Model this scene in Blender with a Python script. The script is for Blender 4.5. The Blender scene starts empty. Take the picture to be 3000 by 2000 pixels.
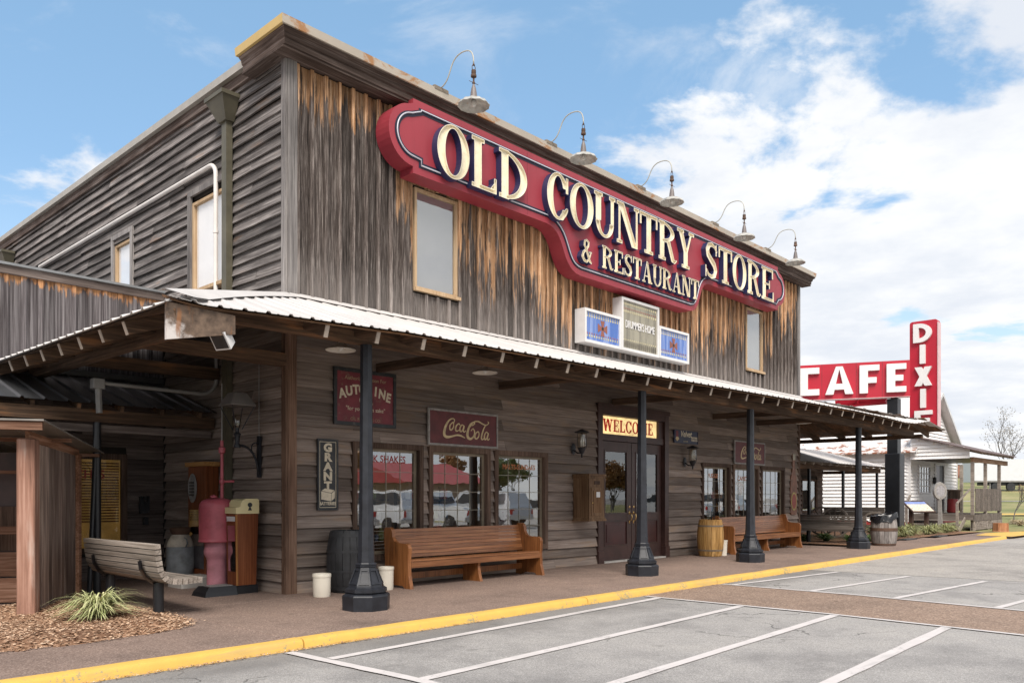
import bpy, bmesh, math, random
import numpy as np
from mathutils import Vector, Matrix
rnd = random.Random(7)
S = bpy.context.scene
COL = S.collection
R = math.radians
# ------------------------------------------------------------------ camera
cam = bpy.data.cameras.new('camera'); camo = bpy.data.objects.new('camera', cam); COL.objects.link(camo)
camo.location = (-6.358, -10.432, 1.4); camo.rotation_euler = (R(90), 0, R(-46.838))
cam.sensor_width = 36; cam.lens = 2380 / 3000 * 36; cam.shift_y = .152; cam.clip_end = 3000
S.camera = camo
# ------------------------------------------------------------------ sky
SUN_EL, SUN_AZ = 50, 220        # azimuth clockwise from +Y
w = bpy.data.worlds.new('World'); S.world = w; w.use_nodes = True
nt = w.node_tree; N = nt.nodes; L = nt.links
for n in list(N): N.remove(n)
def nd(nt, t, **k):
    n = nt.nodes.new(t)
    for a, v in k.items():
        if a.startswith('i_'):
            key = a[2:]; key = int(key) if key.isdigit() else key
            n.inputs[key].default_value = v
        else: setattr(n, a, v)
    return n
def mth(nt, op, a, b=None, c=None, clamp=False):
    n = nt.nodes.new('ShaderNodeMath'); n.operation = op; n.use_clamp = clamp
    for i, v in enumerate((a, b, c)):
        if v is None: continue
        if isinstance(v, (int, float)): n.inputs[i].default_value = v
        else: nt.links.new(v, n.inputs[i])
    return n.outputs[0]
def mixc(nt, f, a, b, blend='MIX'):
    n = nt.nodes.new('ShaderNodeMix'); n.data_type = 'RGBA'; n.blend_type = blend
    for s, v in ((n.inputs[0], f), (n.inputs[6], a), (n.inputs[7], b)):
        if isinstance(v, (int, float)): s.default_value = v
        elif isinstance(v, tuple): s.default_value = v if len(v) == 4 else (*v, 1)
        else: nt.links.new(v, s)
    return n.outputs[2]
def sstep(nt, v, a, b):
    n = nt.nodes.new('ShaderNodeMapRange'); n.interpolation_type = 'SMOOTHSTEP'
    nt.links.new(v, n.inputs[0]); n.inputs[1].default_value = a; n.inputs[2].default_value = b
    return n.outputs[0]
sky = nd(nt, 'ShaderNodeTexSky', sky_type='NISHITA', sun_disc=False, sun_elevation=R(SUN_EL), sun_rotation=R(SUN_AZ), altitude=100, air_density=1.0, dust_density=.6, ozone_density=2.2)
tc = nd(nt, 'ShaderNodeTexCoord'); sx = nd(nt, 'ShaderNodeSeparateXYZ'); L.new(tc.outputs['Generated'], sx.inputs[0])
zz = mth(nt, 'ADD', mth(nt, 'MAXIMUM', sx.outputs[2], 0.0), .16)
cx_ = nd(nt, 'ShaderNodeCombineXYZ'); L.new(mth(nt, 'DIVIDE', sx.outputs[0], zz), cx_.inputs[0]); L.new(mth(nt, 'DIVIDE', sx.outputs[1], zz), cx_.inputs[1])
mp = nd(nt, 'ShaderNodeMapping'); mp.inputs['Location'].default_value = (16.79, 19.64, 0); mp.inputs['Rotation'].default_value = (0, 0, R(50)); mp.inputs['Scale'].default_value = (1.0, .9, 1)
L.new(cx_.outputs[0], mp.inputs[0])
n1 = nd(nt, 'ShaderNodeTexNoise', i_Scale=1.5, i_Detail=10.0, i_Roughness=.58, i_Distortion=.2); L.new(mp.outputs[0], n1.inputs[0])
n2 = nd(nt, 'ShaderNodeTexNoise', i_Scale=1.7, i_Detail=6.0, i_Roughness=.6); L.new(mp.outputs[0], n2.inputs[0])
# the cloud deck is open towards the north-west and closes in every other direction and towards the horizon
gap = mth(nt, 'ADD', mth(nt, 'ADD', mth(nt, 'MULTIPLY', sx.outputs[0], .367), mth(nt, 'MULTIPLY', sx.outputs[1], .821)), mth(nt, 'MULTIPLY', sx.outputs[2], .44))
bias = mth(nt, 'ADD', mth(nt, 'ADD', mth(nt, 'MULTIPLY', mth(nt, 'SUBTRACT', 1.0, sstep(nt, gap, .70, .96)), .148), mth(nt, 'MULTIPLY', mth(nt, 'SUBTRACT', 1.0, sstep(nt, gap, .1, .66)), .2)), mth(nt, 'MULTIPLY', mth(nt, 'SUBTRACT', .30, sx.outputs[2]), .28))
cov = mth(nt, 'ADD', n1.outputs[0], bias)
cm = sstep(nt, cov, .53, .60)
shade = sstep(nt, n2.outputs[0], .36, .64)
ccol = mixc(nt, shade, (4.9, 5.15, 5.6), (6.4, 6.4, 6.4))
hs = nd(nt, 'ShaderNodeHueSaturation', i_Saturation=.86, i_Value=1.22); L.new(sky.outputs[0], hs.inputs['Color'])
skyc = mixc(nt, sstep(nt, sx.outputs[2], -.02, .36), (4.7, 5.8, 6.6), mixc(nt, .45, hs.outputs[0], (1.65, 3.55, 5.5)))
n3 = nd(nt, 'ShaderNodeTexNoise', i_Scale=2.3, i_Detail=8.0, i_Roughness=.62, i_Distortion=.5); L.new(mp.outputs[0], n3.inputs[0])
wisp = mth(nt, 'MULTIPLY', sstep(nt, n3.outputs[0], .55, .78), .55)
cm = mth(nt, 'MAXIMUM', cm, wisp)
fin = mixc(nt, mth(nt, 'MULTIPLY', cm, .97), skyc, ccol)
bg = nd(nt, 'ShaderNodeBackground', i_Strength=.10); L.new(fin, bg.inputs[0])
wo = nd(nt, 'ShaderNodeOutputWorld'); L.new(bg.outputs[0], wo.inputs[0])
# ------------------------------------------------------------------ sun (veiled by thin cloud)
sd = bpy.data.lights.new('sun', 'SUN'); sd.energy = 3.0; sd.angle = R(32); sd.color = (1, .93, .85)
so = bpy.data.objects.new('sun', sd); COL.objects.link(so)
az, el = R(SUN_AZ), R(SUN_EL)
tosun = Vector((math.sin(az) * math.cos(el), math.cos(az) * math.cos(el), math.sin(el)))
so.rotation_euler = tosun.to_track_quat('Z', 'Y').to_euler(); so.location = tosun * 60
S.view_settings.view_transform = 'Standard'; S.view_settings.look = 'None'
S.view_settings.gamma = 1; S.view_settings.exposure = .74; S.view_settings.use_curve_mapping = False
S.render.engine = 'CYCLES'; S.cycles.max_bounces = 8; S.cycles.glossy_bounces = 4; S.cycles.transparent_max_bounces = 12; S.cycles.use_denoising = True
# ------------------------------------------------------------------ mesh helpers
class MB:
    def __init__(s): s.v = []; s.f = []
    def add(s, vs, fs):
        o = len(s.v); s.v += [tuple(v) for v in vs]; s.f += [tuple(i + o for i in f) for f in fs]; return s
    def box(s, x0, x1, y0, y1, z0, z1):
        return s.add([(x0,y0,z0),(x1,y0,z0),(x1,y1,z0),(x0,y1,z0),(x0,y0,z1),(x1,y0,z1),(x1,y1,z1),(x0,y1,z1)],
                     [(0,3,2,1),(4,5,6,7),(0,1,5,4),(1,2,6,5),(2,3,7,6),(3,0,4,7)])
    def bbox(s, x0, x1, y0, y1, z0, z1, b=.01):   # box with chamfered vertical and top edges
        vs = []; fs = []
        def ring(i, z): return [(x0+i,y0,z),(x1-i,y0,z),(x1,y0+i,z),(x1,y1-i,z),(x1-i,y1,z),(x0+i,y1,z),(x0,y1-i,z),(x0,y0+i,z)]
        def ins(z): return [(x0+2*b,y0+b,z),(x1-2*b,y0+b,z),(x1-b,y0+2*b,z),(x1-b,y1-2*b,z),(x1-2*b,y1-b,z),(x0+2*b,y1-b,z),(x0+b,y1-2*b,z),(x0+b,y0+2*b,z)]
        vs = ring(b, z0) + ring(b, z1 - b) + ins(z1)
        for k in range(2):
            for j in range(8): fs.append((k*8+j, k*8+(j+1)%8, k*8+8+(j+1)%8, k*8+8+j))
        fs += [tuple(range(7,-1,-1)), tuple(range(16,24))]
        return s.add(vs, fs)
    def beam(s, p0, p1, wd, ht, up=(0,0,1), wd1=None, ht1=None):    # box section wd x ht along p0->p1
        p0, p1 = Vector(p0), Vector(p1); d = (p1-p0).normalized(); u = Vector(up)
        a = d.cross(u); a = a.normalized() if a.length > 1e-6 else Vector((1,0,0)); c = a.cross(d).normalized()
        wd1 = wd if wd1 is None else wd1; ht1 = ht if ht1 is None else ht1
        vs = []
        for p, w_, h_ in ((p0, wd, ht), (p1, wd1, ht1)):
            for i, j in ((-1,-1),(1,-1),(1,1),(-1,1)): vs.append(p + a*(i*w_/2) + c*(j*h_/2))
        return s.add(vs, [(0,1,2,3),(7,6,5,4),(0,4,5,1),(1,5,6,2),(2,6,7,3),(3,7,4,0)])
    def tube(s, pts, r, n=8, cap=True):
        pts = [Vector(p) for p in pts]; rs = r if isinstance(r, (list, tuple)) else [r]*len(pts)
        ref = None; rings = []
        for i, p in enumerate(pts):
            d = (pts[min(i+1, len(pts)-1)] - pts[max(i-1, 0)]).normalized()
            if ref is None:
                ref = Vector((0,0,1)) if abs(d.z) < .9 else Vector((1,0,0))
            a = d.cross(ref).normalized(); b = a.cross(d).normalized(); ref = b
            rings.append([p + (a*math.cos(2*math.pi*k/n) + b*math.sin(2*math.pi*k/n))*rs[i] for k in range(n)])
        vs = [v for r_ in rings for v in r_]; fs = []
        for i in range(len(pts)-1):
            for k in range(n): fs.append((i*n+k, i*n+(k+1)%n, (i+1)*n+(k+1)%n, (i+1)*n+k))
        if cap: fs += [tuple(range(n-1,-1,-1)), tuple((len(pts)-1)*n+k for k in range(n))]
        return s.add(vs, fs)
    def lathe(s, prof, n=24, c=(0,0,0), ph=0, wob=None, cap=True):
        vs = []; fs = []
        for i, (r, z) in enumerate(prof):
            for k in range(n):
                a = 2*math.pi*k/n + ph; rr = r*(1 + (wob(a, i) if wob else 0))
                vs.append((c[0]+rr*math.cos(a), c[1]+rr*math.sin(a), c[2]+z))
        m = len(prof)
        for i in range(m-1):
            for k in range(n): fs.append((i*n+k, i*n+(k+1)%n, (i+1)*n+(k+1)%n, (i+1)*n+k))
        if cap and prof[0][0] > 1e-5: fs.append(tuple(range(n-1,-1,-1)))
        if cap and prof[-1][0] > 1e-5: fs.append(tuple((m-1)*n+k for k in range(n)))
        return s.add(vs, fs)
    def prism(s, poly, fn, d0, d1):     # 2-D polygon (ccw seen from the front) extruded; fn(u,v,d)->xyz
        n = len(poly); vs = [fn(u, v, d0) for u, v in poly] + [fn(u, v, d1) for u, v in poly]
        fs = [tuple(range(n)), tuple(range(2*n-1, n-1, -1))] + [((i+1)%n, i, i+n, (i+1)%n+n) for i in range(n)]
        return s.add(vs, fs)
    def xf(s, M):
        s.v = [tuple(M @ Vector(v)) for v in s.v]; return s
    def mesh(s, name, off=(0,0,0), smooth=False):
        me = bpy.data.meshes.new(name)
        me.from_pydata([(v[0]-off[0], v[1]-off[1], v[2]-off[2]) for v in s.v], [], s.f)
        me.update()
        if smooth is True:
            for p in me.polygons: p.use_smooth = True
        elif smooth:
            for p in me.polygons: p.use_smooth = True
            me.set_sharp_from_angle(angle=R(smooth))
        return me
def rootloc(o):
    while o.parent: o = o.parent
    return o.location
def part(name, mb, m, parent=None, smooth=False, world=True, fix=True, kind=None, label=None):
    off = rootloc(parent) if (parent and world) else (0,0,0)
    me = mb.mesh(name, off, smooth) if isinstance(mb, MB) else mb
    if fix and isinstance(mb, MB) and len(me.polygons):
        bm = bmesh.new(); bm.from_mesh(me); bmesh.ops.recalc_face_normals(bm, faces=bm.faces); bm.to_mesh(me); bm.free()
    if m and not me.materials: me.materials.append(m)
    o = bpy.data.objects.new(name, me); COL.objects.link(o)
    if parent: o.parent = parent
    if kind: o['kind'] = kind
    if label: o['label'] = label
    return o
def tag(o, label, cat, group=None):
    o['label'] = label; o['category'] = cat
    if group: o['group'] = group
    return o
def thing(name, label, cat, loc=(0,0,0), rz=0, group=None):
    o = bpy.data.objects.new(name, None); COL.objects.link(o); o.location = loc; o.rotation_euler = (0,0,rz)
    o.empty_display_size = .2
    return tag(o, label, cat, group)
def single(name, mb, m, label, cat, group=None, loc=None, smooth=False, rz=0):   # a thing that is one mesh
    off = loc or (0,0,0); me = mb.mesh(name, (0,0,0), smooth)
    bm = bmesh.new(); bm.from_mesh(me); bmesh.ops.recalc_face_normals(bm, faces=bm.faces); bm.to_mesh(me); bm.free()
    me.materials.append(m); o = bpy.data.objects.new(name, me); COL.objects.link(o); o.location = off; o.rotation_euler = (0,0,rz)
    return tag(o, label, cat, group)
def struct(name, mb, m, smooth=False):
    o = part(name, mb, m, None, smooth); o['kind'] = 'structure'; return o
def dup(root, loc, rz=None, label=None, parent=None):
    r = root.copy(); COL.objects.link(r); r.location = loc; r.parent = parent
    if rz is not None: r.rotation_euler = (0,0,rz)
    if label: r['label'] = label
    for ch in list(root.children):
        c = ch.copy(); COL.objects.link(c); c.parent = r
        for g in ch.children:
            d = g.copy(); COL.objects.link(d); d.parent = c
    return r
# ------------------------------------------------------------------ materials
MATS = {}
def newmat(name):
    m = bpy.data.materials.new(name); m.use_nodes = True; nt = m.node_tree
    for n in list(nt.nodes): nt.nodes.remove(n)
    o = nd(nt, 'ShaderNodeOutputMaterial'); b = nd(nt, 'ShaderNodeBsdfPrincipled'); nt.links.new(b.outputs[0], o.inputs[0])
    MATS[name] = m
    return m, nt, b, o
def coords(nt, scale=(1,1,1), rand=True, loc=(0,0,0)):
    t = nd(nt, 'ShaderNodeTexCoord'); v = t.outputs['Object']
    if rand:
        oi = nd(nt, 'ShaderNodeObjectInfo'); c = nd(nt, 'ShaderNodeCombineXYZ')
        for i, k in enumerate((53., 31., 71.)): nt.links.new(mth(nt, 'MULTIPLY', oi.outputs['Random'], k), c.inputs[i])
        a = nd(nt, 'ShaderNodeVectorMath', operation='ADD'); nt.links.new(v, a.inputs[0]); nt.links.new(c.outputs[0], a.inputs[1]); v = a.outputs[0]
    mp = nd(nt, 'ShaderNodeMapping'); mp.inputs['Scale'].default_value = scale; mp.inputs['Location'].default_value = loc
    nt.links.new(v, mp.inputs[0]); return mp.outputs[0]
def noise(nt, vec, scale, detail=5., rough=.55, dist=0.):
    n = nd(nt, 'ShaderNodeTexNoise', i_Scale=scale, i_Detail=detail, i_Roughness=rough, i_Distortion=dist)
    nt.links.new(vec, n.inputs[0]); return n.outputs[0]
def ramp(nt, f, stops):
    n = nd(nt, 'ShaderNodeValToRGB'); e = n.color_ramp.elements
    while len(e) < len(stops): e.new(.5)
    for i, (p, c) in enumerate(stops): e[i].position = p; e[i].color = (*c, 1)
    nt.links.new(f, n.inputs[0]); return n.outputs[0]
def bump(nt, b, h, strength=.3, dist=.01):
    n = nd(nt, 'ShaderNodeBump', i_Strength=strength, i_Distance=dist); nt.links.new(h, n.inputs['Height']); nt.links.new(n.outputs[0], b.inputs['Normal'])
def tone(nt, lo=.75, hi=1.25):
    oi = nd(nt, 'ShaderNodeObjectInfo'); mr = nd(nt, 'ShaderNodeMapRange'); nt.links.new(oi.outputs['Random'], mr.inputs[0]); mr.inputs[3].default_value = lo; mr.inputs[4].default_value = hi
    c = nd(nt, 'ShaderNodeCombineXYZ')
    for i in range(3): nt.links.new(mr.outputs[0], c.inputs[i])
    return c.outputs[0]
def paint(name, col, rough=.5, var=.12, spec=.5, metal=0., bmp=.05, sc=3., dirt=None, rand=True):
    m, nt, b, o = newmat(name); v = coords(nt, rand=rand)
    f = noise(nt, v, sc, 6., .6); lo = tuple(c*(1-var*1.6) for c in col); hi = tuple(min(1, c*(1+var)) for c in col)
    c = ramp(nt, f, [(.3, lo), (.7, hi)])
    if dirt: c = mixc(nt, mth(nt, 'MULTIPLY', sstep(nt, noise(nt, v, sc*2.3, 7., .65), .55, .72), dirt[1]), c, dirt[0])
    nt.links.new(c, b.inputs['Base Color']); b.inputs['Roughness'].default_value = rough; b.inputs['Metallic'].default_value = metal
    b.inputs['Specular IOR Level'].default_value = spec
    if bmp: bump(nt, b, noise(nt, v, 60., 4.), bmp, .004)
    return m
def wood(name, axis, dark, mid, light, along=1.1, across=34., tn=(.72, 1.28), rough=.85, bmp=.55, patch=None, spec=.2, knots=True):
    m, nt, b, o = newmat(name); sc = [across]*3; sc[axis] = along
    v = coords(nt, tuple(sc)); v2 = coords(nt, tuple(5. if i != axis else .9 for i in range(3)))
    g = noise(nt, v, 1., 8., .62, .6); big = noise(nt, v2, 1., 4., .6)
    f = mth(nt, 'ADD', mth(nt, 'MULTIPLY', g, .62), mth(nt, 'MULTIPLY', big, .38))
    c = ramp(nt, f, [(.33, dark), (.50, mid), (.66, light)])
    if patch: c = mixc(nt, mth(nt, 'MULTIPLY', sstep(nt, big, patch[2], patch[2]+.14), patch[1]), c, patch[0])
    c = mixc(nt, 1., c, tone(nt, *tn), 'MULTIPLY')
    nt.links.new(c, b.inputs['Base Color']); b.inputs['Roughness'].default_value = rough; b.inputs['Specular IOR Level'].default_value = spec
    bump(nt, b, g, bmp, .012); return m
GREY = ((.035,.030,.028), (.13,.116,.111), (.30,.275,.262))
M_clapside = wood('weathered_side_boards', 1, *GREY, tn=(.6,1.45), patch=((.20,.105,.055), .5, .60))
BRN = ((.135,.102,.085), (.225,.180,.154), (.335,.280,.245))
M_clapfront = wood('weathered_front_boards', 0, *BRN, tn=(.62,1.3), patch=((.27,.18,.115), .5, .53))
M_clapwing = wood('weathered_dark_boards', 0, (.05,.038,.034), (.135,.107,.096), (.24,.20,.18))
M_claplow = wood('weathered_low_side_boards', 1, *BRN, tn=(.62,1.3), patch=((.21,.14,.085), .35, .56))
M_trimgrey = wood('grey_trim_wood', 2, (.05,.045,.045), (.19,.175,.17), (.36,.335,.32), across=60.)
M_trimbrown = wood('brown_trim_wood', 2, (.040,.024,.017), (.13,.078,.054), (.25,.165,.12), across=60.)
M_frame = wood('old_frame_wood', 2, (.03,.02,.016), (.10,.066,.05), (.19,.13,.10), across=50.)
M_beam = wood('porch_beam_wood', 0, (.028,.018,.012), (.085,.052,.034), (.19,.115,.07), patch=((.30,.13,.05), .55, .56))
M_beamy = wood('porch_rafter_wood', 1, (.03,.02,.014), (.085,.056,.04), (.19,.125,.085), patch=((.30,.14,.06), .4, .58))
M_cornx = wood('cornice_wood', 0, (.022,.014,.012), (.075,.053,.044), (.18,.14,.125), across=45.)
M_corny = wood('cornice_wood_side', 1, (.03,.02,.016), (.11,.08,.068), (.27,.225,.205), across=45.)
M_tail = paint('rafter_end_paint', (.40,.335,.28), .8, .25, dirt=((.2,.13,.09), .6))
M_pew = wood('oak_pew_wood', 0, (.10,.037,.014), (.245,.096,.036), (.41,.19,.08), along=1.4, across=55., tn=(.8,1.2), rough=.38, bmp=.2, spec=.5)
M_pewend = wood('oak_pew_end_wood', 2, (.09,.031,.010), (.24,.090,.028), (.39,.165,.06), along=2., across=40., tn=(.9,1.1), rough=.35, bmp=.1, spec=.5)
M_slat = wood('bench_slat_wood', 1, (.10,.082,.068), (.25,.215,.185), (.42,.37,.325), across=60., tn=(.85,1.15))
M_slatd = wood('dark_bench_slat_wood', 1, (.045,.037,.033), (.125,.105,.09), (.24,.205,.18), across=60., tn=(.8,1.2))
M_post = wood('kiosk_post_wood', 2, (.10,.052,.038), (.30,.165,.12), (.50,.315,.25), across=26., along=.8, patch=((.42,.36,.32), .5, .55))
M_plank = wood('kiosk_plank_wood', 2, (.06,.042,.036), (.21,.155,.13), (.42,.34,.29), across=40., tn=(.7,1.3))
M_plankr = wood('kiosk_reddish_wood', 0, (.10,.045,.025), (.29,.145,.085), (.48,.29,.2), across=40.)
M_plankry = wood('kiosk_reddish_cross_wood', 1, (.07,.034,.022), (.20,.105,.068), (.36,.22,.16), across=40.)
M_barrel = wood('barrel_oak', 2, (.15,.075,.022), (.40,.225,.075), (.58,.36,.15), across=30., rough=.6, patch=((.06,.028,.012), .7, .63))
M_gbarrel = wood('grey_barrel_staves', 2, (.07,.06,.055), (.20,.18,.17), (.36,.335,.315), across=30.)
M_bbarrel = paint('black_barrel_paint', (.022,.023,.026), .6, .4, bmp=.15)
M_decking = wood('roof_deck_boards', 0, (.045,.026,.015), (.13,.072,.04), (.27,.145,.075), patch=((.38,.17,.065), .5, .56))
def batten_mat(nm='sun_bleached_facade_boards', lo=.55, hi=1.1):
    m, nt, b, o = newmat(nm)
    v = coords(nt, (42., 42., 1.1)); v2 = coords(nt, (13., 13., 1.0)); v3 = coords(nt, (110., 110., 3.2)); v4 = coords(nt, (60., 60., 14.))
    g = noise(nt, v, 1., 9., .66, .4); st = noise(nt, v2, 1., 7., .68, .8); fine = noise(nt, v3, 1., 6., .66); crk = noise(nt, v4, 1., 5., .7, .6)
    grey = ramp(nt, mth(nt, 'ADD', mth(nt, 'MULTIPLY', g, .5), mth(nt, 'MULTIPLY', fine, .5)), [(.38, (.013,.010,.009)), (.51, (.078,.062,.055)), (.66, (.31,.272,.25))])
    orange = ramp(nt, mth(nt, 'ADD', mth(nt, 'MULTIPLY', g, .6), mth(nt, 'MULTIPLY', fine, .4)), [(.34, (.07,.030,.013)), (.47, (.31,.165,.08)), (.62, (.58,.39,.255))])
    geo = nd(nt, 'ShaderNodeNewGeometry'); sp = nd(nt, 'ShaderNodeSeparateXYZ'); nt.links.new(geo.outputs['Position'], sp.inputs[0])
    X, Z = sp.outputs[0], sp.outputs[2]
    def inside(a, c): return mth(nt, 'MULTIPLY', mth(nt, 'GREATER_THAN', X, a), mth(nt, 'LESS_THAN', X, c))
    # boards sheltered by the cornice or by the sign have kept their colour; lower down they have silvered
    bot = mth(nt, 'SUBTRACT', mth(nt, 'SUBTRACT', 7.75, mth(nt, 'MULTIPLY', inside(2.0, 15.5), 1.15)), mth(nt, 'MULTIPLY', inside(5.6, 11.1), .75))
    d = mth(nt, 'SUBTRACT', bot, Z)
    left = mth(nt, 'LESS_THAN', X, 2.3)
    reach = mth(nt, 'SUBTRACT', 1.75, mth(nt, 'MULTIPLY', left, .9))
    p = mth(nt, 'SUBTRACT', 1.0, mth(nt, 'DIVIDE', d, reach))
    oi = nd(nt, 'ShaderNodeObjectInfo')
    q = mth(nt, 'ADD', mth(nt, 'ADD', p, mth(nt, 'MULTIPLY', mth(nt, 'SUBTRACT', st, .5), 2.6)), mth(nt, 'MULTIPLY', mth(nt, 'SUBTRACT', oi.outputs['Random'], .5), .55))
    mask = sstep(nt, q, .38, .64)
    mask = mth(nt, 'MULTIPLY', mask, mth(nt, 'GREATER_THAN', p, -.4))
    soot = mth(nt, 'MULTIPLY', sstep(nt, noise(nt, v2, .8, 7., .7, 1.5), .54, .63), sstep(nt, p, -.35, .15))
    c = mixc(nt, mask, grey, orange)
    c = mixc(nt, mth(nt, 'MULTIPLY', soot, .9), c, (.016,.012,.011))
    c = mixc(nt, mth(nt, 'MULTIPLY', sstep(nt, crk, .57, .68), .55), c, (.02,.015,.013))
    silver = mth(nt, 'MULTIPLY', sstep(nt, mth(nt, 'ADD', mth(nt, 'SUBTRACT', 5.3, Z), mth(nt, 'MULTIPLY', mth(nt, 'SUBTRACT', fine, .5), 2.)), .0, .9), .34)
    c = mixc(nt, silver, c, (.33,.298,.28))
    c = mixc(nt, 1., c, tone(nt, lo, hi), 'MULTIPLY')
    nt.links.new(c, b.inputs['Base Color']); b.inputs['Roughness'].default_value = .85; b.inputs['Specular IOR Level'].default_value = .2
    bump(nt, b, mth(nt, 'ADD', g, fine), .7, .012); return m
M_batten = batten_mat(); M_strip = batten_mat('sun_bleached_battens', 1.0, 1.65)
def wingmat():
    m, nt, b, o = newmat('wing_batten_boards')
    v = coords(nt, (26., 26., .6)); v2 = coords(nt, (9., 9., 1.4)); g = noise(nt, v, 1., 8., .62, .5); st = noise(nt, v2, 1., 6., .65, .8)
    grey = ramp(nt, g, [(.34, (.035,.028,.03)), (.50, (.10,.088,.092)), (.66, (.21,.195,.2))])
    orange = ramp(nt, g, [(.30, (.20,.08,.03)), (.6, (.50,.26,.12))])
    geo = nd(nt, 'ShaderNodeNewGeometry'); sp = nd(nt, 'ShaderNodeSeparateXYZ'); nt.links.new(geo.outputs['Position'], sp.inputs[0])
    q = mth(nt, 'ADD', mth(nt, 'MULTIPLY', mth(nt, 'SUBTRACT', sp.outputs[2], 4.72), 3.2), mth(nt, 'MULTIPLY', mth(nt, 'SUBTRACT', st, .5), 2.2))
    c = mixc(nt, sstep(nt, q, .2, .45), grey, orange); c = mixc(nt, 1., c, tone(nt, .75, 1.25), 'MULTIPLY')
    nt.links.new(c, b.inputs['Base Color']); b.inputs['Roughness'].default_value = .85; bump(nt, b, g, .5, .01); return m
M_wing = wingmat()
def metalroof(name, col, rough, metal, rust=None, dirtcol=None):
    m, nt, b, o = newmat(name); v = coords(nt, rand=False)
    f = noise(nt, v, 1.3, 6., .6); c = ramp(nt, f, [(.3, tuple(x*.82 for x in col)), (.7, col)])
    if rust: c = mixc(nt, mth(nt, 'MULTIPLY', sstep(nt, noise(nt, coords(nt, rust[2], rand=False), 1., 8., .7, .6), rust[1], rust[1]+.1), .9), c, rust[0])
    nt.links.new(c, b.inputs['Base Color']); b.inputs['Roughness'].default_value = rough; b.inputs['Metallic'].default_value = metal
    bump(nt, b, noise(nt, v, 5., 3.), .06, .01); return m
M_roofwhite = metalroof('white_porch_metal', (.56,.535,.52), .5, 0.)
M_roofgalv = metalroof('galvanized_awning_metal', (.30,.31,.33), .32, .85)
M_cap = metalroof('cornice_cap_metal', (.46,.405,.34), .5, 0., ((.34,.15,.045), .53, (1.4, 1.4, 3.)))
M_capy = metalroof('ochre_cap_metal', (.62,.44,.17), .5, 0., ((.36,.33,.27), .6, (3., 3., 3.)))
M_greycap = paint('grey_flashing', (.21,.22,.23), .45, .15)
def houseroof():
    m, nt, b, o = newmat('rusty_white_metal_roof'); v = coords(nt, rand=False); vs = coords(nt, (6., 2.2, 1.2), rand=False)
    geo = nd(nt, 'ShaderNodeNewGeometry'); sp = nd(nt, 'ShaderNodeSeparateXYZ'); nt.links.new(geo.outputs['Position'], sp.inputs[0])
    f = mth(nt, 'ADD', mth(nt, 'MULTIPLY', mth(nt, 'SUBTRACT', 4.0, sp.outputs[2]), .55), mth(nt, 'MULTIPLY', mth(nt, 'SUBTRACT', noise(nt, vs, 1., 8., .7, .5), .5), 2.4))
    c = mixc(nt, sstep(nt, f, .20, .42), ramp(nt, noise(nt, v, 2., 6.), [(.3, (.58,.545,.525)), (.7, (.70,.67,.655))]), (.24,.09,.045))
    nt.links.new(c, b.inputs['Base Color']); b.inputs['Roughness'].default_value = .6; return m
M_houseroof = houseroof()
M_iron = paint('black_iron_paint', (.016,.018,.024), .46, .3, .4, bmp=.12, sc=8.)
M_steel = paint('dark_post_paint', (.012,.013,.016), .4, .2)
M_white = paint('white_paint', (.66,.65,.645), .5, .06, dirt=((.5,.48,.45), .25))
M_whitewall = paint('white_clapboard_paint', (.86,.84,.825), .6, .06, dirt=((.5,.46,.42), .3), sc=2.)
M_pvc = paint('white_conduit_plastic', (.68,.64,.61), .45, .08)
M_grey = paint('galvanized_conduit', (.24,.235,.23), .5, .15)
M_olive = paint('olive_downspout_paint', (.095,.085,.058), .5, .2)
M_tan = wood('new_pine_window_frame', 2, (.30,.19,.105), (.44,.31,.19), (.56,.43,.29), across=50., tn=(.95,1.05))
def signred():
    m, nt, b, o = newmat('sign_red_paint'); v = coords(nt, rand=False); vs = coords(nt, (7., 7., .5), rand=False)
    c = ramp(nt, noise(nt, v, .9, 5.), [(.3, (.255,.026,.040)), (.7, (.31,.036,.052))]); c = mixc(nt, mth(nt, 'MULTIPLY', sstep(nt, noise(nt, vs, 1., 6., .65), .52, .72), .28), c, (.16,.022,.03))
    nt.links.new(c, b.inputs['Base Color']); b.inputs['Roughness'].default_value = .5; bump(nt, b, noise(nt, v, 1.5, 2.), .08, .03); return m
M_red = signred()
M_navy = paint('navy_enamel', (.022,.028,.085), .4, .1)
M_navyline = paint('navy_line_paint', (.012,.014,.035), .45, .1)
M_neon = paint('neon_tube_glass', (.50,.50,.56), .25, .05)
M_cream = paint('cream_letter_paint', (.80,.72,.55), .5, .08, dirt=((.45,.36,.2), .35), sc=7.)
M_sred = paint('cafe_sign_red', (.42,.012,.03), .4, .06, sc=1., rand=False)
M_swhite = paint('cafe_letter_white', (.72,.70,.69), .45, .04)
M_oxred = paint('oxblood_door_paint', (.052,.012,.012), .33, .2, .5)
M_doorframe = paint('brown_door_paint', (.055,.026,.022), .45, .25)
M_brass = paint('brass', (.75,.52,.22), .28, .1, metal=.9)
M_black = paint('black_sign_enamel', (.02,.022,.026), .5, .3, dirt=((.14,.12,.10), .5), sc=6.)
M_signmaroon = paint('faded_maroon_enamel', (.115,.022,.024), .55, .22, dirt=((.05,.018,.016), .8), sc=4.)
M_signred = paint('faded_red_enamel', (.17,.024,.035), .55, .2, dirt=((.20,.14,.10), .55), sc=5.)
M_signframe = paint('chipped_grey_frame', (.27,.255,.24), .6, .2, dirt=((.08,.06,.05), .8), sc=9.)
M_gold = paint('aged_gold_lettering', (.56,.44,.24), .5, .15, dirt=((.25,.16,.09), .5), sc=12.)
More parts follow.
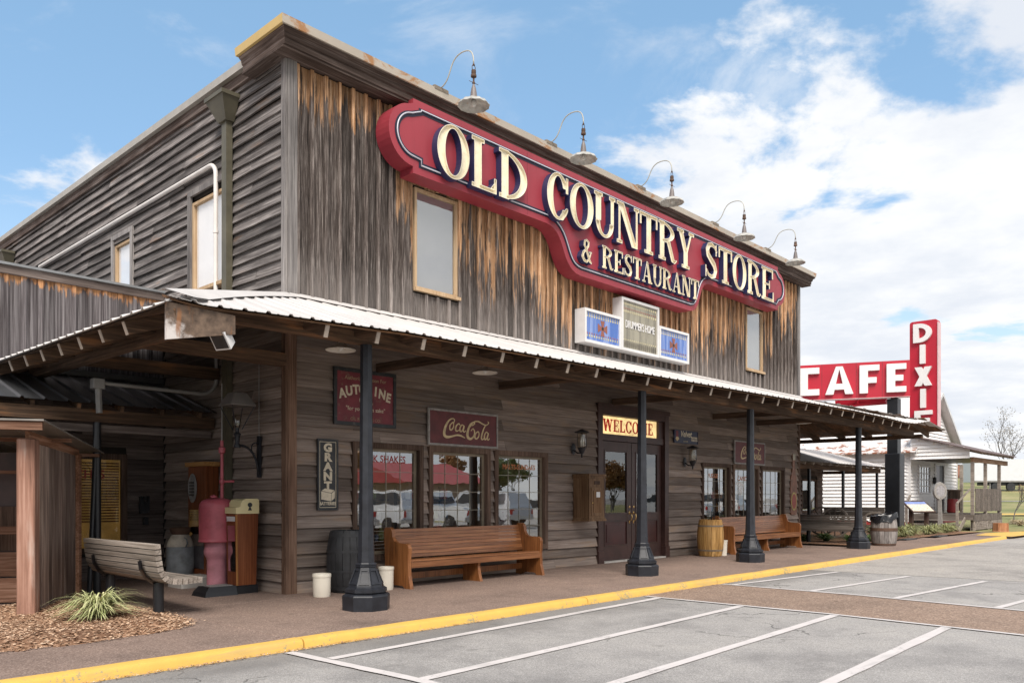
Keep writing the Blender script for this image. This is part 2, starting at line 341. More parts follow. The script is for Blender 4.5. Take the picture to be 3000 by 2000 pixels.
M_ivory = paint('aged_ivory_lettering', (.62,.55,.42), .55, .12, dirt=((.3,.2,.12), .4), sc=12.)
M_dimgold = paint('dull_gold_lettering', (.34,.26,.16), .55, .2)
M_pump = paint('faded_pink_pump_paint', (.40,.085,.11), .5, .16, dirt=((.25,.05,.04), .6), sc=5.)
M_pumplow = paint('chalky_pink_pump_paint', (.48,.20,.24), .6, .16, dirt=((.30,.15,.10), .5), sc=5.)
M_scalewood = wood('scale_mahogany', 2, (.07,.02,.008), (.17,.052,.02), (.26,.09,.036), across=45., tn=(.95,1.05), rough=.4, bmp=.08)
M_scalecream = paint('scale_cream_enamel', (.66,.58,.32), .4, .06)
M_mirror = paint('old_mirror', (.55,.50,.50), .08, .1, metal=1., bmp=0)
M_crock = paint('stoneware_glaze', (.72,.67,.57), .35, .05)
M_can = paint('milk_can_grey', (.20,.22,.24), .55, .25, dirt=((.25,.24,.22), .5), sc=7.)
M_cancream = paint('milk_can_cream', (.42,.38,.32), .6, .2, dirt=((.2,.16,.12), .5), sc=7.)
M_cab = wood('wall_box_wood', 2, (.055,.028,.014), (.15,.088,.048), (.26,.165,.095), across=40., tn=(.95,1.05), rough=.6, bmp=.15)
M_brownpaint = paint('brown_board_paint', (.06,.034,.026), .6, .2)
M_bag = paint('black_bag_plastic', (.012,.012,.014), .22, .2, bmp=0)
M_bluegl = paint('dark_blue_enamel', (.018,.022,.06), .45, .2)
M_concrete = paint('concrete_block', (.48,.46,.43), .8, .12)
M_rust = paint('rusted_iron', (.10,.055,.035), .8, .3, bmp=.3)
def emis(name, col, st):
    m, nt, b, o = newmat(name); v = coords(nt, rand=False)
    c = ramp(nt, noise(nt, v, 3., 4.), [(.3, tuple(x*.6 for x in col)), (.65, col)])
    nt.links.new(c, b.inputs['Base Color']); nt.links.new(c, b.inputs['Emission Color']); b.inputs['Emission Strength'].default_value = st; return m
M_welcome = emis('lit_amber_glass', (.90,.66,.30), .72)
M_bulb = emis('frosted_lamp_glass', (.62,.60,.56), .02)
def glass(name, refl, tint=(1,1,1), rough=.0):
    m, nt, b, o = newmat(name); nt.nodes.remove(b)
    g = nd(nt, 'ShaderNodeBsdfGlossy'); g.inputs['Roughness'].default_value = rough; g.inputs['Color'].default_value = (.93,.95,.95,1)
    t = nd(nt, 'ShaderNodeBsdfTransparent'); t.inputs['Color'].default_value = (*tint, 1)
    fr = nd(nt, 'ShaderNodeFresnel', i_IOR=1.5); gb = nd(nt, 'ShaderNodeNewGeometry'); f = mth(nt, 'MULTIPLY', mth(nt, 'ADD', mth(nt, 'MULTIPLY', fr.outputs[0], 1.2), refl, clamp=True), mth(nt, 'SUBTRACT', 1.0, gb.outputs['Backfacing']))
    v = coords(nt, (1.3, 1.3, 1.3)); bp = nd(nt, 'ShaderNodeBump', i_Strength=.018, i_Distance=.06); nt.links.new(noise(nt, v, 1.6, 2.), bp.inputs['Height']); nt.links.new(bp.outputs[0], g.inputs['Normal'])
    x = nd(nt, 'ShaderNodeMixShader'); nt.links.new(f, x.inputs[0]); nt.links.new(t.outputs[0], x.inputs[1]); nt.links.new(g.outputs[0], x.inputs[2]); nt.links.new(x.outputs[0], o.inputs[0]); return m
M_glass = glass('shop_window_glass', .30)
M_glassup = glass('upper_window_glass', .24)
M_glassside = glass('side_window_glass', .10)
M_shadeside = paint('pale_roller_blind', (.80,.785,.79), .8, .03)
M_glassdark = glass('door_glass', .10, (.75,.75,.75))
M_lampglass = glass('lamp_globe_glass', .05, (.9,.88,.82))
M_shade = paint('grey_window_shade', (.21,.21,.22), .8, .04)
# ------------------------------------------------------------------ ground
def asphalt(name, base, spk, patchc=None, sc=1., kerbband=False):
    m, nt, b, o = newmat(name); v = coords(nt, rand=False)
    vo = nd(nt, 'ShaderNodeTexVoronoi', i_Scale=95.*sc); nt.links.new(v, vo.inputs[0])
    big = noise(nt, v, .35, 5., .6); mid = noise(nt, v, 1.9, 6., .62)
    c = ramp(nt, vo.outputs['Color'], [(.1, tuple(x*.72 for x in base)), (.55, base), (.95, spk)])
    s = ramp(nt, mth(nt, 'ADD', mth(nt, 'MULTIPLY', big, .6), mth(nt, 'MULTIPLY', mid, .4)), [(.36, (.70,.70,.71)), (.5, (1,1,1)), (.66, (1.16,1.15,1.13))])
    c = mixc(nt, 1., c, s, 'MULTIPLY')
    if patchc: c = mixc(nt, mth(nt, 'MULTIPLY', sstep(nt, noise(nt, v, .55, 7., .68, .5), .56, .70), .55), c, patchc)
    c = mixc(nt, mth(nt, 'MULTIPLY', sstep(nt, noise(nt, v, 3.1, 3., .5), .66, .74), .35), c, tuple(x*.35 for x in base))
    if kerbband:
        geo = nd(nt, 'ShaderNodeNewGeometry'); sp = nd(nt, 'ShaderNodeSeparateXYZ'); nt.links.new(geo.outputs['Position'], sp.inputs[0])
        q = mth(nt, 'ADD', sp.outputs[1], mth(nt, 'MULTIPLY', mth(nt, 'SUBTRACT', noise(nt, v, .9, 6., .6), .5), 1.6))
        c = mixc(nt, mth(nt, 'MULTIPLY', sstep(nt, q, -4.5, -3.7), .55), c, tuple(x*.45 for x in base))       # newer, darker tarmac laid along the kerb
        ve = nd(nt, 'ShaderNodeTexVoronoi', feature='DISTANCE_TO_EDGE', i_Scale=.42); dv = nd(nt, 'ShaderNodeVectorMath', operation='ADD'); nz = nd(nt, 'ShaderNodeTexNoise', i_Scale=2.2, i_Detail=6.); nt.links.new(v, nz.inputs[0]); nt.links.new(v, dv.inputs[0]); nt.links.new(nz.outputs['Color'], dv.inputs[1]); nt.links.new(dv.outputs[0], ve.inputs[0])
        cr = mth(nt, 'MULTIPLY', mth(nt, 'LESS_THAN', ve.outputs['Distance'], .006), sstep(nt, noise(nt, v, .4, 3.), .5, .62))
        c = mixc(nt, mth(nt, 'MULTIPLY', cr, .75), c, (.05,.048,.046))
    nt.links.new(c, b.inputs['Base Color']); b.inputs['Roughness'].default_value = .88; b.inputs['Specular IOR Level'].default_value = .25
    bump(nt, b, vo.outputs['Distance'], .4, .01); return m
M_asph = asphalt('weathered_asphalt', (.305,.29,.277), (.44,.42,.402), (.19,.18,.175), 1.3, True)
M_conc = asphalt('pale_driveway_concrete', (.33,.305,.28), (.43,.405,.375), (.26,.245,.23), .6)
M_aggr = asphalt('brown_exposed_aggregate', (.215,.154,.126), (.33,.25,.21), (.15,.108,.088), .9)
M_aggr2 = asphalt('tan_crossing_aggregate', (.235,.165,.125), (.40,.30,.235), (.18,.125,.1), .6)
def wornpaint(name, col, under, thr):
    m, nt, b, o = newmat(name); v = coords(nt, rand=False)
    f = mth(nt, 'ADD', mth(nt, 'MULTIPLY', noise(nt, v, 26., 6., .7), .5), mth(nt, 'MULTIPLY', noise(nt, v, 2.2, 6., .65), .5))
    c = ramp(nt, noise(nt, v, 5., 5.), [(.3, tuple(x*.88 for x in col)), (.7, col)])
    c = mixc(nt, mth(nt, 'MULTIPLY', sstep(nt, noise(nt, coords(nt, (.7,3.,6.), rand=False), 1., 6., .65, .4), .55, .68), .45), c, under)
    c = mixc(nt, sstep(nt, f, thr, thr+.06), c, under)
    nt.links.new(c, b.inputs['Base Color']); b.inputs['Roughness'].default_value = .75; bump(nt, b, noise(nt, v, 90., 3.), .3, .006); return m
M_line = wornpaint('worn_white_line_paint', (.58,.54,.525), (.32,.305,.295), .565)
M_yellow = wornpaint('worn_yellow_kerb_paint', (.66,.40,.085), (.30,.255,.14), .548)
M_mulch = asphalt('bark_mulch_bed', (.22,.12,.07), (.46,.29,.19), (.16,.085,.05), .45)
GZ = -.09
bp_ = MB().add([(-600,-600,GZ),(600,-600,GZ),(600,-3.35,GZ),(-600,-3.35,GZ)], [(0,1,2,3)])
struct('parking_lot', bp_, M_asph)
g_ = MB()
struct('ground', MB().add([(-600,-3.4,-.16),(600,-3.4,-.16),(600,900,-.16),(-600,900,-.16)], [(0,1,2,3)]), M_mulch)
struct('driveway', MB().add([(9.9,-3.36,GZ+.004),(10.28,-7.3,GZ+.004),(10.6,-12,GZ+.004),(60,-12,GZ+.004),(60,-3.5,GZ+.004),(12,-3.36,GZ+.004)], [(0,1,2,3,4,5)]), M_conc)
struct('crossing', MB().add([(3.95,-3.34,GZ+.004),(4.0,-6.3,GZ+.004),(3.76,-9.6,GZ+.004),(5.75,-9.6,GZ+.004),(6.2,-5.7,GZ+.004),(6.22,-3.34,GZ+.004)], [(0,1,2,3,4,5)]), M_aggr2)
def stripe(pts, wd, z=GZ+.008):
    mb = MB(); P = [Vector((p[0], p[1], 0)) for p in pts]; rows = []
    n = 14
    for i in range(len(P)-1):
        d = (P[i+1]-P[i]).normalized(); nn = Vector((-d.y, d.x, 0))
        for k in range(n + (i == len(P)-2)):
            q = P[i].lerp(P[i+1], k/n); e1 = rnd.uniform(-.006, .006); e2 = rnd.uniform(-.006, .006)
            rows.append((q + nn*(wd/2+e1), q - nn*(wd/2+e2)))
    vs = [(p.x, p.y, z) for r_ in rows for p in r_]
    return mb.add(vs, [(2*i, 2*i+1, 2*i+3, 2*i+2) for i in range(len(rows)-1)])
ST = [([(-2.15,-3.56),(-2.06,-5.6)], .11), ([(-2.05,-4.1),(3.9,-3.80)], .11), ([(-2.02,-5.36),(3.87,-5.12)], .11), ([(-2.0,-6.62),(3.9,-6.39)], .11), ([(-2.0,-7.9),(3.87,-7.70)], .12),
      ([(3.90,-3.56),(3.95,-6.3),(3.7,-9.6)], .08), ([(6.24,-3.56),(6.24,-5.75),(5.8,-9.6)], .08),
      ([(6.28,-3.72),(9.9,-4.10)], .10), ([(6.28,-5.07),(9.9,-5.42)], .10), ([(6.26,-6.36),(9.85,-6.70)], .10), ([(6.1,-7.72),(9.85,-8.05)], .10)]
LZ = 0
for k, (p, wd) in enumerate(ST):
    o = part('painted_line', stripe(p, wd, GZ + (.008 if k not in (0,5,6) else .012)), M_line); o['kind'] = 'structure'
# the pavement in front of the store: slabs of exposed aggregate with open joints
slab_root = part('pavement', MB().add([(-30,-3.30,-.04),(30,-3.30,-.04),(30,5,-.04),(-30,5,-.04)], [(0,1,2,3)]), M_aggr); slab_root['kind'] = 'structure'
xb = [-30,-14,-8,-2.0,3.98,9.9,16.9,24.,30.2]; yb = [-3.31,-.42,4.5]
for i in range(len(xb)-1):
    for j in range(2):
        if i >= 6 and j == 1: continue
        y1 = yb[j+1] if i < 6 else (-1.55 if i == 6 else -1.9)
        part('slab', MB().bbox(xb[i]+.011, xb[i+1]-.011, yb[j]+.005, y1-.011, -.12, 0, .010), M_aggr, slab_root)
# yellow kerb in cast lengths
kerb = part('kerb', MB().box(-30, 26.9, -3.44, -3.36, -.2, -.05), M_yellow); kerb['kind'] = 'structure'
kb = [-30,-24,-18,-12,-8.0,-5.0,-1.93,2.6,6.2,10.9,15.2,19.8,23.4,26.9]
def kerbseg(x0, x1):
    mb = MB(); n = 10; rows = []
    for k in range(n+1):
        x = x0 + .006 + (x1-x0-.012)*k/n; j = rnd.uniform(-.004,.004); h_ = rnd.uniform(-.003,.003)
        dip = 0
        prof = [(-3.318,-.15),(-3.318,.006+h_),(-3.42+j,.008+h_),(-3.455+j,-.004+h_),(-3.472+j,-.03),(-3.485+j,-.15)]
        rows.append([(x, y, z-dip) for y, z in prof])
    vs = [v for r_ in rows for v in r_]; m = 6; fs = []
    for k in range(n):
        for i in range(m): fs.append((k*m+i, k*m+(i+1)%m, (k+1)*m+(i+1)%m, (k+1)*m+i))
    fs += [tuple(range(m)), tuple(n*m+i for i in range(m-1,-1,-1))]
    return mb.add(vs, fs)
for i in range(len(kb)-1): part('kerb_stone', kerbseg(kb[i], kb[i+1]), M_yellow, kerb, smooth=30)
ke = part('kerb_ramp', MB().add([(27.0,-2.45,.012),(29.2,-2.25,.012),(33.5,-3.3,.012),(33.5,-3.9,.0),(27.0,-3.62,.0)], [(0,1,2,3,4)]), M_yellow); ke['kind'] = 'structure'
# ------------------------------------------------------------------ the store
store = thing('store_building', 'two-storey weathered wooden store with false front and wraparound metal porch', 'building', (0,0,0))
W = 17.4; ZT = 7.72
OPL = [(1.12,2.56,.38,2.28),(2.68,4.16,.38,2.28),(4.27,5.76,.38,2.28),(7.37,10.1,-1,3.36),(11.66,13.13,.38,2.28),(13.25,14.74,.38,2.28),(14.86,16.36,.38,2.28)]   # x0,x1,z0,z1 openings at street level
OPU = [(2.36,3.39,4.84,6.58),(14.01,15.04,4.84,6.58)]
def wallback(name, x0, x1, z0, z1, ops, fn, mat, par):   # backing wall as boxes round the openings
    mb = MB(); xs = sorted({x0, x1, *[o[0] for o in ops], *[o[1] for o in ops]})
    for a, b in zip(xs, xs[1:]):
        cuts = sorted([(max(o[2], z0), min(o[3], z1)) for o in ops if o[0] <= a and o[1] >= b]); z = z0
        for c0, c1 in cuts:
            if c0 > z + 1e-4: fn(mb, a, b, z, c0)
            z = max(z, c1)
        if z < z1 - 1e-4: fn(mb, a, b, z, z1)
    return part(name, mb, mat, par)
M_in = paint('dark_sheathing', (.03,.024,.02), .9, .2)
front_low = wallback('lower_front_wall', 0, W, -.1, 4.25, OPL, lambda m,a,b,c,d: m.box(a,b,.03,.16,c,d), M_in, store)
front_up = wallback('upper_front_wall', 0, W, 4.252, ZT+.1, OPU, lambda m,a,b,c,d: m.box(a,b,.03,.16,c,d), M_in, store)
OPS = [(1.80,3.02,4.80,6.44),(5.42,6.34,4.80,6.42)]
side = wallback('side_wall', .162, 15., -.1, 7.98, OPS, lambda m,a,b,c,d: m.box(.03,.16,a,b,c,d), M_in, store)
part('far_side_wall', MB().box(W-.16, W-.03, .162, 15., -.1, 7.9), M_in, store)
part('flat_roof', MB().box(.05, W-.05, .17, 15., 7.86, 7.95), M_greycap, store)
def clap(a0, a1, z0, ex, fn, par, mat, name='siding_board', wav=1., prd=.064):
    """one lapped board along its wall; fn(along, proud, z)"""
    n = max(2, int((a1-a0)/.45)); rows = []
    s0, s1 = rnd.uniform(-.006,.006)*wav, rnd.uniform(-.006,.006)*wav; ph = rnd.uniform(0,6.3); am = rnd.uniform(.001,.006)*wav; cup = rnd.uniform(-.003,.010)*wav
    for i in range(n+1):
        t = i/n; a = a0+(a1-a0)*t; dz = s0+(s1-s0)*t+am*math.sin(ph+a*1.7)+rnd.uniform(-.002,.002)*wav; pr = prd+cup*math.sin(ph+a*.9)+rnd.uniform(-.002,.002)
        rows.append([(a, pr, z0+dz), (a, .006, z0+ex+.02), (a, -.004, z0+ex+.02), (a, pr-.03, z0+dz)])
    vs = [fn(*p) for r_ in rows for p in r_]; fs = []
    for i in range(n):
        for k in range(4): fs.append((i*4+k, i*4+(k+1)%4, (i+1)*4+(k+1)%4, (i+1)*4+k))
    fs += [(0,1,2,3), tuple(n*4+k for k in (3,2,1,0))]
    return part(name, MB().add(vs, fs), mat, par)
def claprow(a0, a1, z0, ex, ops, fn, par, mat, lmin=2.4, lmax=4.9, wav=1., prd=.064):
    ints = [(a0, a1)]
    for o in ops:
        if o[2] < z0+ex-.05 and o[3] > z0+.05:
            ni = []
            for x, y in ints:
                if o[1] <= x or o[0] >= y: ni.append((x, y)); continue
                if o[0] > x+.03: ni.append((x, o[0]))
                if o[1] < y-.03: ni.append((o[1], y))
            ints = ni
    for x, y in ints:
        p = x; first = True
        while p < y-1e-3:
            q = p + (rnd.uniform(.8, lmax) if first else rnd.uniform(lmin, lmax)); first = False
            if y - q < .7: q = y
            clap(p+.002, q-.002, z0, ex, fn, par, mat, wav=wav, prd=prd); p = q
FY = lambda a, pr, z: (a, .028-pr, z)       # on the front wall
FX = lambda a, pr, z: (.028-pr, a, z)       # on the left side wall
EX = .188
for r_ in range(22):
    z0 = .005 + r_*EX
    if z0 > 3.95: break
    claprow(.13, W-.1, z0, EX, OPL, FY, front_low, M_clapfront)
EXS = .168
for r_ in range(48):
    z0 = .0 + r_*EXS
    if z0+EXS > 7.95: break
    hi = z0 > 4.0
    claprow(.045, 14.6 if hi else 4.03, z0, EXS, OPS, FX, side, M_clapside if hi else M_claplow, wav=1.8 if hi else 1., prd=.058 if hi else .060)
# board-and-batten upper front
def vboard(x0, x1, z0, z1, y0, y1, name, par, mat, j=.004):
    n = max(2, int((z1-z0)/.7)); rows = []
    for i in range(n+1):
        z = z0+(z1-z0)*i/n; a = rnd.uniform(-j,j); b = rnd.uniform(-j,j); c = rnd.uniform(-.003,.003)
        rows.append([(x0+a,y0+c,z),(x1+b,y0+c,z),(x1+b,y1,z),(x0+a,y1,z)])
    vs = [p for r_ in rows for p in r_]; fs = []
    for i in range(n):
        for k in range(4): fs.append((i*4+k, i*4+(k+1)%4, (i+1)*4+(k+1)%4, (i+1)*4+k))
    fs += [(3,2,1,0), tuple(n*4+k for k in range(4))]
    return part(name, MB().add(vs, fs), mat, par)
brk = [(.15,2.36,0),(2.36,3.39,1),(3.39,14.01,0),(14.01,15.04,1),(15.04,17.28,0)]
zlo = lambda x: 4.28 + .004*x
for a, b, win in brk:
    n = round((b-a)/.235); wd = (b-a)/n
    for i in range(n):
        x0, x1 = a+i*wd, a+(i+1)*wd
        segs = [(zlo(x0), ZT)] if not win else [(zlo(x0), 4.80), (6.60, ZT)]
        for s0, s1 in segs:
            vboard(x0+.003, x1-.003, s0+rnd.uniform(-.02,.01), s1, .0+rnd.uniform(-.006,.004), .028, 'facade_board', front_up, M_batten)
            if i or win == 0: vboard(x0-.027, x0+.027, s0+rnd.uniform(-.02,.01), s1, -.052, -.0075, 'batten', front_up, M_strip, .003)
# corner boards
for (x0,x1,y0,y1,z0,z1,m) in [(-.012,.135,-.056,.027,4.26,7.74,M_trimgrey),(-.052,-.0125,-.033,.075,4.26,7.74,M_trimgrey),(-.014,.128,-.052,.027,.0,4.2,M_trimbrown),(-.056,-.0145,-.051,.06,.0,4.2,M_trimbrown),(17.29,17.42,-.034,.16,4.3,7.74,M_trimgrey),(17.3,17.425,-.03,.16,0,4.24,M_frame)]:
    vboard(x0,x1,z0,z1,y0,y1,'corner_board',store,m,.002)
# cornice: soffit, moulded fascia and metal cap
part('soffit', MB().box(-.24, W+.20, -.28, .0, 7.735, 7.765), M_cornx, store); part('soffit', MB().box(-.24, -.04, .002, .86, 7.735, 7.765), M_corny, store)
fp = [(0,7.77),(-.27,7.77),(-.30,7.78),(-.305,7.86),(-.33,7.875),(-.345,7.93),(-.39,7.955),(-.40,7.975),(0,7.975)]
mbf = MB(); sec = []
path = [(-.0, .86, -1), (0,0,0), (W,0,1), (W,.5,2)]
def corn(prof, name, mat, ks):
    mb = MB(); rings = []
    for k in ks:
        ring = []
        for d, z in prof:
            if k == 0: ring.append((d*.74, .86, z))
            elif k == 1: ring.append((d*.74, d, z))
            elif k == 2: ring.append((W-d*.62, d, z))
            else: ring.append((W-d*.62, .7, z))
        rings.append(ring)
    m = len(prof); vs = [v for r_ in rings for v in r_]; fs = []
    for k in range(len(ks)-1):
        for i in range(m): fs.append((k*m+i, k*m+(i+1)%m, (k+1)*m+(i+1)%m, (k+1)*m+i))
    fs += [tuple(range(m)), tuple((len(ks)-1)*m+i for i in range(m-1,-1,-1))]
    return part(name, mb.add(vs, fs), mat, store)
corn(fp, 'cornice_moulding', M_cornx, (1,2,3)); corn(fp, 'cornice_moulding', M_corny, (0,1))
capp = [(.06,7.978),(-.43,7.978),(-.445,8.09),(.06,8.10)]
mc = MB()
def capring(k):
    if k == 0: return [(d,.88,z) for d,z in capp]
    if k == 1: return [(d*.78,d,z) for d,z in capp]
    return [(W-d*.5,d,z) for d,z in capp]
for nm, ks, mt in (('metal_cap',(0,1),M_capy),('metal_cap',(1,2),M_cap)):
    a, b = capring(ks[0]), capring(ks[1])
    if ks == (0,1): a = [(x*.78,y,z) for x,y,z in a]
    part(nm, MB().add(a+b, [(0,1,5,4),(1,2,6,5),(2,3,7,6),(3,0,4,7),(0,1,2,3),(7,6,5,4)]), mt, store)
part('side_eave_fascia', MB().box(-.06,.02,.89,15.,7.80,7.95), M_corny, store)
part('side_eave_cap', MB().add([(-.13,.885,7.955),(.1,.885,7.955),(.1,15,7.955),(-.13,15,7.955),(-.13,.885,8.075),(.1,.885,8.085),(.1,15,8.085),(-.13,15,8.075)],[(0,3,2,1),(4,5,6,7),(0,1,5,4),(1,2,6,5),(2,3,7,6),(3,0,4,7)]), paint('drab_gutter_metal',(.36,.335,.30),.5,.1), store)
part('end_wall_fascia', MB().box(W-.1, W+.1, .71, 15., 7.75, 7.9), M_corny, store)
# upper windows
def upwin(fn, a0, a1, z0, z1, par, gl=M_glassup, sh=M_shade):
    """fn(along, out, z): out > 0 towards the street"""
    def bx(a, b, o0, o1, c, d):
        p, q = fn(a, o0, c), fn(b, o1, d)
        return (min(p[0],q[0]),max(p[0],q[0]),min(p[1],q[1]),max(p[1],q[1]),min(p[2],q[2]),max(p[2],q[2]))
    w_ = part('upper_window', MB().box(*bx(a0, a1, -.066, -.052, z0, z1)), sh, par)
    part('pane', MB().box(*bx(a0+.049, a1-.049, -.034, -.028, z0+.051, z1-.05)), gl, w_)
    fr = MB().box(*bx(a0, a0+.048, -.051, .012, z0, z1)).box(*bx(a1-.048, a1, -.051, .012, z0, z1)).box(*bx(a0+.049, a1-.049, -.051, .01, z1-.048, z1)).box(*bx(a0+.049, a1-.049, -.051, .01, z0, z0+.05))
    part('frame', fr, M_tan, w_)
    part('sill', MB().box(*bx(a0-.03, a1+.03, .013, .075, z0-.04, z0+.015)), M_tan, w_)
    return w_
FYo = lambda a, o, z: (a, -o, z); FXo = lambda a, o, z: (-o, a, z)
for o_ in OPU: upwin(FYo, o_[0]+.03, o_[1]-.03, o_[2]+.03, o_[3]-.02, store)
for o_ in OPS: upwin(FXo, o_[0]+.06, o_[1]-.06, o_[2]+.06, o_[3]-.06, store, M_glassside, M_shadeside)
for o_ in OPS:
    c = MB().box(-.05,-.007, o_[0]-.05, o_[0]+.058, o_[2], o_[3]+.04).box(-.05,-.007, o_[1]-.058, o_[1]+.05, o_[2], o_[3]+.04).box(-.052,-.008, o_[0]-.05, o_[1]+.05, o_[3]+.042, o_[3]+.13)
    part('window_casing', c, M_trimgrey, store)
# shop windows at street level: casing, sash, panes behind a grid of muntins, sill
def shopwin(x0, x1, par, cols=3):
    z0, z1 = .40, 2.27
    wn = part('shop_window', MB().box(x0, x0+.085, -.045, .11, z0, z1).box(x1-.085, x1, -.045, .11, z0, z1).box(x0+.086, x1-.086, -.044, .11, z1-.09, z1).box(x0+.086, x1-.086, -.06, .11, z0, z0+.09), M_frame, par)
    a, b, c, d = x0+.086, x1-.086, z0+.09, z1-.09
    part('sash', MB().box(a, a+.05, .04, .075, c, d).box(b-.05, b, .04, .075, c, d).box(a+.051, b-.051, .041, .075, c, c+.05).box(a+.051, b-.051, .041, .075, d-.05, d), paint('tan_sash_paint',(.22,.18,.13),.6,.2) if 'tan_sash_paint' not in MATS else MATS['tan_sash_paint'], wn)
    a += .05; b -= .05; c += .05; d -= .05
    part('pane', MB().box(a, b, .056, .060, c, d), M_glass, wn)
    for i in range(1, cols+1):
        x = a+(b-a)*i/(cols+1); part('muntin', MB().box(x-.005, x+.005, .048, .055, c, d), M_mun, wn)
    for i in range(1, 5):
        z = c+(d-c)*i/5; 
        if i < 5: part('muntin', MB().box(a, b, .044, .0455, z-.005, z+.005), M_mun, wn)
    return wn
M_mun = paint('brass_muntin', (.26,.235,.18), .4, .1)
for o_ in OPL:
    if o_[3] < 3: shopwin(o_[0]+.005, o_[1]-.005, store)
# display rooms behind the glass
M_room = paint('warm_plaster', (.30,.19,.11), .8, .15, sc=1.)
M_roomfloor = paint('display_floor', (.22,.16,.11), .7, .1)
for a, b in ((1.0,5.9),(11.5,16.5)):
    part('display_room', MB().box(a,b,2.2,2.26,.1,2.6).box(a-.06,a-.005,.17,2.2,.1,2.6).box(b+.005,b+.06,.17,2.2,.1,2.6).box(a,b,.17,2.19,2.5,2.56), M_room, store)
    part('display_floor', MB().box(a,b,.17,2.19,.30,.36), M_roomfloor, store)
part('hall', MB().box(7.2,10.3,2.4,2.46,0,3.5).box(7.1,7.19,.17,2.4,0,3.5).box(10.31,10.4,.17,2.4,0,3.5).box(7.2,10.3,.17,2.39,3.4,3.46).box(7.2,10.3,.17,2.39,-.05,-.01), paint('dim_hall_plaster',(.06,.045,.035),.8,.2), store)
# entrance: casing, transom light, two leaves
door = part('entrance', MB().box(7.37,7.53,-.055,.1,.26,3.36).box(9.94,10.1,-.055,.1,.26,3.36).box(7.531,9.939,-.05,.1,3.16,3.36).box(7.34,10.13,-.075,-.056,3.30,3.40).box(7.531,9.939,-.02,.1,2.62,2.76).box(7.36,7.54,-.075,.1,0,.259).box(9.93,10.11,-.075,.1,0,.259), M_doorframe, store)
part('threshold', MB().box(7.55,9.92,-.09,.1,.0,.03), M_concrete, door)
part('transom_light', MB().box(7.54,9.73,.05,.058,2.765,3.15), M_welcome, door)
part('transom_reveal', MB().box(9.74,9.935,.0,.09,2.765,3.15), M_doorframe, door)
def leaf(x0, x1, hs):
    st = .145
    lf = part('door_leaf', MB().box(x0,x0+st,.04,.085,.035,2.61).box(x1-st,x1,.04,.085,.035,2.61).box(x0+st+.001,x1-st-.001,.041,.085,2.42,2.61).box(x0+st+.001,x1-st-.001,.041,.085,.90,1.03).box(x0+st+.001,x1-st-.001,.041,.085,.035,.34), M_doorframe, store)
    part('glass', MB().box(x0+st+.03,x1-st-.03,.058,.063,1.06,2.39), M_glassdark, lf)
    mo = lambda z0, z1: MB().box(x0+st+.001,x0+st+.032,.03,.07,z0,z1).box(x1-st-.032,x1-st-.001,.03,.07,z0,z1).box(x0+st+.033,x1-st-.033,.031,.07,z1-.032,z1).box(x0+st+.033,x1-st-.033,.031,.07,z0,z0+.032)
    part('moulding', mo(1.031,2.419), M_doorframe, lf); part('moulding', mo(.341,.899), M_doorframe, lf)
    part('panel', MB().box(x0+st+.034,x1-st-.034,.052,.08,.374,.866).box(x0+st+.09,x1-st-.09,.04,.0515,.43,.81), M_oxred, lf)
    hx = x1-.07 if hs > 0 else x0+.07
    part('lock_plate', MB().lathe([(.0,0),(.028,.001),(.028,.008),(.02,.014),(0,.016)],14).xf(Matrix.Translation((hx,.039,1.19)) @ Matrix.Rotation(R(90),4,'X')), M_brass, lf, True)
    part('handle', MB().tube([(hx,.036,1.06),(hx,-.015,1.04),(hx+.004,-.03,.97),(hx,-.015,.90),(hx,.036,.86)],[.009,.011,.013,.011,.009],8).box(hx-.02,hx+.02,.033,.0395,1.02,1.10).box(hx-.02,hx+.02,.033,.0395,.82,.89), M_brass, lf, True)
leaf(7.55, 8.70, 1); leaf(8.72, 9.92, -1)
# ------------------------------------------------------------------ left wing set back behind the porch
wing = thing('store_wing', 'low side wing with dark vertical boards and a grey capped parapet left of the store', 'building', (-3, 4.07, 0))
part('wing_wall', MB().box(-9,-.002,4.10,4.25,-.1,5.0), M_in, wing)
WW = wing.children[0]
n = 34
for i in range(n):
    x1 = -.03-i*.247; x0 = x1-.247
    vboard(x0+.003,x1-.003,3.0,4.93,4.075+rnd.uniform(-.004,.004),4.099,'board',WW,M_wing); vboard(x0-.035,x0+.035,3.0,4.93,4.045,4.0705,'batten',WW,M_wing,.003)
part('parapet_board', MB().box(-9,-.03,4.02,4.10,4.90,5.03), M_clapwing, wing); part('parapet_cap', MB().box(-9,-.002,3.98,4.3,5.032,5.07), M_greycap, wing)
part('wing_roof', MB().box(-9,-.01,4.3,14.5,4.80,4.88), M_greycap, wing)
OPW = [(-2.6,-.66,.45,2.14)]
FW = lambda a, pr, z: (a, 4.098-pr, z)
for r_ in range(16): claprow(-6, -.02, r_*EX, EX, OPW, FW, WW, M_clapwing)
ww = part('wing_window', MB().box(-2.6,-2.5,4.03,4.12,.45,2.14).box(-.76,-.66,4.03,4.12,.45,2.14).box(-2.499,-.761,4.035,4.12,2.04,2.14).box(-2.499,-.761,4.035,4.12,.45,.55), M_frame, wing)
part('glow_backing', MB().box(-2.499,-.761,4.082,4.097,.55,2.04), emis('glowing_blind_backing',(.62,.36,.10),.16), ww)  # emissive backing: the room's glow is put into this panel behind the slats
for k in range(22): part('blind_slat', MB().box(-2.47,-.79,4.060,4.074,.98+k*.047,.98+k*.047+.022), paint('red_brown_slat',(.18,.05,.025),.5,.1) if k==0 else MATS['red_brown_slat'], ww)
part('pane', MB().box(-2.499,-.761,4.048,4.052,.55,2.04), M_glassdark, ww)
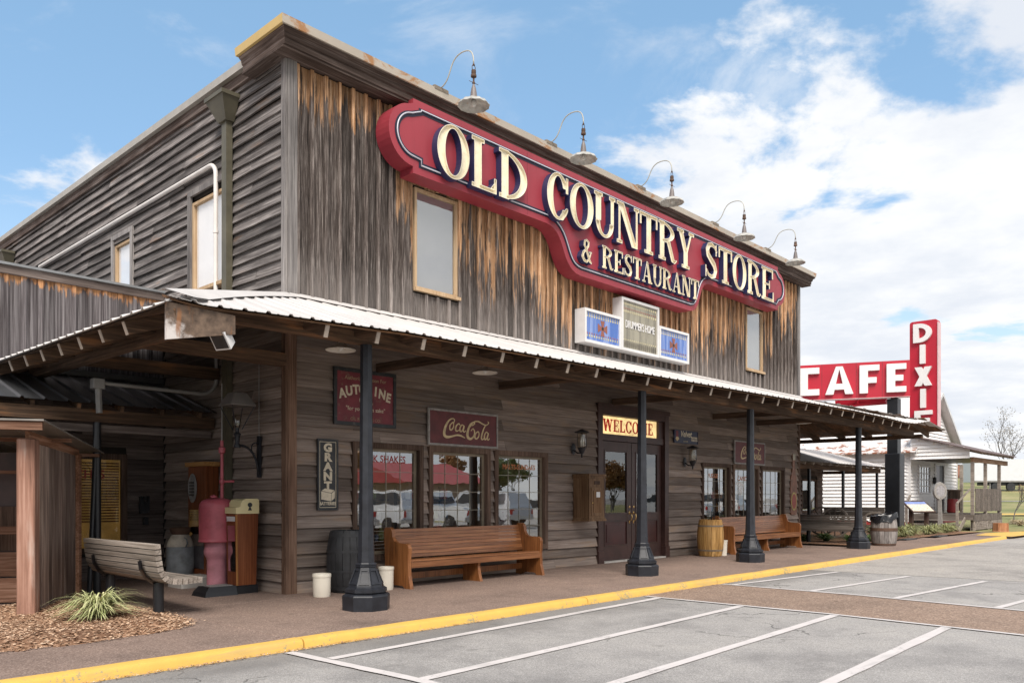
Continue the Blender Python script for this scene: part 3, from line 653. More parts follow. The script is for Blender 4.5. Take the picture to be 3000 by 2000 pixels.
# ------------------------------------------------------------------ porch roof wrapping three sides
canopy = thing('porch_canopy', 'long white metal porch roof on black iron columns along the store front', 'porch', (8.7,-2.1,0))
EVP = [(-2.95,3.33),(-2.57,3.29),(-1.81,3.331),(.035,3.407),(3.41,3.442),(10.5,3.535),(14.5,3.575),(16.8,3.565),(18.36,3.535),(19.3,3.57),(20.67,3.73)]
def ev(x):
    for (a, za), (b, zb) in zip(EVP, EVP[1:]):
        if x <= b: t = max(0, (x-a)/(b-a)); return za+(zb-za)*t
    return EVP[-1][1]
HL = (-2.95,-2.7); HR = (20.67,-2.7)
zw = lambda x: 4.30+.004*x
def rf(x, y, off=0):    # front slope surface
    t = -y/2.7; return (x, y, zw(max(0,min(W,x)))*(1-t)+ev(x)*t+off)
def ytop(x):            # hips on both ends
    if x < 0: return x/HL[0]*HL[1]
    if x > W: return (x-W)/(HR[0]-W)*HR[1]
    return 0.
def ribbed(x0, x1, pitch=.268):
    mb = MB(); xs = []
    k = math.floor(x0/pitch)-1; cols = []
    while k*pitch < x1+pitch:
        b = k*pitch
        for dx, dz in ((-.034,0),(-.016,.022),(.016,.022),(.034,0),(.095,.0),(.105,.005),(.125,.005),(.135,0)): cols.append((b+dx, dz))
        k += 1
    cols = [(x0, 0)] + [c for c in cols if x0+.002 < c[0] < x1-.002] + [(x1, 0)]
    m = 4; vs = []; fs = []
    for x, dz in cols:
        yt = min(ytop(x), -.004)
        for i in range(m+1):
            y = yt + (-2.72-yt)*i/m; p = rf(x, max(y,-2.7)); vs.append((x, y, p[2]+dz+.012))
    for c in range(len(cols)-1):
        for i in range(m): fs.append((c*(m+1)+i, (c+1)*(m+1)+i, (c+1)*(m+1)+i+1, c*(m+1)+i+1))
    o = len(vs); 
    vs2 = [(v[0], v[1], v[2]-.006) for v in vs]; vs += vs2; fs += [tuple(o+i for i in reversed(f)) for f in fs]
    for c in range(len(cols)-1):
        e = m; fs.append((c*(m+1)+e, (c+1)*(m+1)+e, o+(c+1)*(m+1)+e, o+c*(m+1)+e))
    return mb.add(vs, fs)
part('front_roof_sheet', ribbed(-2.93, 20.65), M_roofwhite, canopy, fix=False)
# left slope, eave running back along x = -2.9
def lslope(u, y, off=0):   # u 0 at wall, 1 at eave
    return (-2.93*u, y, 4.30*(1-u)+ (3.30+.01*y)*u + off)
def ribside():
    mb = MB(); cols = []; k = -11; P = .268
    while k*P < 4.1:
        for dy, dz in ((-.034,0),(-.016,.022),(.016,.022),(.034,0)): cols.append((k*P+dy, dz))
        k += 1
    cols = [(-2.70,0)]+[c for c in cols if -2.69 < c[0] < 3.96]+[(3.97,0)]
    vs = []; fs = []
    for y, dz in cols:
        ut = 0 if y >= 0 else y/HL[1]
        for i in range(4):
            u = ut+(1.006-ut)*i/3; p = lslope(u, y); vs.append((p[0], y, p[2]+dz+.012))
    for c in range(len(cols)-1):
        for i in range(3): fs.append((c*4+i, (c+1)*4+i, (c+1)*4+i+1, c*4+i+1))
    o = len(vs); vs += [(v[0], v[1], v[2]-.006) for v in vs]; fs += [tuple(o+i for i in reversed(f)) for f in fs]
    for c in range(len(cols)-1): fs.append((c*4+3, (c+1)*4+3, o+(c+1)*4+3, o+c*4+3))
    return mb.add(vs, fs)
part('side_roof_sheet', ribside(), M_roofwhite, canopy, fix=False)
def strip3(a, b, wd1, wd2, off, th=.006):   # bent cap along a hip line
    a, b = Vector(a), Vector(b); return a, b
hipc = MB(); A0 = Vector((.0,-.0,4.36)); A1 = Vector((-2.98,-2.74,3.375))
nrow = 10; vs = []
for i in range(nrow+1):
    p = A0.lerp(A1, i/nrow); x, y = p.x, p.y
    f_ = rf(x+.26, y)[2] if x+.26 < W else 0
    vs += [(x-.07, y+.02, p.z-.02), (x, y, p.z+.012), (x+.27, y-.02, rf(x+.27, max(y-.02,-2.7))[2]+.045)]
hipc.add(vs, [(3*i+k, 3*i+k+1, 3*i+k+4, 3*i+k+3) for i in range(nrow) for k in range(2)])
part('hip_cap', hipc, M_roofwhite, canopy, fix=False)
part('wall_flashing', MB().add([(0,-.03,zw(0)+.075),(W,-.03,zw(W)+.075),(W,-.14,zw(W)-.02+.02),(0,-.14,zw(0)+.0)], [(0,1,2,3)]), M_roofwhite, canopy, fix=False)
# right slope beyond the end wall
BR = Vector((22.4,-2.62,3.55))
def rslope(x, y):
    t = (x-W)/(22.4-W); return 4.37*(1-t)+3.55*t
def rightroof():
    mb = MB(); vs = []; fs = []; cols = []; k = -10; P = .268
    while k*P < 4: 
        for dy, dz in ((-.034,0),(-.016,.022),(.016,.022),(.034,0)): cols.append((k*P+dy,dz))
        k += 1
    cols = [(-2.7,0)]+[c for c in cols if -2.69<c[0]<3.9]+[(3.9,0)]
    for y, dz in cols:
        xt = W if y >= 0 else W+(HR[0]-W)*(y/HR[1])
        for i in range(4):
            x = xt+(22.45-xt)*i/3; z = rslope(x,y) + (.0 if y>-1 else (ev(20.67)-rslope(20.67,-2.7))*max(0,(1-(x-xt)/(22.45-xt)))*((-1-y)/1.7))
            vs.append((x,y,z+dz+.012))
    for c in range(len(cols)-1):
        for i in range(3): fs.append((c*4+i,c*4+i+1,(c+1)*4+i+1,(c+1)*4+i))
    o = len(vs); vs += [(v[0],v[1],v[2]-.006) for v in vs]; fs += [tuple(o+i for i in reversed(f)) for f in fs]
    return mb.add(vs, fs)
part('end_roof_sheet', rightroof(), M_roofwhite, canopy, fix=False)
# underside: deck boards following the slope, then rafters, beam
nb = 14
for j in range(nb):
    y0 = -.02-(2.66)*j/nb; y1 = -.02-(2.66)*(j+1)/nb+.008
    xa = -2.9 if j == nb-1 else max(-2.9, (y0)/HL[1]*HL[0]); xe = W+(HR[0]-W)*(y0/HR[1])
    xs = [xa]; 
    while xs[-1] < xe-.01: xs.append(min(xe, xs[-1]+.24))
    vs = []; fs = []
    for x in xs:
        for y, dz in ((y0,-.012),(y1,-.012),(y1,-.034),(y0,-.034)): vs.append((x, y, rf(x, y)[2]+dz))
    for i in range(len(xs)-1):
        for k in range(4): fs.append((i*4+k, i*4+(k+1)%4, (i+1)*4+(k+1)%4, (i+1)*4+k))
    fs += [(0,1,2,3), tuple((len(xs)-1)*4+k for k in (3,2,1,0))]
    part('deck_board', MB().add(vs, fs), M_decking, canopy)
def leftdeck():
    for j in range(14):
        u0 = .01+.97*j/14; u1 = .01+.97*(j+1)/14-.003; ys = -2.68*u0 if j < 13 else -2.6
        vs = []
        for y in (ys, 3.95):
            for u, dz in ((u0,-.006),(u1,-.006),(u1,-.028),(u0,-.028)): p = lslope(u, y); vs.append((p[0], p[1], p[2]+dz))
        part('deck_board', MB().add(vs, [(0,1,5,4),(1,2,6,5),(2,3,7,6),(3,0,4,7),(0,1,2,3),(7,6,5,4)]), M_beamy, canopy)
leftdeck()
for j in range(8):
    x0 = W+.1+(22.35-W-.1)*j/8; x1 = W+.1+(22.35-W-.1)*(j+1)/8-.01; ys = max(-2.6, (x0-W)/(HR[0]-W)*HR[1])
    part('deck_board', MB().add([(x,y,rslope(x,y)-.01-d+( .0)) for d in (0,.022) for x in (x0,x1) for y in (ys,3.8)], [(0,1,3,2),(4,6,7,5),(0,2,6,4),(1,5,7,3),(0,4,5,1),(2,3,7,6)]), M_decking, canopy)
k = 0; x = -1.096
while x < 19.6:
    yt = min(ytop(x), 0)-.03; a = rf(x, yt); b = rf(x, -2.62)
    p0 = Vector((x, a[1], a[2]-.11)); p1 = Vector((x, b[1], b[2]-.11))
    r0 = part('rafter', MB().beam(p0, p1, .05, .14), M_beamy, canopy)
    d = (p1-p0).normalized(); part('rafter_end', MB().beam(p1+d*.0005, p1+d*.012, .052, .142), M_tail, r0)
    x += .717
for k in range(9):
    y = -1.5+k*.66; ut = 0.02 if y >= 0 else y/HL[1]
    a = lslope(ut, y); b = lslope(.975, y); p0 = Vector((a[0],y,a[2]-.11)); p1 = Vector((b[0],y,b[2]-.11))
    r0 = part('rafter', MB().beam(p0, p1, .05, .14), M_beam, canopy); d = (p1-p0).normalized()
    part('rafter_end', MB().beam(p1+d*.0005, p1+d*.012, .052, .142), M_tail, r0)
for k in range(7):
    y = -2.2+k*.9; xt = W+.1 if y >= 0 else W+(HR[0]-W)*(y/HR[1])+.1
    p0 = Vector((xt,y,rslope(xt,y)-.12)); p1 = Vector((22.3,y,rslope(22.3,y)-.14)); part('rafter', MB().beam(p0, p1, .05, .17), M_beam, canopy)
part('end_beam', MB().box(21.6,21.75,-2.2,3.8,3.30,3.42), M_beam, canopy)
part('hip_rafter', MB().beam((-2.86,-2.62,3.10),(-.05,-.05,4.05),.09,.26), M_beam, canopy)
part('front_beam', MB().box(-2.25,9.0,-2.19,-2.03,3.31,3.50), M_beam, canopy); part('front_beam', MB().box(9.002,20.9,-2.185,-2.025,3.31,3.495), M_beam, canopy)
part('side_beam', MB().box(-2.26,-2.10,-2.028,4.0,3.26,3.45), M_beamy, canopy)
for y in (0.02, 2.02): part('cross_beam', MB().box(-2.098,-.04,y-.07,y+.07,3.29,3.47), M_beam, canopy)
for x in (1.6,4.4,7.9,12.2,14.6): part('brace', MB().beam((x,-.04,3.45),(x,-2.02,3.42),.06,.14), M_beamy, canopy)
def peel():
    m, nt, b, o = newmat('peeling_white_paint'); geo = nd(nt, 'ShaderNodeNewGeometry'); sp = nd(nt, 'ShaderNodeSeparateXYZ'); nt.links.new(geo.outputs['Position'], sp.inputs[0]); v = coords(nt, (4,4,4), rand=False)
    q = mth(nt, 'ADD', mth(nt, 'ADD', mth(nt, 'MULTIPLY', mth(nt, 'SUBTRACT', sp.outputs[0], -2.80), 1.3), mth(nt, 'MULTIPLY', mth(nt, 'SUBTRACT', sp.outputs[2], 3.02), 1.6)), mth(nt, 'MULTIPLY', mth(nt, 'SUBTRACT', noise(nt, v, 1., 7., .65), .5), 1.1))
    c = mixc(nt, sstep(nt, q, -.12, .10), (.55,.51,.49), ramp(nt, noise(nt, v, 3., 6.), [(.3,(.05,.032,.022)),(.7,(.17,.115,.08))])); c = mixc(nt, mth(nt,'MULTIPLY',sstep(nt, noise(nt, coords(nt,(9,9,2.),rand=False), 1., 6.), .56, .66),.7), c, (.26,.11,.04))
    nt.links.new(c, b.inputs['Base Color']); b.inputs['Roughness'].default_value = .8; return m
wf = peel()
part('painted_fascia', MB().add([(-2.93,-2.66,3.285),(-2.22,-2.66,3.262),(-2.22,-2.66,3.07),(-2.93,-2.66,2.92),(-2.93,-2.62,3.285),(-2.22,-2.62,3.262),(-2.22,-2.62,3.07),(-2.93,-2.62,2.92)], [(3,2,1,0),(4,5,6,7),(0,1,5,4),(1,2,6,5),(2,3,7,6),(3,0,4,7)]), wf, canopy)
# iron columns: octagonal plinth, panelled bell, collar, tapered shaft
def column(x, y):
    c = part('column', MB().lathe([(.112,.585),(.104,.72),(.097,.95),(.09,1.4),(.084,2.0),(.078,2.8),(.076,3.309)], 8, (x,y,0), R(22.5)), M_iron, canopy)
    part('plinth', MB().lathe([(.30,0),(.305,.175),(.295,.19),(.275,.20),(.262,.205)], 8, (x,y,0), R(22.5)), M_iron, c)
    part('bell', MB().lathe([(.25,.206),(.268,.225),(.268,.262),(.245,.275),(.228,.285),(.222,.31),(.19,.38),(.155,.46),(.136,.515),(.13,.53)], 8, (x,y,0), R(22.5)), M_iron, c)
    part('collar', MB().lathe([(.132,.531),(.142,.535),(.142,.548),(.130,.551),(.139,.556),(.139,.568),(.124,.572),(.118,.585)], 8, (x,y,0), R(22.5)), M_iron, c)
    for k in range(8):
        a = 2*math.pi*k/8; ca = math.cos(R(22.5)); t = Vector((-math.sin(a), math.cos(a), 0)); nrm = Vector((math.cos(a), math.sin(a), 0)); B = Vector((x,y,0))
        def pt(r_, z, s_, o): return B + nrm*(r_*ca+o) + t*(s_*r_*math.sin(R(22.5))) + Vector((0,0,z))
        zs = [(.215,.325),(.187,.385),(.156,.46),(.140,.505)]
        mb = MB()
        for sgn in (-1,1):
            vs = []
            for r_, z in zs: vs += [pt(r_,z,sgn*.80,.012), pt(r_,z,sgn*.66,.012), pt(r_,z,sgn*.80,-.004), pt(r_,z,sgn*.66,-.004)]
            mb.add(vs, [f for i in range(3) for f in ((4*i,4*i+1,4*i+5,4*i+4),(4*i,4*i+4,4*i+6,4*i+2),(4*i+1,4*i+3,4*i+7,4*i+5))])
        for (r_, z), (r2, z2) in ((zs[0],(.206,.344)),(zs[3],(.146,.49))):
            mb.add([pt(r_,z,-.66,.012),pt(r_,z,.66,.012),pt(r2,z2,.66,.012),pt(r2,z2,-.66,.012),pt(r_,z,-.66,-.004),pt(r_,z,.66,-.004),pt(r2,z2,.66,-.004),pt(r2,z2,-.66,-.004)], [(0,1,2,3),(0,1,5,4),(2,3,7,6)])
        part('raised_panel', mb, M_iron, c)
    return c
for x in (-.17, 5.93, 10.09, 16.4): column(x, -2.12)
# awning of bare galvanized sheets over the wing window
awn = thing('metal_awning', 'low ribbed galvanized awning with timber beam under the porch at the far left', 'awning', (-1.8,2.1,0))
def awsheet():
    mb = MB(); cols = []; k = 0; P = .30
    while -.05-k*P > -6: 
        b = -.15-k*P
        for dx, dz in ((.03,0),(.012,.028),(-.012,.028),(-.03,0)): cols.append((b+dx,dz))
        k += 1
    cols = [(-.04,0)]+cols; vs = []; fs = []
    for x, dz in cols:
        for i in range(3):
            t = i/2; vs.append((x, 4.03-(2.02)*t, 3.40-.64*t+dz))
    for c in range(len(cols)-1):
        for i in range(2): fs.append((c*3+i,c*3+i+1,(c+1)*3+i+1,(c+1)*3+i))
    o = len(vs); vs += [(a,b,c-.005) for a,b,c in vs]; fs += [tuple(o+i for i in reversed(f)) for f in fs]
    return mb.add(vs, fs)
part('roof_sheet', awsheet(), M_roofgalv, awn, fix=False)
part('beam', MB().box(-6,-.05,2.10,2.20,2.50,2.68), M_beam, awn); part('lower_beam', MB().box(-6,-.05,2.205,2.29,2.36,2.47), M_clapwing, awn)
for k in range(9): part('rafter', MB().beam((-.3-k*.6,4.0,3.32),(-.3-k*.6,2.08,2.71),.05,.09), M_beam, awn)
part('top_flashing', MB().box(-6,-.04,3.97,4.06,3.41,3.50), M_roofgalv, awn)
part('post', MB().tube([(-1.83,2.16,0),(-1.83,2.16,2.5)],.055,12), M_steel, awn, 40)
part('brace_post', MB().tube([(-1.96,2.10,0),(-1.88,2.14,1.5),(-1.85,2.15,2.3)],.035,10), M_steel, awn, 40)
# ------------------------------------------------------------------ lettering from signed-distance glyphs
class G:
    def __init__(s, w, n=72, pad=.06):
        s.w = w; s.h = 1.0; st = 1.0/n
        s.xs = np.arange(-pad, w+pad+st, st); s.ys = np.arange(-pad, 1+pad+st, st)
        s.X, s.Y = np.meshgrid(s.xs, s.ys); s.d = np.full(s.X.shape, 9.)
    def bx_(s, x0, y0, x1, y1):
        cx, cy, hx, hy = (x0+x1)/2, (y0+y1)/2, (x1-x0)/2, (y1-y0)/2
        qx, qy = abs(s.X-cx)-hx, abs(s.Y-cy)-hy
        return np.hypot(np.maximum(qx,0), np.maximum(qy,0)) + np.minimum(np.maximum(qx,qy),0)
    def el_(s, cx, cy, a, b):
        k = np.hypot((s.X-cx)/a, (s.Y-cy)/b); k2 = np.hypot((s.X-cx)/a**2, (s.Y-cy)/b**2)
        return k*(k-1)/np.maximum(k2, 1e-6)
    def seg_(s, x0, y0, x1, y1, r0, r1=None):
        r1 = r0 if r1 is None else r1; dx, dy = x1-x0, y1-y0
        t = np.clip(((s.X-x0)*dx+(s.Y-y0)*dy)/(dx*dx+dy*dy+1e-12), 0, 1)
        return np.hypot(s.X-x0-t*dx, s.Y-y0-t*dy) - (r0+(r1-r0)*t)
    def par_(s, x0, x1, y0, x2, x3, y1):     # slanted bar between two horizontals
        t = (s.Y-y0)/(y1-y0); l = x0+(x2-x0)*t; r = x1+(x3-x1)*t; k = math.hypot(1, (x2-x0)/(y1-y0))
        return np.maximum(np.maximum((l-s.X)/k, (s.X-r)/k), np.maximum(y0-s.Y, s.Y-y1))
    def u(s, d): s.d = np.minimum(s.d, d); return s
    def sub(s, d): s.d = np.maximum(s.d, -d); return s
    def b(s, *a): return s.u(s.bx_(*a))
    def line(s, pts, rs):
        if not isinstance(rs, (list, tuple)): rs = [rs]*len(pts)
        for i in range(len(pts)-1): s.u(s.seg_(*pts[i], *pts[i+1], rs[i], rs[i+1]))
        return s
    def loops(s, lev=0.):
        D = s.d-lev; ny, nx = D.shape; seg = {}
        def ip(a, b, da, db): t = da/(da-db); return (a[0]+(b[0]-a[0])*t, a[1]+(b[1]-a[1])*t)
        nxt = {}; pos = {}
        ins = D < 0
        cells = np.argwhere((ins[:-1,:-1] | ins[1:,:-1] | ins[:-1,1:] | ins[1:,1:]) & ~(ins[:-1,:-1] & ins[1:,:-1] & ins[:-1,1:] & ins[1:,1:]))
        for j, i in cells:
            c = [(i,j),(i+1,j),(i+1,j+1),(i,j+1)]; v = [D[q[1],q[0]] for q in c]
            cr = []
            for k in range(4):
                a, b2 = c[k], c[(k+1)%4]; da, db = v[k], v[(k+1)%4]
                if (da < 0) != (db < 0):
                    key = (min(a,b2), max(a,b2)); pos[key] = ip((s.xs[a[0]],s.ys[a[1]]),(s.xs[b2[0]],s.ys[b2[1]]),da,db); cr.append((key, da < 0))
            # leaving (inside->outside) edge connects to the next entering edge, ccw
            outs = [q for q, f in cr if f]; inn = [q for q, f in cr if not f]
            if len(cr) == 2: nxt[inn[0]] = nxt.get(inn[0], []) ; nxt[outs[0]] = nxt.get(outs[0], []); nxt[outs[0]].append(inn[0])
            elif len(cr) == 4:
                for k in range(4):
                    if cr[k][1]: nxt.setdefault(cr[k][0], []).append(cr[(k-1)%4][0])
        L_ = []; used = set()
        for st in list(nxt):
            if st in used or not nxt[st]: continue
            lp = []; k = st
            while k not in used and nxt.get(k):
                used.add(k); lp.append(pos[k]); k = nxt[k][0]
            if len(lp) > 5: L_.append(simp(lp))
        return L_
def simp(p, eps=.0016):
    def rdp(a):
        if len(a) < 3: return a
        (x0,y0),(x1,y1) = a[0], a[-1]; L2 = math.hypot(x1-x0,y1-y0)+1e-12
        dm, im = 0, 0
        for i in range(1, len(a)-1):
            d = abs((x1-x0)*(y0-a[i][1])-(x0-a[i][0])*(y1-y0))/L2 if L2 > 1e-6 else math.hypot(a[i][0]-x0,a[i][1]-y0)
            if d > dm: dm, im = d, i
        if dm > eps: return rdp(a[:im+1])[:-1]+rdp(a[im:])
        return [a[0], a[-1]]
    h_ = len(p)//2; return rdp(p[:h_+1])[:-1]+rdp(p[h_:]+[p[0]])[:-1]
def fill(loops, fn, d0, d1, bevel=0):
    """extrude flat loops (even-odd) between depths d0 (back) and d1 (front); fn(u,v,d)->xyz"""
    cu = bpy.data.curves.new('t', 'CURVE'); cu.dimensions = '2D'; cu.fill_mode = 'BOTH'; cu.extrude = .5
    for lp in loops:
        sp = cu.splines.new('POLY'); sp.points.add(len(lp)-1); sp.use_cyclic_u = True
        for k, (x, y) in enumerate(lp): sp.points[k].co = (x, y, 0, 1)
    o = bpy.data.objects.new('t', cu); me = bpy.data.meshes.new_from_object(o)
    mb = MB(); mb.add([fn(v.co.x, v.co.y, d1 if v.co.z > 0 else d0) for v in me.vertices], [tuple(p.vertices) for p in me.polygons])
    bpy.data.objects.remove(o); bpy.data.curves.remove(cu); bpy.data.meshes.remove(me); return mb
def text(s_, size, fn, d0, d1, align='CENTER', sx=1., shear=0., bold=0., space=1.):
    cu = bpy.data.curves.new('t', 'FONT'); cu.body = s_; cu.size = size; cu.align_x = align; cu.extrude = .5; cu.offset = bold; cu.shear = shear; cu.space_character = space; cu.resolution_u = 3
    o = bpy.data.objects.new('t', cu); me = bpy.data.meshes.new_from_object(o)
    mb = MB(); mb.add([fn(v.co.x*sx, v.co.y, d1 if v.co.z > 0 else d0) for v in me.vertices], [tuple(p.vertices) for p in me.polygons])
    bpy.data.objects.remove(o); bpy.data.curves.remove(cu); bpy.data.meshes.remove(me); return mb
onfront = lambda x0, z0, y: (lambda u, v, d: (x0+u, y-d, z0+v))      # faces the street (-y)
onleft = lambda y0, z0, x: (lambda u, v, d: (x-d, y0-u, z0+v))       # faces -x; u runs towards the street
ST_, TH, SF, SG = .215, .085, .10, .085
def slab(ch, w):
    g = G(w); s, t = ST_, TH
    if ch == 'O': g.u(g.el_(w/2,.5,w/2,.515)).sub(g.el_(w/2,.5,w/2-s,.515-.085))
    elif ch == 'C':
        g.u(g.el_(w*.53,.5,w*.53,.515)).sub(g.el_(w*.53,.5,w*.53-s,.515-.085)); g.sub(g.bx_(w*.60,.25,2,.70)); g.d = np.maximum(g.d, g.X-w)
        g.b(w-.095,.61,w,.97); g.u(g.seg_(w*.70,.075,w-.05,.27,.075,.045))
    elif ch == 'L': g.b(.07,0,.07+s,1).b(0,1-SF,.07+s+.08,1).b(0,0,w,SF).b(w-SG,0,w,.32).u(g.par_(w-.2,w-.05,.08,w-.08,w-.05,.22))
    elif ch == 'D':
        a = w-.12; e = g.el_(.12,.5,a,.5); i = g.el_(.12,.5,a-s,.5-.085)
        g.u(np.maximum(np.maximum(e, -i), .2-g.X)).b(.07,0,.07+s,1).b(0,1-SF,.3,1).b(0,0,.3,SF)
    elif ch == 'U':
        e = np.maximum(np.maximum(g.el_(w/2,.36,w/2-.06,.375), -g.el_(w/2,.36,w/2-.06-s*.8,.29)), g.Y-.36)
        g.u(e).b(.06,.35,.06+s,1).b(w-.06-s*.62,.35,w-.06,1).b(0,1-SF,.06+s+.06,1).b(w-.06-s*.62-.06,1-SF,w,1)
    elif ch == 'N':
        g.b(.07,0,.16,1).b(w-.16,0,w-.07,1).u(g.par_(w-.07-s*1.2,w-.07,0,.04,.04+s*1.2,1)).b(0,1-SF,.2,1).b(0,0,.24,SF).b(w-.24,1-SF,w,1)
    elif ch == 'T': g.b(w/2-s/2,0,w/2+s/2,1).b(0,1-SF,w,1).b(0,.68,SG,1).b(w-SG,.68,w,1).b(w/2-.2,0,w/2+.2,SF)
    elif ch in 'RP':
        a = w*.84-.12; e = np.maximum(np.maximum(g.el_(.14,.735,a,.265), -g.el_(.14,.735,a-s*.92,.265-.085)), .2-g.X)
        g.u(e).b(.06,0,.06+s,1).b(0,1-SF,.3,1).b(0,0,.06+s+.07,SF).b(.2,.47,w*.5,.55)
        g.u(g.seg_(w*.55,.48,w*.76,.10,.085,.085)).u(g.seg_(w*.76,.10,w*.86,.05,.08,.05)).u(g.seg_(w*.86,.05,w-.03,.10,.05,.03)); g.d = np.maximum(g.d, -g.Y)
    elif ch == 'Y': g.b(w/2-s/2,0,w/2+s/2,.45).u(g.par_(w/2-s/2,w/2+s/2,.42,.05,.05+s*1.05,1)).u(g.par_(w/2,w/2+.10,.42,w-.18,w-.09,1)).b(0,1-SF,.34,1).b(w-.28,1-SF,w,1).b(w/2-.2,0,w/2+.2,SF)
    elif ch == 'E':
        g.b(.07,0,.07+s,1).b(0,1-SF,w-.05,1).b(0,0,w,SF).b(w-.05-SG,.70,w-.05,1).b(w-SG,0,w,.32).b(.2,.465,w*.68,.535).b(w*.68-.07,.37,w*.68,.63)
    elif ch == 'W':
        for a, b2, c2, d2 in ((.22,.40,.04,.22),(.24,.34,.42,.52),(.64,.82,.44,.62),(.66,.74,.84,.92)): g.u(g.par_(w*a,w*b2,0,w*c2,w*d2,1))
        g.b(0,1-SF,w*.28,1).b(w*.76,1-SF,w,1).b(w*.38,1-SF,w*.62,1)
    elif ch == 'M':
        g.b(.07,0,.16,1).b(w-.09-s,0,w-.09,1).u(g.par_(w*.44,w*.56,.12,.07,.07+s,1)).u(g.par_(w*.44,w*.56,.12,w-.2,w-.1,1)).b(0,0,.24,SF).b(w-.4,0,w,SF).b(0,1-SF,.22,1).b(w-.3,1-SF,w,1)
    elif ch == 'A':
        g.u(g.par_(.08,.16,0,w*.44,w*.50,1)).u(g.par_(w-.10-s,w-.06,0,w*.40,w*.58,1)).b(w*.24,.27,w*.72,.34).b(0,0,.27,SF).b(w-.33,0,w,SF)
    elif ch == 'S':
        P = [(.86,.80),(.74,.90),(.52,.945),(.30,.90),(.19,.77),(.24,.63),(.45,.52),(.68,.41),(.79,.27),(.72,.12),(.50,.055),(.27,.09),(.14,.20)]; rr = [.04,.05,.06,.075,.09,.095,.10,.10,.09,.075,.06,.05,.04]
        g.line([(x*w/.95, y) for x, y in P], rr).b(w*.83,.66,w*.92,.99).b(w*.04,.01,w*.13,.34); g.d = np.maximum(g.d, np.maximum(-g.Y-.01, g.Y-1.01))
    elif ch == '&':
        g.line([(x*w/.8, y) for x, y in [(.40,.55),(.24,.70),(.26,.88),(.40,.95),(.54,.87),(.52,.72),(.36,.56),(.16,.40),(.10,.22),(.22,.08),(.40,.05),(.56,.16),(.66,.36),(.70,.48)]], [.06,.07,.06,.05,.06,.06,.06,.07,.085,.075,.06,.05,.05,.05])
        g.line([(x*w/.8, y) for x, y in [(.34,.62),(.48,.36),(.62,.10),(.72,.04)]], [.07,.08,.07,.05]).b(w*.72,.44,w*.98,.51); g.d = np.maximum(g.d, np.maximum(-g.Y-.01, g.Y-1.01))
    return g
def block(ch, w, s=.25, bar=.22):
    g = G(w)
    if ch == 'C': g.b(0,0,s*1.12,1).b(0,0,w,bar+.02).b(0,1-bar-.02,w,1)
    elif ch == 'A': g.u(g.par_(0,s*1.1,0,w*.5-s*.45,w*.5+.02,1)).u(g.par_(w-s*1.1,w,0,w*.5-.02,w*.5+s*.45,1)).b(w*.22,.17,w*.78,.38)
    elif ch == 'F': g.b(0,0,s*1.1,1).b(0,1-bar,w,1).b(0,.36,w*.86,.56)
    elif ch == 'E': g.b(0,0,s*1.1,1).b(0,1-bar,w,1).b(0,0,w,bar).b(0,.40,w*.85,.60)
    elif ch == 'I': g.b(0,0,w,1)
    elif ch == 'X': g.u(g.par_(0,s*1.25,0,w-s*1.25,w,1)).u(g.par_(w-s*1.25,w,0,0,s*1.25,1))
    elif ch == 'D':
        e = np.maximum(np.maximum(g.el_(w*.3,.5,w*.7,.5), -g.el_(w*.3,.5,w*.7-s,.5-bar)), w*.3-g.X); g.u(e).b(0,0,s,1).b(0,0,w*.32,bar).b(0,1-bar,w*.32,1)
    return g
# ------------------------------------------------------------------ the big red sign
bs = thing('store_sign', 'huge red shaped store sign with cream channel letters under the cornice', 'sign', (8.4,-.1,6.6))
def arc(cx, cz, r, a0, a1, n=18): return [(cx+r*math.cos(R(a0+(a1-a0)*k/n)), cz+r*math.sin(R(a0+(a1-a0)*k/n))) for k in range(n+1)]
def bez(p0, p1, p2, p3, n=14): return [tuple((1-t)**3*a+3*(1-t)**2*t*b+3*(1-t)*t*t*c+t**3*d for a,b,c,d in zip(p0,p1,p2,p3)) for t in [k/n for k in range(n+1)]]
OUT = [(15.11,7.77),(2.03,7.77),(2.03,7.695)] + [p for p in arc(2.03,7.175,.49,90,270)][1:] + [(2.03,6.58)]
OUT += [(5.05,6.58)] + bez((5.3,6.58),(5.92,6.55),(5.66,5.84),(6.32,5.79)) + [(10.3,5.79)] + bez((10.45,5.79),(11.05,5.82),(10.80,6.50),(11.3,6.58)) + [(15.11,6.58),(15.11,6.65)] + [p for p in arc(15.11,7.175,.46,-90,90)][1:-1] + [(15.11,7.695)]
def offs(poly, d):
    n = len(poly); r_ = []
    for i in range(n):
        a, b, c = Vector(poly[i-1]), Vector(poly[i]), Vector(poly[(i+1)%n])
        e1 = (b-a); e2 = (c-b)
        if e1.length < 1e-5: e1 = e2
        if e2.length < 1e-5: e2 = e1
        n1 = Vector((-e1.y, e1.x)).normalized(); n2 = Vector((-e2.y, e2.x)).normalized(); m = (n1+n2)
        m = m.normalized() if m.length > 1e-4 else n1; k = d/max(.45, m.dot(n1)); r_.append(tuple(b+m*k))
    return r_
area = sum(OUT[i-1][0]*OUT[i][1]-OUT[i][0]*OUT[i-1][1] for i in range(len(OUT)))
if area < 0: OUT.reverse()
fn0 = onfront(0, 0, 0)
part('panel', fill([OUT], fn0, .07, .40), M_red, bs)
for x, z0, z1 in ((4.75,6.60,7.75),(8.6,5.81,7.75),(12.0,6.60,7.75)): part('panel_seam', MB().box(x-.004,x+.004,-.4016,-.4003,z0,z1), paint('seam_dark_red',(.12,.012,.02),.6,.05) if 'seam_dark_red' not in MATS else MATS['seam_dark_red'], bs)  # thin dark red strips along the joints of the sign panel
I1, I2 = offs(OUT, .115), offs(OUT, .205)
part('navy_border', fill([I1, I2], fn0, .4018, .406), M_navyline, bs)
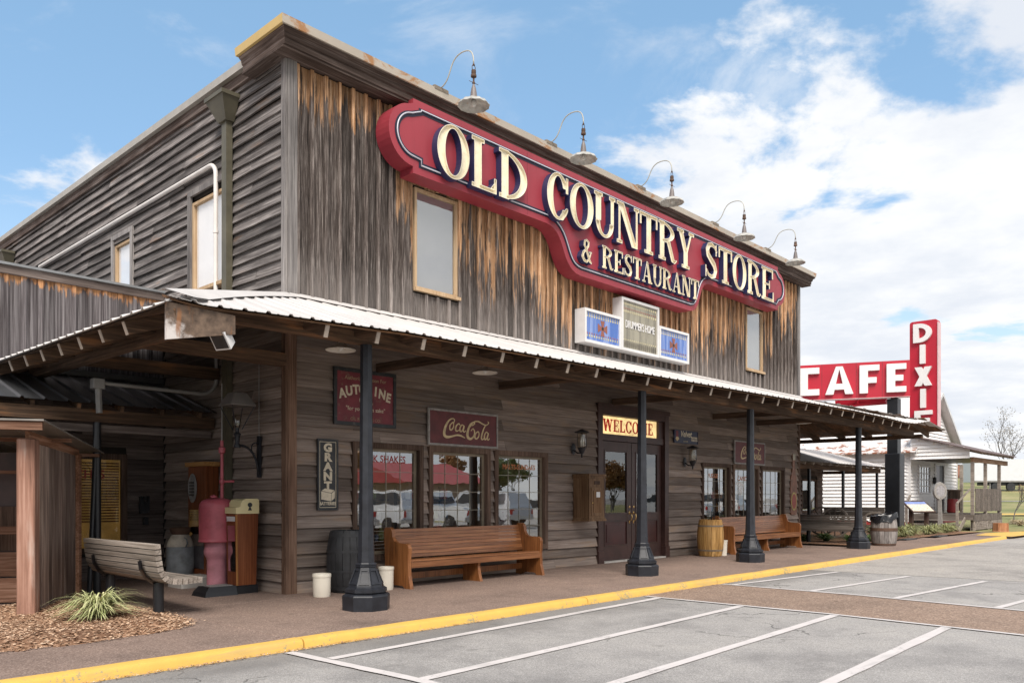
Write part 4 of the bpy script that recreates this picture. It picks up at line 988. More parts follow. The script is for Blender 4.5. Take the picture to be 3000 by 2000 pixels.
IT = offs(OUT, .150); tube = [(x, -.425, z) for x, z in IT]
part('neon_border', MB().tube(tube+[tube[0]], .012, 6, cap=False), M_neon, bs, True)
LT = [('O',2.36,3.09),('L',3.13,3.74),('D',3.79,4.53),('C',5.07,5.70),('O',5.74,6.49),('U',6.50,7.22),('N',7.26,8.08),('T',8.09,8.78),('R',8.81,9.57),('Y',9.57,10.31),('S',10.80,11.41),('T',11.45,12.13),('O',12.15,12.88),('R',12.93,13.69),('E',13.72,14.44)]
def channel(ch, x0, x1, z0, hgt, y, dep, rim, par):
    w = (x1-x0)/hgt; g = slab(ch, w); f = lambda u, v, d: (x0+u*hgt, y-d, z0+v*hgt)
    A, B, C2 = g.loops(0), g.loops(-rim*.45), g.loops(-rim)
    lt = part('letter', fill(A, f, 0, dep-.05), M_navy, par)
    part('letter_side', fill(A+B, f, dep-.05, dep), M_navy, lt)
    part('letter_rim', fill(B+C2, f, dep-.05, dep+.004), M_cream, lt)
    part('letter_face', fill(B, f, dep-.0495, dep-.04), M_cream, lt)
SX = lambda x: (x+6.358)*1.0071-6.358
for ch, a, b in LT: channel(ch, SX(a), SX(b), 6.667, .876, -.4022, .128, .020, bs)
channel('&', SX(6.11), SX(6.46), 6.033, .473, -.4022, .115, .028, bs)
wt = [('R',1.05),('E',.92),('S',.82),('T',.9),('A',1.05),('U',1.0),('R',1.05),('A',1.05),('N',1.05),('T',.95)]
tot = sum(a for _, a in wt); x = 6.79
for ch, a in wt:
    wd = (10.58-6.79)*a/tot; channel(ch, SX(x), SX(x+wd-.018), 6.043, .468, -.4022, .11, .028, bs); x += wd
# ------------------------------------------------------------------ gooseneck lamps over the sign
M_shadeg = paint('mottled_lamp_shade', (.40,.39,.36), .5, .25, dirt=((.34,.17,.08), .5), sc=9.)
def goose(x, lab):
    t = thing('gooseneck_lamp', lab, 'lamp', (x,-.33,8.08), 0, 'gooseneck lamps along the cornice')
    part('mounting_block', MB().bbox(x-.16,x+.16,-.45,-.33,8.072,8.14,.012), paint('weathered_block',(.20,.165,.13),.8,.2,dirt=((.3,.15,.06),.6)) if 'weathered_block' not in MATS else MATS['weathered_block'], t)
    pts = bez((x,-.40,8.13),(x,-.72,8.16),(x,-.58,8.52),(x,-.92,8.53),12)+bez((x,-.92,8.53),(x,-1.15,8.53),(x,-1.2,8.42),(x,-1.2,8.25),10)[1:]
    part('arm', MB().tube(pts, .011, 7), paint('lamp_arm_metal',(.42,.41,.36),.45,.1) if 'lamp_arm_metal' not in MATS else MATS['lamp_arm_metal'], t, True)
    part('hanger', MB().tube([(x-.03,-1.2,8.13),(x-.035,-1.2,8.20),(x,-1.2,8.25),(x+.035,-1.2,8.20),(x+.03,-1.2,8.13)],.006,6).lathe([(0,8.255),(.012,8.25),(.022,8.225),(0,8.22)],10,(x,-1.2,0)), M_rust, t, True)
    K = .74
    part('socket', MB().lathe([(r_*K,z) for r_,z in [(0,8.15),(.05,8.145),(.052,8.10),(.048,8.085),(.062,8.07),(.062,8.04),(.02,8.03),(.018,7.97),(.032,7.955),(.032,7.935),(.02,7.93)]],14,(x,-1.2,0)).beam((x-.10,-1.2,7.945),(x+.10,-1.2,7.95),.006,.006), M_rust, t, 35)
    part('neck', MB().lathe([(r_*K,z) for r_,z in [(.02,7.928),(.05,7.86),(.068,7.78),(.078,7.70)]],16,(x,-1.2,0)), paint('lamp_neck_metal',(.17,.145,.14),.5,.2) if 'lamp_neck_metal' not in MATS else MATS['lamp_neck_metal'], t, 35)
    wb = lambda a, i: .04*math.sin(a*12) if i in (2,3) else 0
    part('shade', MB().lathe([(.055,7.705),(.12,7.68),(.21,7.64),(.252,7.585),(.245,7.580),(.20,7.628),(.11,7.662),(.0,7.68)],48,(x,-1.2,0),0,wb), M_shadeg, t, 30)
    part('bulb', MB().lathe([(0,7.675),(.03,7.665),(.042,7.62),(.03,7.575),(0,7.565)],12,(x,-1.2,0)), M_bulb, t, True)
for x, lb in ((2.6,'gooseneck lamp above the letters OLD, nearest the store corner'),(5.4,'gooseneck lamp above the start of the word COUNTRY'),(8.4,'gooseneck lamp above the end of the word COUNTRY, middle one of five'),(11.6,'gooseneck lamp above the start of the word STORE'),(14.45,'gooseneck lamp above the end of the word STORE, farthest one')): goose(x, lb)
# ------------------------------------------------------------------ stained-glass lodging sign
def stained(name, base, alt):
    m, nt, b, o = newmat(name); v = coords(nt, (16.,16.,1.4), rand=False)
    vo = nd(nt, 'ShaderNodeTexVoronoi', i_Scale=1.); nt.links.new(v, vo.inputs[0]); sp = nd(nt, 'ShaderNodeSeparateColor'); nt.links.new(vo.outputs['Color'], sp.inputs[0])
    c = mixc(nt, sp.outputs[0], base, alt); c = mixc(nt, mth(nt,'MULTIPLY',noise(nt, v, 2., 5.),.35), c, (.05,.06,.09))
    nt.links.new(c, b.inputs['Base Color']); b.inputs['Roughness'].default_value = .2; bump(nt, b, noise(nt, coords(nt,(8,8,8),rand=False), 2., 3.), .3, .02); return m
M_sgblue = stained('blue_leaded_glass', (.06,.15,.48), (.24,.33,.62)); M_sgtan = stained('amber_leaded_glass', (.20,.18,.13), (.36,.33,.24))
M_sgdia = paint('straw_glass', (.50,.44,.27), .3, .2); M_sgcross = paint('rust_glass', (.27,.09,.06), .4, .2); M_sgoval = paint('dark_oval_glass', (.10,.085,.06), .3, .3)
dh = thing('stained_glass_sign', "white framed three-panel stained-glass sign reading DRUMMER'S HOME above the porch", 'sign', (8.6,-.1,4.56))
def sgbox(x0, x1, z0, z1, gm):
    f = .055; yb, yf = -.035, -.30
    bx = part('box', MB().box(x0,x0+f,yf,yb,z0,z1).box(x1-f,x1,yf,yb,z0,z1).box(x0+f+.001,x1-f-.001,yf,yb,z1-f,z1).box(x0+f+.001,x1-f-.001,yf,yb,z0,z0+f), M_white, dh)
    part('glass_panel', MB().box(x0+f+.001,x1-f-.001,yf+.035,yf+.05,z0+f+.001,z1-f-.001), gm, bx); return bx
def dia(x, z, a, b, n=4): return [(x+a*math.cos(2*math.pi*k/n), z+b*math.sin(2*math.pi*k/n)) for k in range(n)]
fd = onfront(0, 0, -.2645)
def row(bx, x0, x1, z, n, a, b, m, nn=4):
    mb = MB()
    for k in range(n): mb.prism(dia(x0+(x1-x0)*(k+.5)/n, z, a, b, nn), fd, .0, .004)
    part('glass_row', mb, m, bx)
B1 = sgbox(6.60,7.86,4.545,5.23,M_sgblue); B3 = sgbox(9.33,10.60,4.56,5.28,M_sgblue); B2 = sgbox(7.875,9.315,4.55,5.68,M_sgtan)
for bx, x0, x1, z0, z1 in ((B1,6.67,7.79,4.61,5.17),(B3,9.4,10.53,4.63,5.21)):
    row(bx,x0,x1,z0+.08,14,.028,.028,M_sgdia); row(bx,x0,x1,z0+.13,14,.022,.022,M_sgcross); row(bx,x0,x1,z1-.08,14,.028,.028,M_sgdia); row(bx,x0,x1,z1-.03,14,.022,.02,M_sgdia)
    cx, cz = (x0+x1)/2, (z0+z1)/2
    mb = MB(); mb.prism([(cx-.16,cz-.09),(cx-.03,cz-.03),(cx-.03,cz+.03),(cx-.16,cz+.09)],fd,0,.006).prism([(cx+.03,cz-.03),(cx+.16,cz-.09),(cx+.16,cz+.09),(cx+.03,cz+.03)],fd,0,.006).prism([(cx-.07,cz+.16),(cx-.029,cz+.031),(cx+.029,cz+.031),(cx+.07,cz+.16)],fd,0,.006).prism([(cx-.029,cz-.031),(cx-.07,cz-.16),(cx+.07,cz-.16),(cx+.029,cz-.031)],fd,0,.006)
    part('glass_cross', mb, M_sgcross, bx); part('cross_centre', MB().prism(dia(cx,cz,.035,.035,8),fd,.0065,.011), M_black, bx)
row(B2,7.95,9.24,4.70,17,.026,.07,M_sgoval,10); row(B2,7.95,9.24,4.79,17,.02,.02,M_sgdia); row(B2,7.95,9.24,5.40,17,.028,.035,M_sgdia); row(B2,7.95,9.24,5.46,17,.022,.022,M_sgcross); row(B2,7.95,9.24,5.56,17,.03,.03,M_sgdia)
part('lettering', text("DRUMMER'S HOME", .235, onfront(8.595,5.05,-.2645), .004, .014, sx=.565, bold=.001), M_white, B2)
# ------------------------------------------------------------------ enamel signs on the lower wall
def tin(name, label, x0, x1, z0, z1, fm, pm, fw=.035, y=-.03, dep=.03):
    t = thing(name, label, 'sign', ((x0+x1)/2, y, z0))
    part('plate', MB().box(x0+fw,x1-fw,y-dep*.6,y,z0+fw,z1-fw), pm, t)
    part('frame', MB().box(x0,x0+fw,y-dep,y+.005,z0,z1).box(x1-fw,x1,y-dep,y+.005,z0,z1).box(x0+fw+.0005,x1-fw-.0005,y-dep,y+.005,z1-fw,z1).box(x0+fw+.0005,x1-fw-.0005,y-dep,y+.005,z0,z0+fw), fm, t)
    return t, y-dep*.6
t, yf = tin('oil_sign', 'dark framed faded red motor oil sign half hidden behind the nearest column', .77,1.96,2.51,3.385,M_black,M_signred,.055)
cx = 1.365
part('small_line', text('Authorized Station For', .085, onfront(cx,3.215,yf), 0, .003), M_dimgold, t)
for k, ch in enumerate('AUTOLINE'):
    a = (k-3.5); part('letter', text(ch, .20, (lambda ux, uz, rr: (lambda u, v, d: (cx+ux+u*math.cos(rr)-v*math.sin(rr), yf-d, 3.02+uz+u*math.sin(rr)+v*math.cos(rr))))(a*.123, -.0075*a*a, -a*.055), 0, .004, bold=.008, sx=.92), M_ivory, t)
part('word', text('OIL', .16, onfront(cx,2.86,yf), 0, .004, bold=.007), M_ivory, t)
part('motto', text('"for your car\'s sake"', .092, onfront(cx,2.745,yf), 0, .003), M_ivory, t)
part('small_line', text('THE', .05, onfront(cx,2.67,yf), 0, .003), M_dimgold, t); part('small_line', text('OIL REFINING CO.', .068, onfront(cx,2.59,yf), 0, .003, sx=1.05), M_dimgold, t)
def cocacola(x0, z0, sx, sz):
    g = G(1.684, 1, .0); st = .0065
    g.xs = np.arange(.25,1.55,st); g.ys = np.arange(.0,.62,st); g.X, g.Y = np.meshgrid(g.xs, g.ys); g.d = np.full(g.X.shape, 9.)
    def c(p):
        x, y = p; top = 762+(x-1165)*.127; bot = 1055+(x-1165)*.056; return ((x-1165)/535*1.684, (bot-y)/(bot-top)*.62)
    def ln(P, rs):
        # smooth the stroke
        Q = [c(p) for p in P]; pts = []; rr = []
        for i in range(len(Q)-1):
            a, b, d, e = Q[max(i-1,0)], Q[i], Q[i+1], Q[min(i+2,len(Q)-1)]
            for k in range(5):
                t = k/5; pts.append(tuple(.5*((2*b[j])+(-a[j]+d[j])*t+(2*a[j]-5*b[j]+4*d[j]-e[j])*t*t+(-a[j]+3*b[j]-3*d[j]+e[j])*t**3) for j in (0,1))); rr.append(rs[i]+(rs[min(i+1,len(rs)-1)]-rs[i])*t)
        pts.append(Q[-1]); rr.append(rs[-1]); g.line(pts, rr)
    ln([(1352,880),(1358,862),(1345,850),(1318,862),(1295,900),(1282,945),(1283,980),(1305,994),(1340,988),(1375,979),(1405,984),(1435,1000)],[.012,.010,.010,.014,.022,.027,.027,.022,.016,.014,.016,.008])
    ln([(1345,878),(1325,900),(1322,930),(1335,938),(1350,915),(1350,888),(1343,880)],[.008,.013,.015,.012,.012,.010,.008])
    ln([(1398,900),(1388,890),(1370,908),(1365,935),(1375,948),(1395,938)],[.010,.010,.014,.016,.012,.007])
    ln([(1425,905),(1412,900),(1398,925),(1402,950),(1418,942),(1430,910),(1424,945),(1432,955),(1444,945)],[.009,.010,.014,.014,.012,.013,.013,.010,.006])
    ln([(1495,905),(1512,892),(1505,880),(1480,895),(1462,935),(1455,975),(1462,1000),(1482,1008),(1504,990),(1512,955),(1500,930),(1485,945)],[.010,.010,.010,.015,.023,.027,.026,.020,.015,.013,.010,.008])
    ln([(1478,915),(1505,880),(1540,875),(1575,895),(1605,905),(1625,890),(1618,878)],[.008,.010,.013,.013,.010,.009,.007])
    ln([(1538,952),(1520,968),(1514,998),(1528,1008),(1545,988),(1546,960),(1538,952)],[.008,.013,.015,.012,.012,.010,.008])
    ln([(1600,905),(1583,935),(1570,975),(1566,1005),(1576,1014),(1590,1002)],[.008,.014,.017,.016,.011,.006])
    ln([(1618,965),(1604,958),(1590,985),(1594,1012),(1608,1006),(1622,970),(1614,1005),(1622,1018),(1632,1006)],[.008,.010,.014,.014,.012,.013,.013,.010,.006])
    return g.loops(0)
CC = cocacola(0,0,1,1)
for lab, x0, x1, z0, z1 in (('maroon cola sign in grey frame above the three near shop windows',2.63,4.31,2.285,2.905),('maroon cola sign above the far shop windows, half hidden by a column',13.25,15.01,2.285,2.905)):
    t, yf = tin('drink_sign', lab, x0, x1, z0, z1, M_signframe, M_signmaroon, .035, -.05)
    part('script', fill(CC, (lambda X0, K, YF, Z0: (lambda u, v, d: (X0+u*K, YF-d, Z0+v)))(x0, (x1-x0)/1.684, yf, z0), 0, .004), M_gold, t)
t, yf = tin('battery_sign', 'tall narrow dark battery sign reading GRANT beside the wall corner', .48,.845,1.205,2.275,M_black,M_black,.03)
part('border', MB().box(.515,.523,yf-.004,yf,1.245,2.235).box(.802,.81,yf-.004,yf,1.245,2.235).box(.524,.801,yf-.004,yf,2.227,2.235).box(.524,.801,yf-.004,yf,1.245,1.253), M_ivory, t)
for k, ch in enumerate('GRANT'): part('letter', text(ch, .168, onfront(.662, 2.09-k*.143, yf), 0, .005, bold=.009, sx=1.2), M_ivory, t)
part('battery_picture', MB().add([(.545,yf-.004,1.37),(.72,yf-.004,1.34),(.72,yf-.004,1.46),(.545,yf-.004,1.49)],[(0,1,2,3)]).add([(.726,yf-.004,1.345),(.785,yf-.004,1.39),(.785,yf-.004,1.50),(.726,yf-.004,1.457)],[(0,1,2,3)]).add([(.55,yf-.004,1.497),(.722,yf-.004,1.467),(.782,yf-.004,1.508),(.61,yf-.004,1.535)],[(0,1,2,3)]), M_ivory, t, fix=False)
part('word', text('BATTERIES', .066, onfront(.662,1.285,yf), 0, .005, bold=.002, sx=.95), M_ivory, t)
t, yf = tin('tobacco_sign', 'small dark blue enamel tobacco sign reading Velvet right of the door', 10.34,11.42,2.70,3.01,M_bluegl,M_bluegl,.012)
part('word', text('Velvet', .21, onfront(10.87,2.86,yf), 0, .004, bold=.004, shear=.25, sx=.95), M_ivory, t)
part('word', text('SMOKING', .062, onfront(11.26,2.83,yf), 0, .004, bold=.003), M_ivory, t); part('word', text('TOBACCO', .062, onfront(11.26,2.77,yf), 0, .004, bold=.003), M_ivory, t); part('word', text('SOLD HERE', .04, onfront(10.86,2.735,yf), 0, .004), M_ivory, t)
part('tin_picture', MB().box(10.42,10.52,yf-.005,yf,2.85,2.985), M_signred, t); part('pipe_picture', MB().prism([(10.40,2.80),(10.47,2.74),(10.56,2.80),(10.52,2.845),(10.44,2.845)], onfront(0,0,yf), 0, .005), M_gold, t)
# bottle-shaped sign
BW = [(.055,0),(.16,.01),(.205,.06),(.22,.15),(.205,.30),(.215,.60),(.225,.75),(.215,.95),(.17,1.12),(.11,1.27),(.085,1.42),(.075,1.60),(.072,1.68),(.088,1.69),(.088,1.80)]
bpoly = [(w_, z) for w_, z in BW]+[(-w_, z) for w_, z in reversed(BW)]
M_bot = paint('faded_bottle_paint', (.20,.085,.05), .6, .3, dirt=((.30,.26,.2), .6), sc=5.)
t = thing('bottle_sign', 'bottle-shaped faded tin sign hanging near the far corner of the wall', 'sign', (16.95,-.03,.88))
part('bottle', MB().prism(bpoly, onfront(16.95,.88,-.012), 0, .03), M_bot, t)
part('cap', MB().box(16.865,17.035,-.05,-.0425,2.50,2.68), paint('pale_bottle_cap',(.40,.37,.29),.6,.2), t)
part('label_oval', MB().prism(dia(16.95,1.28,.19,.27,24), onfront(0,0,-.0425), 0, .006), paint('yellow_label',(.42,.33,.10),.6,.2), t); part('label_centre', MB().prism(dia(16.95,1.28,.15,.22,24), onfront(0,0,-.0488), 0, .003), paint('red_label',(.30,.06,.04),.6,.2), t)
# lettering on glass and transom
tw = door
for k, ch in enumerate('WELCOME'):
    ws = [.385,.235,.225,.25,.265,.36,.225]; x0 = 7.66+sum(ws[:k]); g = slab(ch, (ws[k]-.03)/.265)
    part('welcome_letter', fill(g.loops(0), (lambda X0: (lambda u, v, d: (X0+u*.265, .0495-d, 2.825+v*.265)))(x0), 0, .004), emis('welcome_red',(.42,.012,.006),.35) if 'welcome_red' not in MATS else MATS['welcome_red'], tw)
lead = MB()
for k in range(26):
    x = 7.56+rnd.random()*2.1; z = 2.77+rnd.random()*.36; a = rnd.uniform(0,3.14); lead.beam((x,.0488,z),(min(9.72,max(7.55,x+.12*math.cos(a))),.0488,min(3.14,max(2.77,z+.12*math.sin(a)))),.002,.008,up=(0,1,0))
part('leading', lead, M_black, tw)
M_winred = paint('window_lettering_red', (.30,.03,.02), .5, .1); M_winor = paint('window_lettering_orange', (.42,.13,.03), .5, .1)
def winword(s_, x, z, size, m, sx=1., idx=0):
    part('window_lettering', text(s_, size, onfront(x,z,.055), 0, .0007, sx=sx, bold=.003), m, store)
winword('MILK SHAKES', 1.80, 1.96, .165, M_winred, .92); winword('MALTS-SUNDAES', 5.02, 1.93, .13, M_winor, .92); winword('FUDGE', 12.35, 1.90, .15, M_winor, 1.1); winword('CANDY', 13.98, 1.85, .17, M_winor, 1.1)
part('window_lettering', text('SANDWICHES', .20, onfront(-1.66,1.72,4.047), 0, .0007, sx=1.0, bold=.004), M_winred, ww)
# white pointing hand on the middle far window
hg = G(1.0); hg.line([(.08,.80),(.30,.84),(.52,.86)],[.055,.06,.09]); hg.line([(.50,.84),(.78,.76),(.92,.60),(.92,.40)],[.09,.08,.055,.05])
for q in ([(.30,.66),(.55,.68)],[(.34,.50),(.58,.52)],[(.38,.34),(.60,.37)],[(.46,.20),(.64,.24)]): hg.line(q, .062)
hg.line([(.72,.62),(.70,.42),(.72,.24)],.05)
part('window_hand', fill(hg.loops(0), (lambda u, v, d: (13.55+u*.52, .055-d, 1.42+v*.42)), 0, .0007), M_white, store)
# ------------------------------------------------------------------ pews
def pew(x0, x1, label):
    t = thing('wooden_pew', label, 'bench', ((x0+x1)/2,-.5,0), 0, 'oak pews along the store front')
    E_ = [(-.20,0),(-.23,.40),(-.20,.84),(-.21,.90),(-.25,.93),(-.33,.93),(-.385,.90),(-.405,.84),(-.415,.78),(-.45,.72),(-.52,.695),(-.73,.69),(-.785,.67),(-.805,.62),(-.79,.40),(-.80,.2),(-.85,0),(-.72,0),(-.66,.04),(-.40,.04),(-.34,0)]
    for x in (x0, x1-.065): part('bench_end', MB().prism(E_, lambda u, v, d: (x+d, u, v), 0, .065), M_pewend, t)
    Mid = [(-.36,0),(-.36,.36),(-.74,.36),(-.72,.25),(-.74,.12),(-.78,0)]
    xm = (x0+x1)/2; part('middle_support', MB().prism(Mid, lambda u, v, d: (xm+d, u, v), 0, .06), M_pewend, t)
    n = 8
    for k in range(n):
        z0 = .445+k*(.455/n); z1 = z0+.455/n-.005; ya = -.375+.115*(z0-.445)/.455; yb_ = -.375+.115*(z1-.445)/.455
        part('back_slat', MB().add([(x,y,z) for x in (x0+.066,x1-.066) for y, z in ((ya,z0),(ya+.004,z0-.003),(yb_+.03,z1),(yb_,z1),(ya+.03,z0))][:0]+[(x0+.066,ya,z0),(x1-.066,ya,z0),(x1-.066,yb_,z1),(x0+.066,yb_,z1),(x0+.066,ya+.03,z0),(x1-.066,ya+.03,z0),(x1-.066,yb_+.03,z1),(x0+.066,yb_+.03,z1)],[(0,1,2,3),(4,7,6,5),(0,4,5,1),(1,5,6,2),(2,6,7,3),(3,7,4,0)]), M_pew, t)
    for k in range(5):
        y0 = -.375-k*.083; part('seat_slat', MB().box(x0+.066,x1-.066,y0-.079,y0,.395+.004*k,.42+.004*k), M_pew, t)
    part('front_rail', MB().box(x0+.066,x1-.066,-.795,-.770,.315,.405), M_pew, t); part('back_rail', MB().box(x0+.066,x1-.066,-.36,-.33,.10,.20), M_pewend, t)
    return t
pew(1.60, 4.72, 'long honey-brown oak pew in front of the near shop windows')
pew(11.85, 15.72, 'long honey-brown oak pew in front of the far shop windows, behind a column')
# ------------------------------------------------------------------ slatted park benches, seat curving into back
def slatbench(name, label, x, y0, y1, sgn, m, top=.83):
    t = thing(name, label, 'bench', (x,(y0+y1)/2,0))
    prof = [(.0,.83),(.005,.765),(.012,.70),(.022,.635),(.034,.57),(.056,.51),(.092,.462),(.140,.432),(.20,.418),(.262,.412),(.325,.410),(.388,.412),(.45,.414),(.51,.414)]
    for i in range(len(prof)):
        a, b = prof[max(i-1,0)], prof[min(i+1,len(prof)-1)]; d = Vector((b[0]-a[0],0,b[1]-a[1])).normalized(); nn = Vector((-d.z,0,d.x))
        p, z = prof[i]; ax = Vector((d.x*sgn,0,d.z)); nx = Vector((nn.x*sgn,0,nn.z)); c = Vector((x+sgn*p, 0, z)); e = rnd.uniform(-.012,.012)
        q = [c+ax*(i_*.027)+nx*(j_*.034) for i_, j_ in ((-1,-1),(1,-1),(1,1),(-1,1))]
        part('slat', MB().add([(v.x,y0+e,v.z) for v in q]+[(v.x,y1+e,v.z) for v in q],[(0,1,2,3),(7,6,5,4),(0,4,5,1),(1,5,6,2),(2,6,7,3),(3,7,4,0)]), m, t)
    L_ = y1-y0
    for f in (.17,.83):
        y = y0+L_*f
        part('strap', MB().add([v for dy in (-.04,.04) for p, z in ((-.045,.66),(-.03,.56),(.03,.45),(.11,.385),(.25,.37)) for v in ((x+sgn*p,y+dy,z),(x+sgn*(p-.014),y+dy,z-.012))],
             [f2 for i in range(4) for f2 in ((2*i,2*i+2,2*i+12,2*i+10),(2*i+1,2*i+11,2*i+13,2*i+3))]), M_steel, t)
        part('leg', MB().tube([(x+sgn*.17,y,0),(x+sgn*.17,y,.385)],.062,14), M_steel, t, 40)
    return t
slatbench('slat_bench', 'curved grey slatted bench seen from behind beside the wooden kiosk', -2.33, -1.07, 1.15, 1, M_slat)
slatbench('slat_bench', 'dark curved slatted bench beyond the far end of the store', 18.62, -1.55, .5, -1, M_slatd, .83)
# ------------------------------------------------------------------ crocks, barrels, cans
def crock(x, y, r, h, label):
    t = thing('stoneware_crock', label, 'crock', (x,y,0), 0, 'stoneware crocks')
    part('body', MB().lathe([(r*.93,0),(r*.97,.01),(r*.99,h*.5),(r,h*.82),(r*1.0,h*.84),(r*1.05,h*.86),(r*1.06,h*.97),(r*1.02,h),(r*.92,h),(r*.9,h*.9),(r*.88,h*.3),(0,h*.28)],32,(x,y,0)), M_crock, t, 40)
    part('soil', MB().lathe([(0,h*.72),(r*.6,h*.71),(r*.885,h*.7),(r*.885,h*.69),(0,h*.68)],20,(x,y,0)), M_mulch, t); return t
crock(.175,-.62,.125,.325,'cream stoneware crock at the wall corner in front of the black barrel')
crock(1.33,-.60,.115,.35,'cream stoneware crock tucked behind the nearest column by the near pew')
single('white_bucket', MB().lathe([(.105,0),(.12,.34),(.128,.345),(.128,.37),(.115,.37),(.10,.02),(0,.02)],24,(11.42,-.72,0)), M_crock, 'tall plain white crock between the oak barrel and the far pew', 'crock', smooth=35)
def barrel(name, label, x, y, r0, r1, h, m, hm, hoops, n=18, lid=True, cat='barrel'):
    t = thing(name, label, cat, (x,y,0))
    rz = lambda f: r0+(r1-r0)*(1-(2*f-1)**2)
    fs_ = [k/8 for k in range(9)]
    for k in range(n):
        a0, a1 = 2*math.pi*(k+.03)/n, 2*math.pi*(k+.97)/n; vs = []; dr = rnd.uniform(-.002,.002)
        for f in fs_:
            for a, i in ((a0,0),(( a0+a1)/2,0),(a1,0),(a1,.025),(a0,.025)): vs.append((x+(rz(f)+dr-i)*math.cos(a), y+(rz(f)+dr-i)*math.sin(a), .01+h*f))
        fc = [(i*5+j, i*5+(j+1)%5, (i+1)*5+(j+1)%5, (i+1)*5+j) for i in range(8) for j in range(5)]+[tuple(range(5)), tuple(40+j for j in range(4,-1,-1))]
        part('stave', MB().add(vs, fc), m, t)
    if lid: part('head', MB().lathe([(0,h-.02),(r0-.027,h-.02),(r0-.027,h-.035),(0,h-.035)],24,(x,y,0)), m, t)
    part('core', MB().lathe([(r0-.03,.02),(r1-.032,h*.5),(r0-.03,h-.04)],20,(x,y,0)), hm, t)
    for f, wd in hoops:
        part('hoop', MB().lathe([(rz(f-wd)+.001,.01+h*(f-wd)),(rz(f-wd)+.006,.01+h*(f-wd)),(rz(f+wd)+.006,.01+h*(f+wd)),(rz(f+wd)+.001,.01+h*(f+wd))],32,(x,y,0)), hm, t, 40)
    return t
M_hoop = paint('dull_hoop_metal', (.20,.16,.12), .55, .2)
barrel('black_barrel','black painted wooden barrel against the wall behind the nearest column',.80,-.37,.255,.315,.90,M_bbarrel,M_bbarrel,[(.06,.03),(.34,.02),(.66,.02),(.93,.03)])
bt = barrel('oak_barrel','golden oak barrel with a few rods standing on it beside the far pew',11.03,-.62,.265,.315,.86,M_barrel,M_hoop,[(.16,.022),(.83,.022)],20)
for k in range(9): part('rod', MB().tube([(10.9+.04*k,-.66+.03*(k%3),.84),(10.9+.04*k+rnd.uniform(-.01,.01),-.66+.03*(k%3),.84+rnd.uniform(.14,.30))],.006,6), M_steel, bt)
tb = barrel('trash_barrel','grey wooden barrel used as litter bin with black bag by the last column',18.3,-2.15,.315,.365,.84,M_gbarrel,M_rust,[(.04,.03),(.55,.055),(.97,.02)],18,False,'litter bin')
def bagmesh():
    mb = MB(); n = 40; rows = []
    for i, (r_, z) in enumerate([(.27,.55),(.29,.84),(.31,.90),(.335,.915),(.35,.89),(.36,.84),(.372,.78)]):
        row_ = []
        for k in range(n):
            a = 2*math.pi*k/n; w_ = .018*math.sin(a*7+i)+.014*math.sin(a*13+2*i); tilt = .06*math.cos(a+.8) if i > 0 else 0
            drp = (-.09*(.5+.5*math.sin(a*2+.7))-.03*math.sin(a*5)) if i > 4 else 0
            row_.append((18.3+(r_+w_)*math.cos(a), -2.15+(r_+w_)*math.sin(a), z+tilt+drp+.012*math.sin(a*9+i*2)))
        rows.append(row_)
    vs = [v for r_ in rows for v in r_]; fs = [(i*n+k, i*n+(k+1)%n, (i+1)*n+(k+1)%n, (i+1)*n+k) for i in range(len(rows)-1) for k in range(n)]
    return mb.add(vs, fs)
single('trash_bag', bagmesh(), M_bag, 'crumpled black plastic bag lining the grey litter barrel', 'bag', smooth=True)
single('clay_jug', MB().lathe([(.12,0),(.17,.06),(.19,.2),(.185,.32),(.14,.42),(.09,.47),(.10,.52),(.09,.53),(.07,.47),(0,.46)],28,(20.4,-1.62,0)), paint('pale_clay',(.60,.52,.44),.6,.1), 'pale clay jug beside the litter barrel at the plant bed', 'jug', smooth=50)
mk = thing('milk_can', 'old grey milk can with cream shoulder by the wing corner', 'milk can', (-.42,2.52,0))
part('body', MB().lathe([(.20,0),(.21,.02),(.21,.60),(.205,.605)],28,(-.42,2.52,0)), M_can, mk, 40); part('shoulder', MB().lathe([(.206,.606),(.20,.65),(.155,.76),(.12,.80)],28,(-.42,2.52,0)), M_cancream, mk, 40)
part('lid', MB().lathe([(.12,.80),(.155,.84),(.165,.90),(.15,.915),(.05,.92),(0,.93)],28,(-.42,2.52,0)), M_rust, mk, 40)
for s_ in (-1,1): part('handle', MB().tube([(-.42,2.52+s_*.2,.60),(-.42,2.52+s_*.25,.66),(-.42,2.52+s_*.22,.73),(-.42,2.52+s_*.16,.745)],.012,8), M_can, mk, True)
single('stone_block', MB().bbox(-.75,-.20,1.75,2.25,0,.17,.02), M_concrete, 'low pale concrete block on the ground behind the pink pump', 'block')
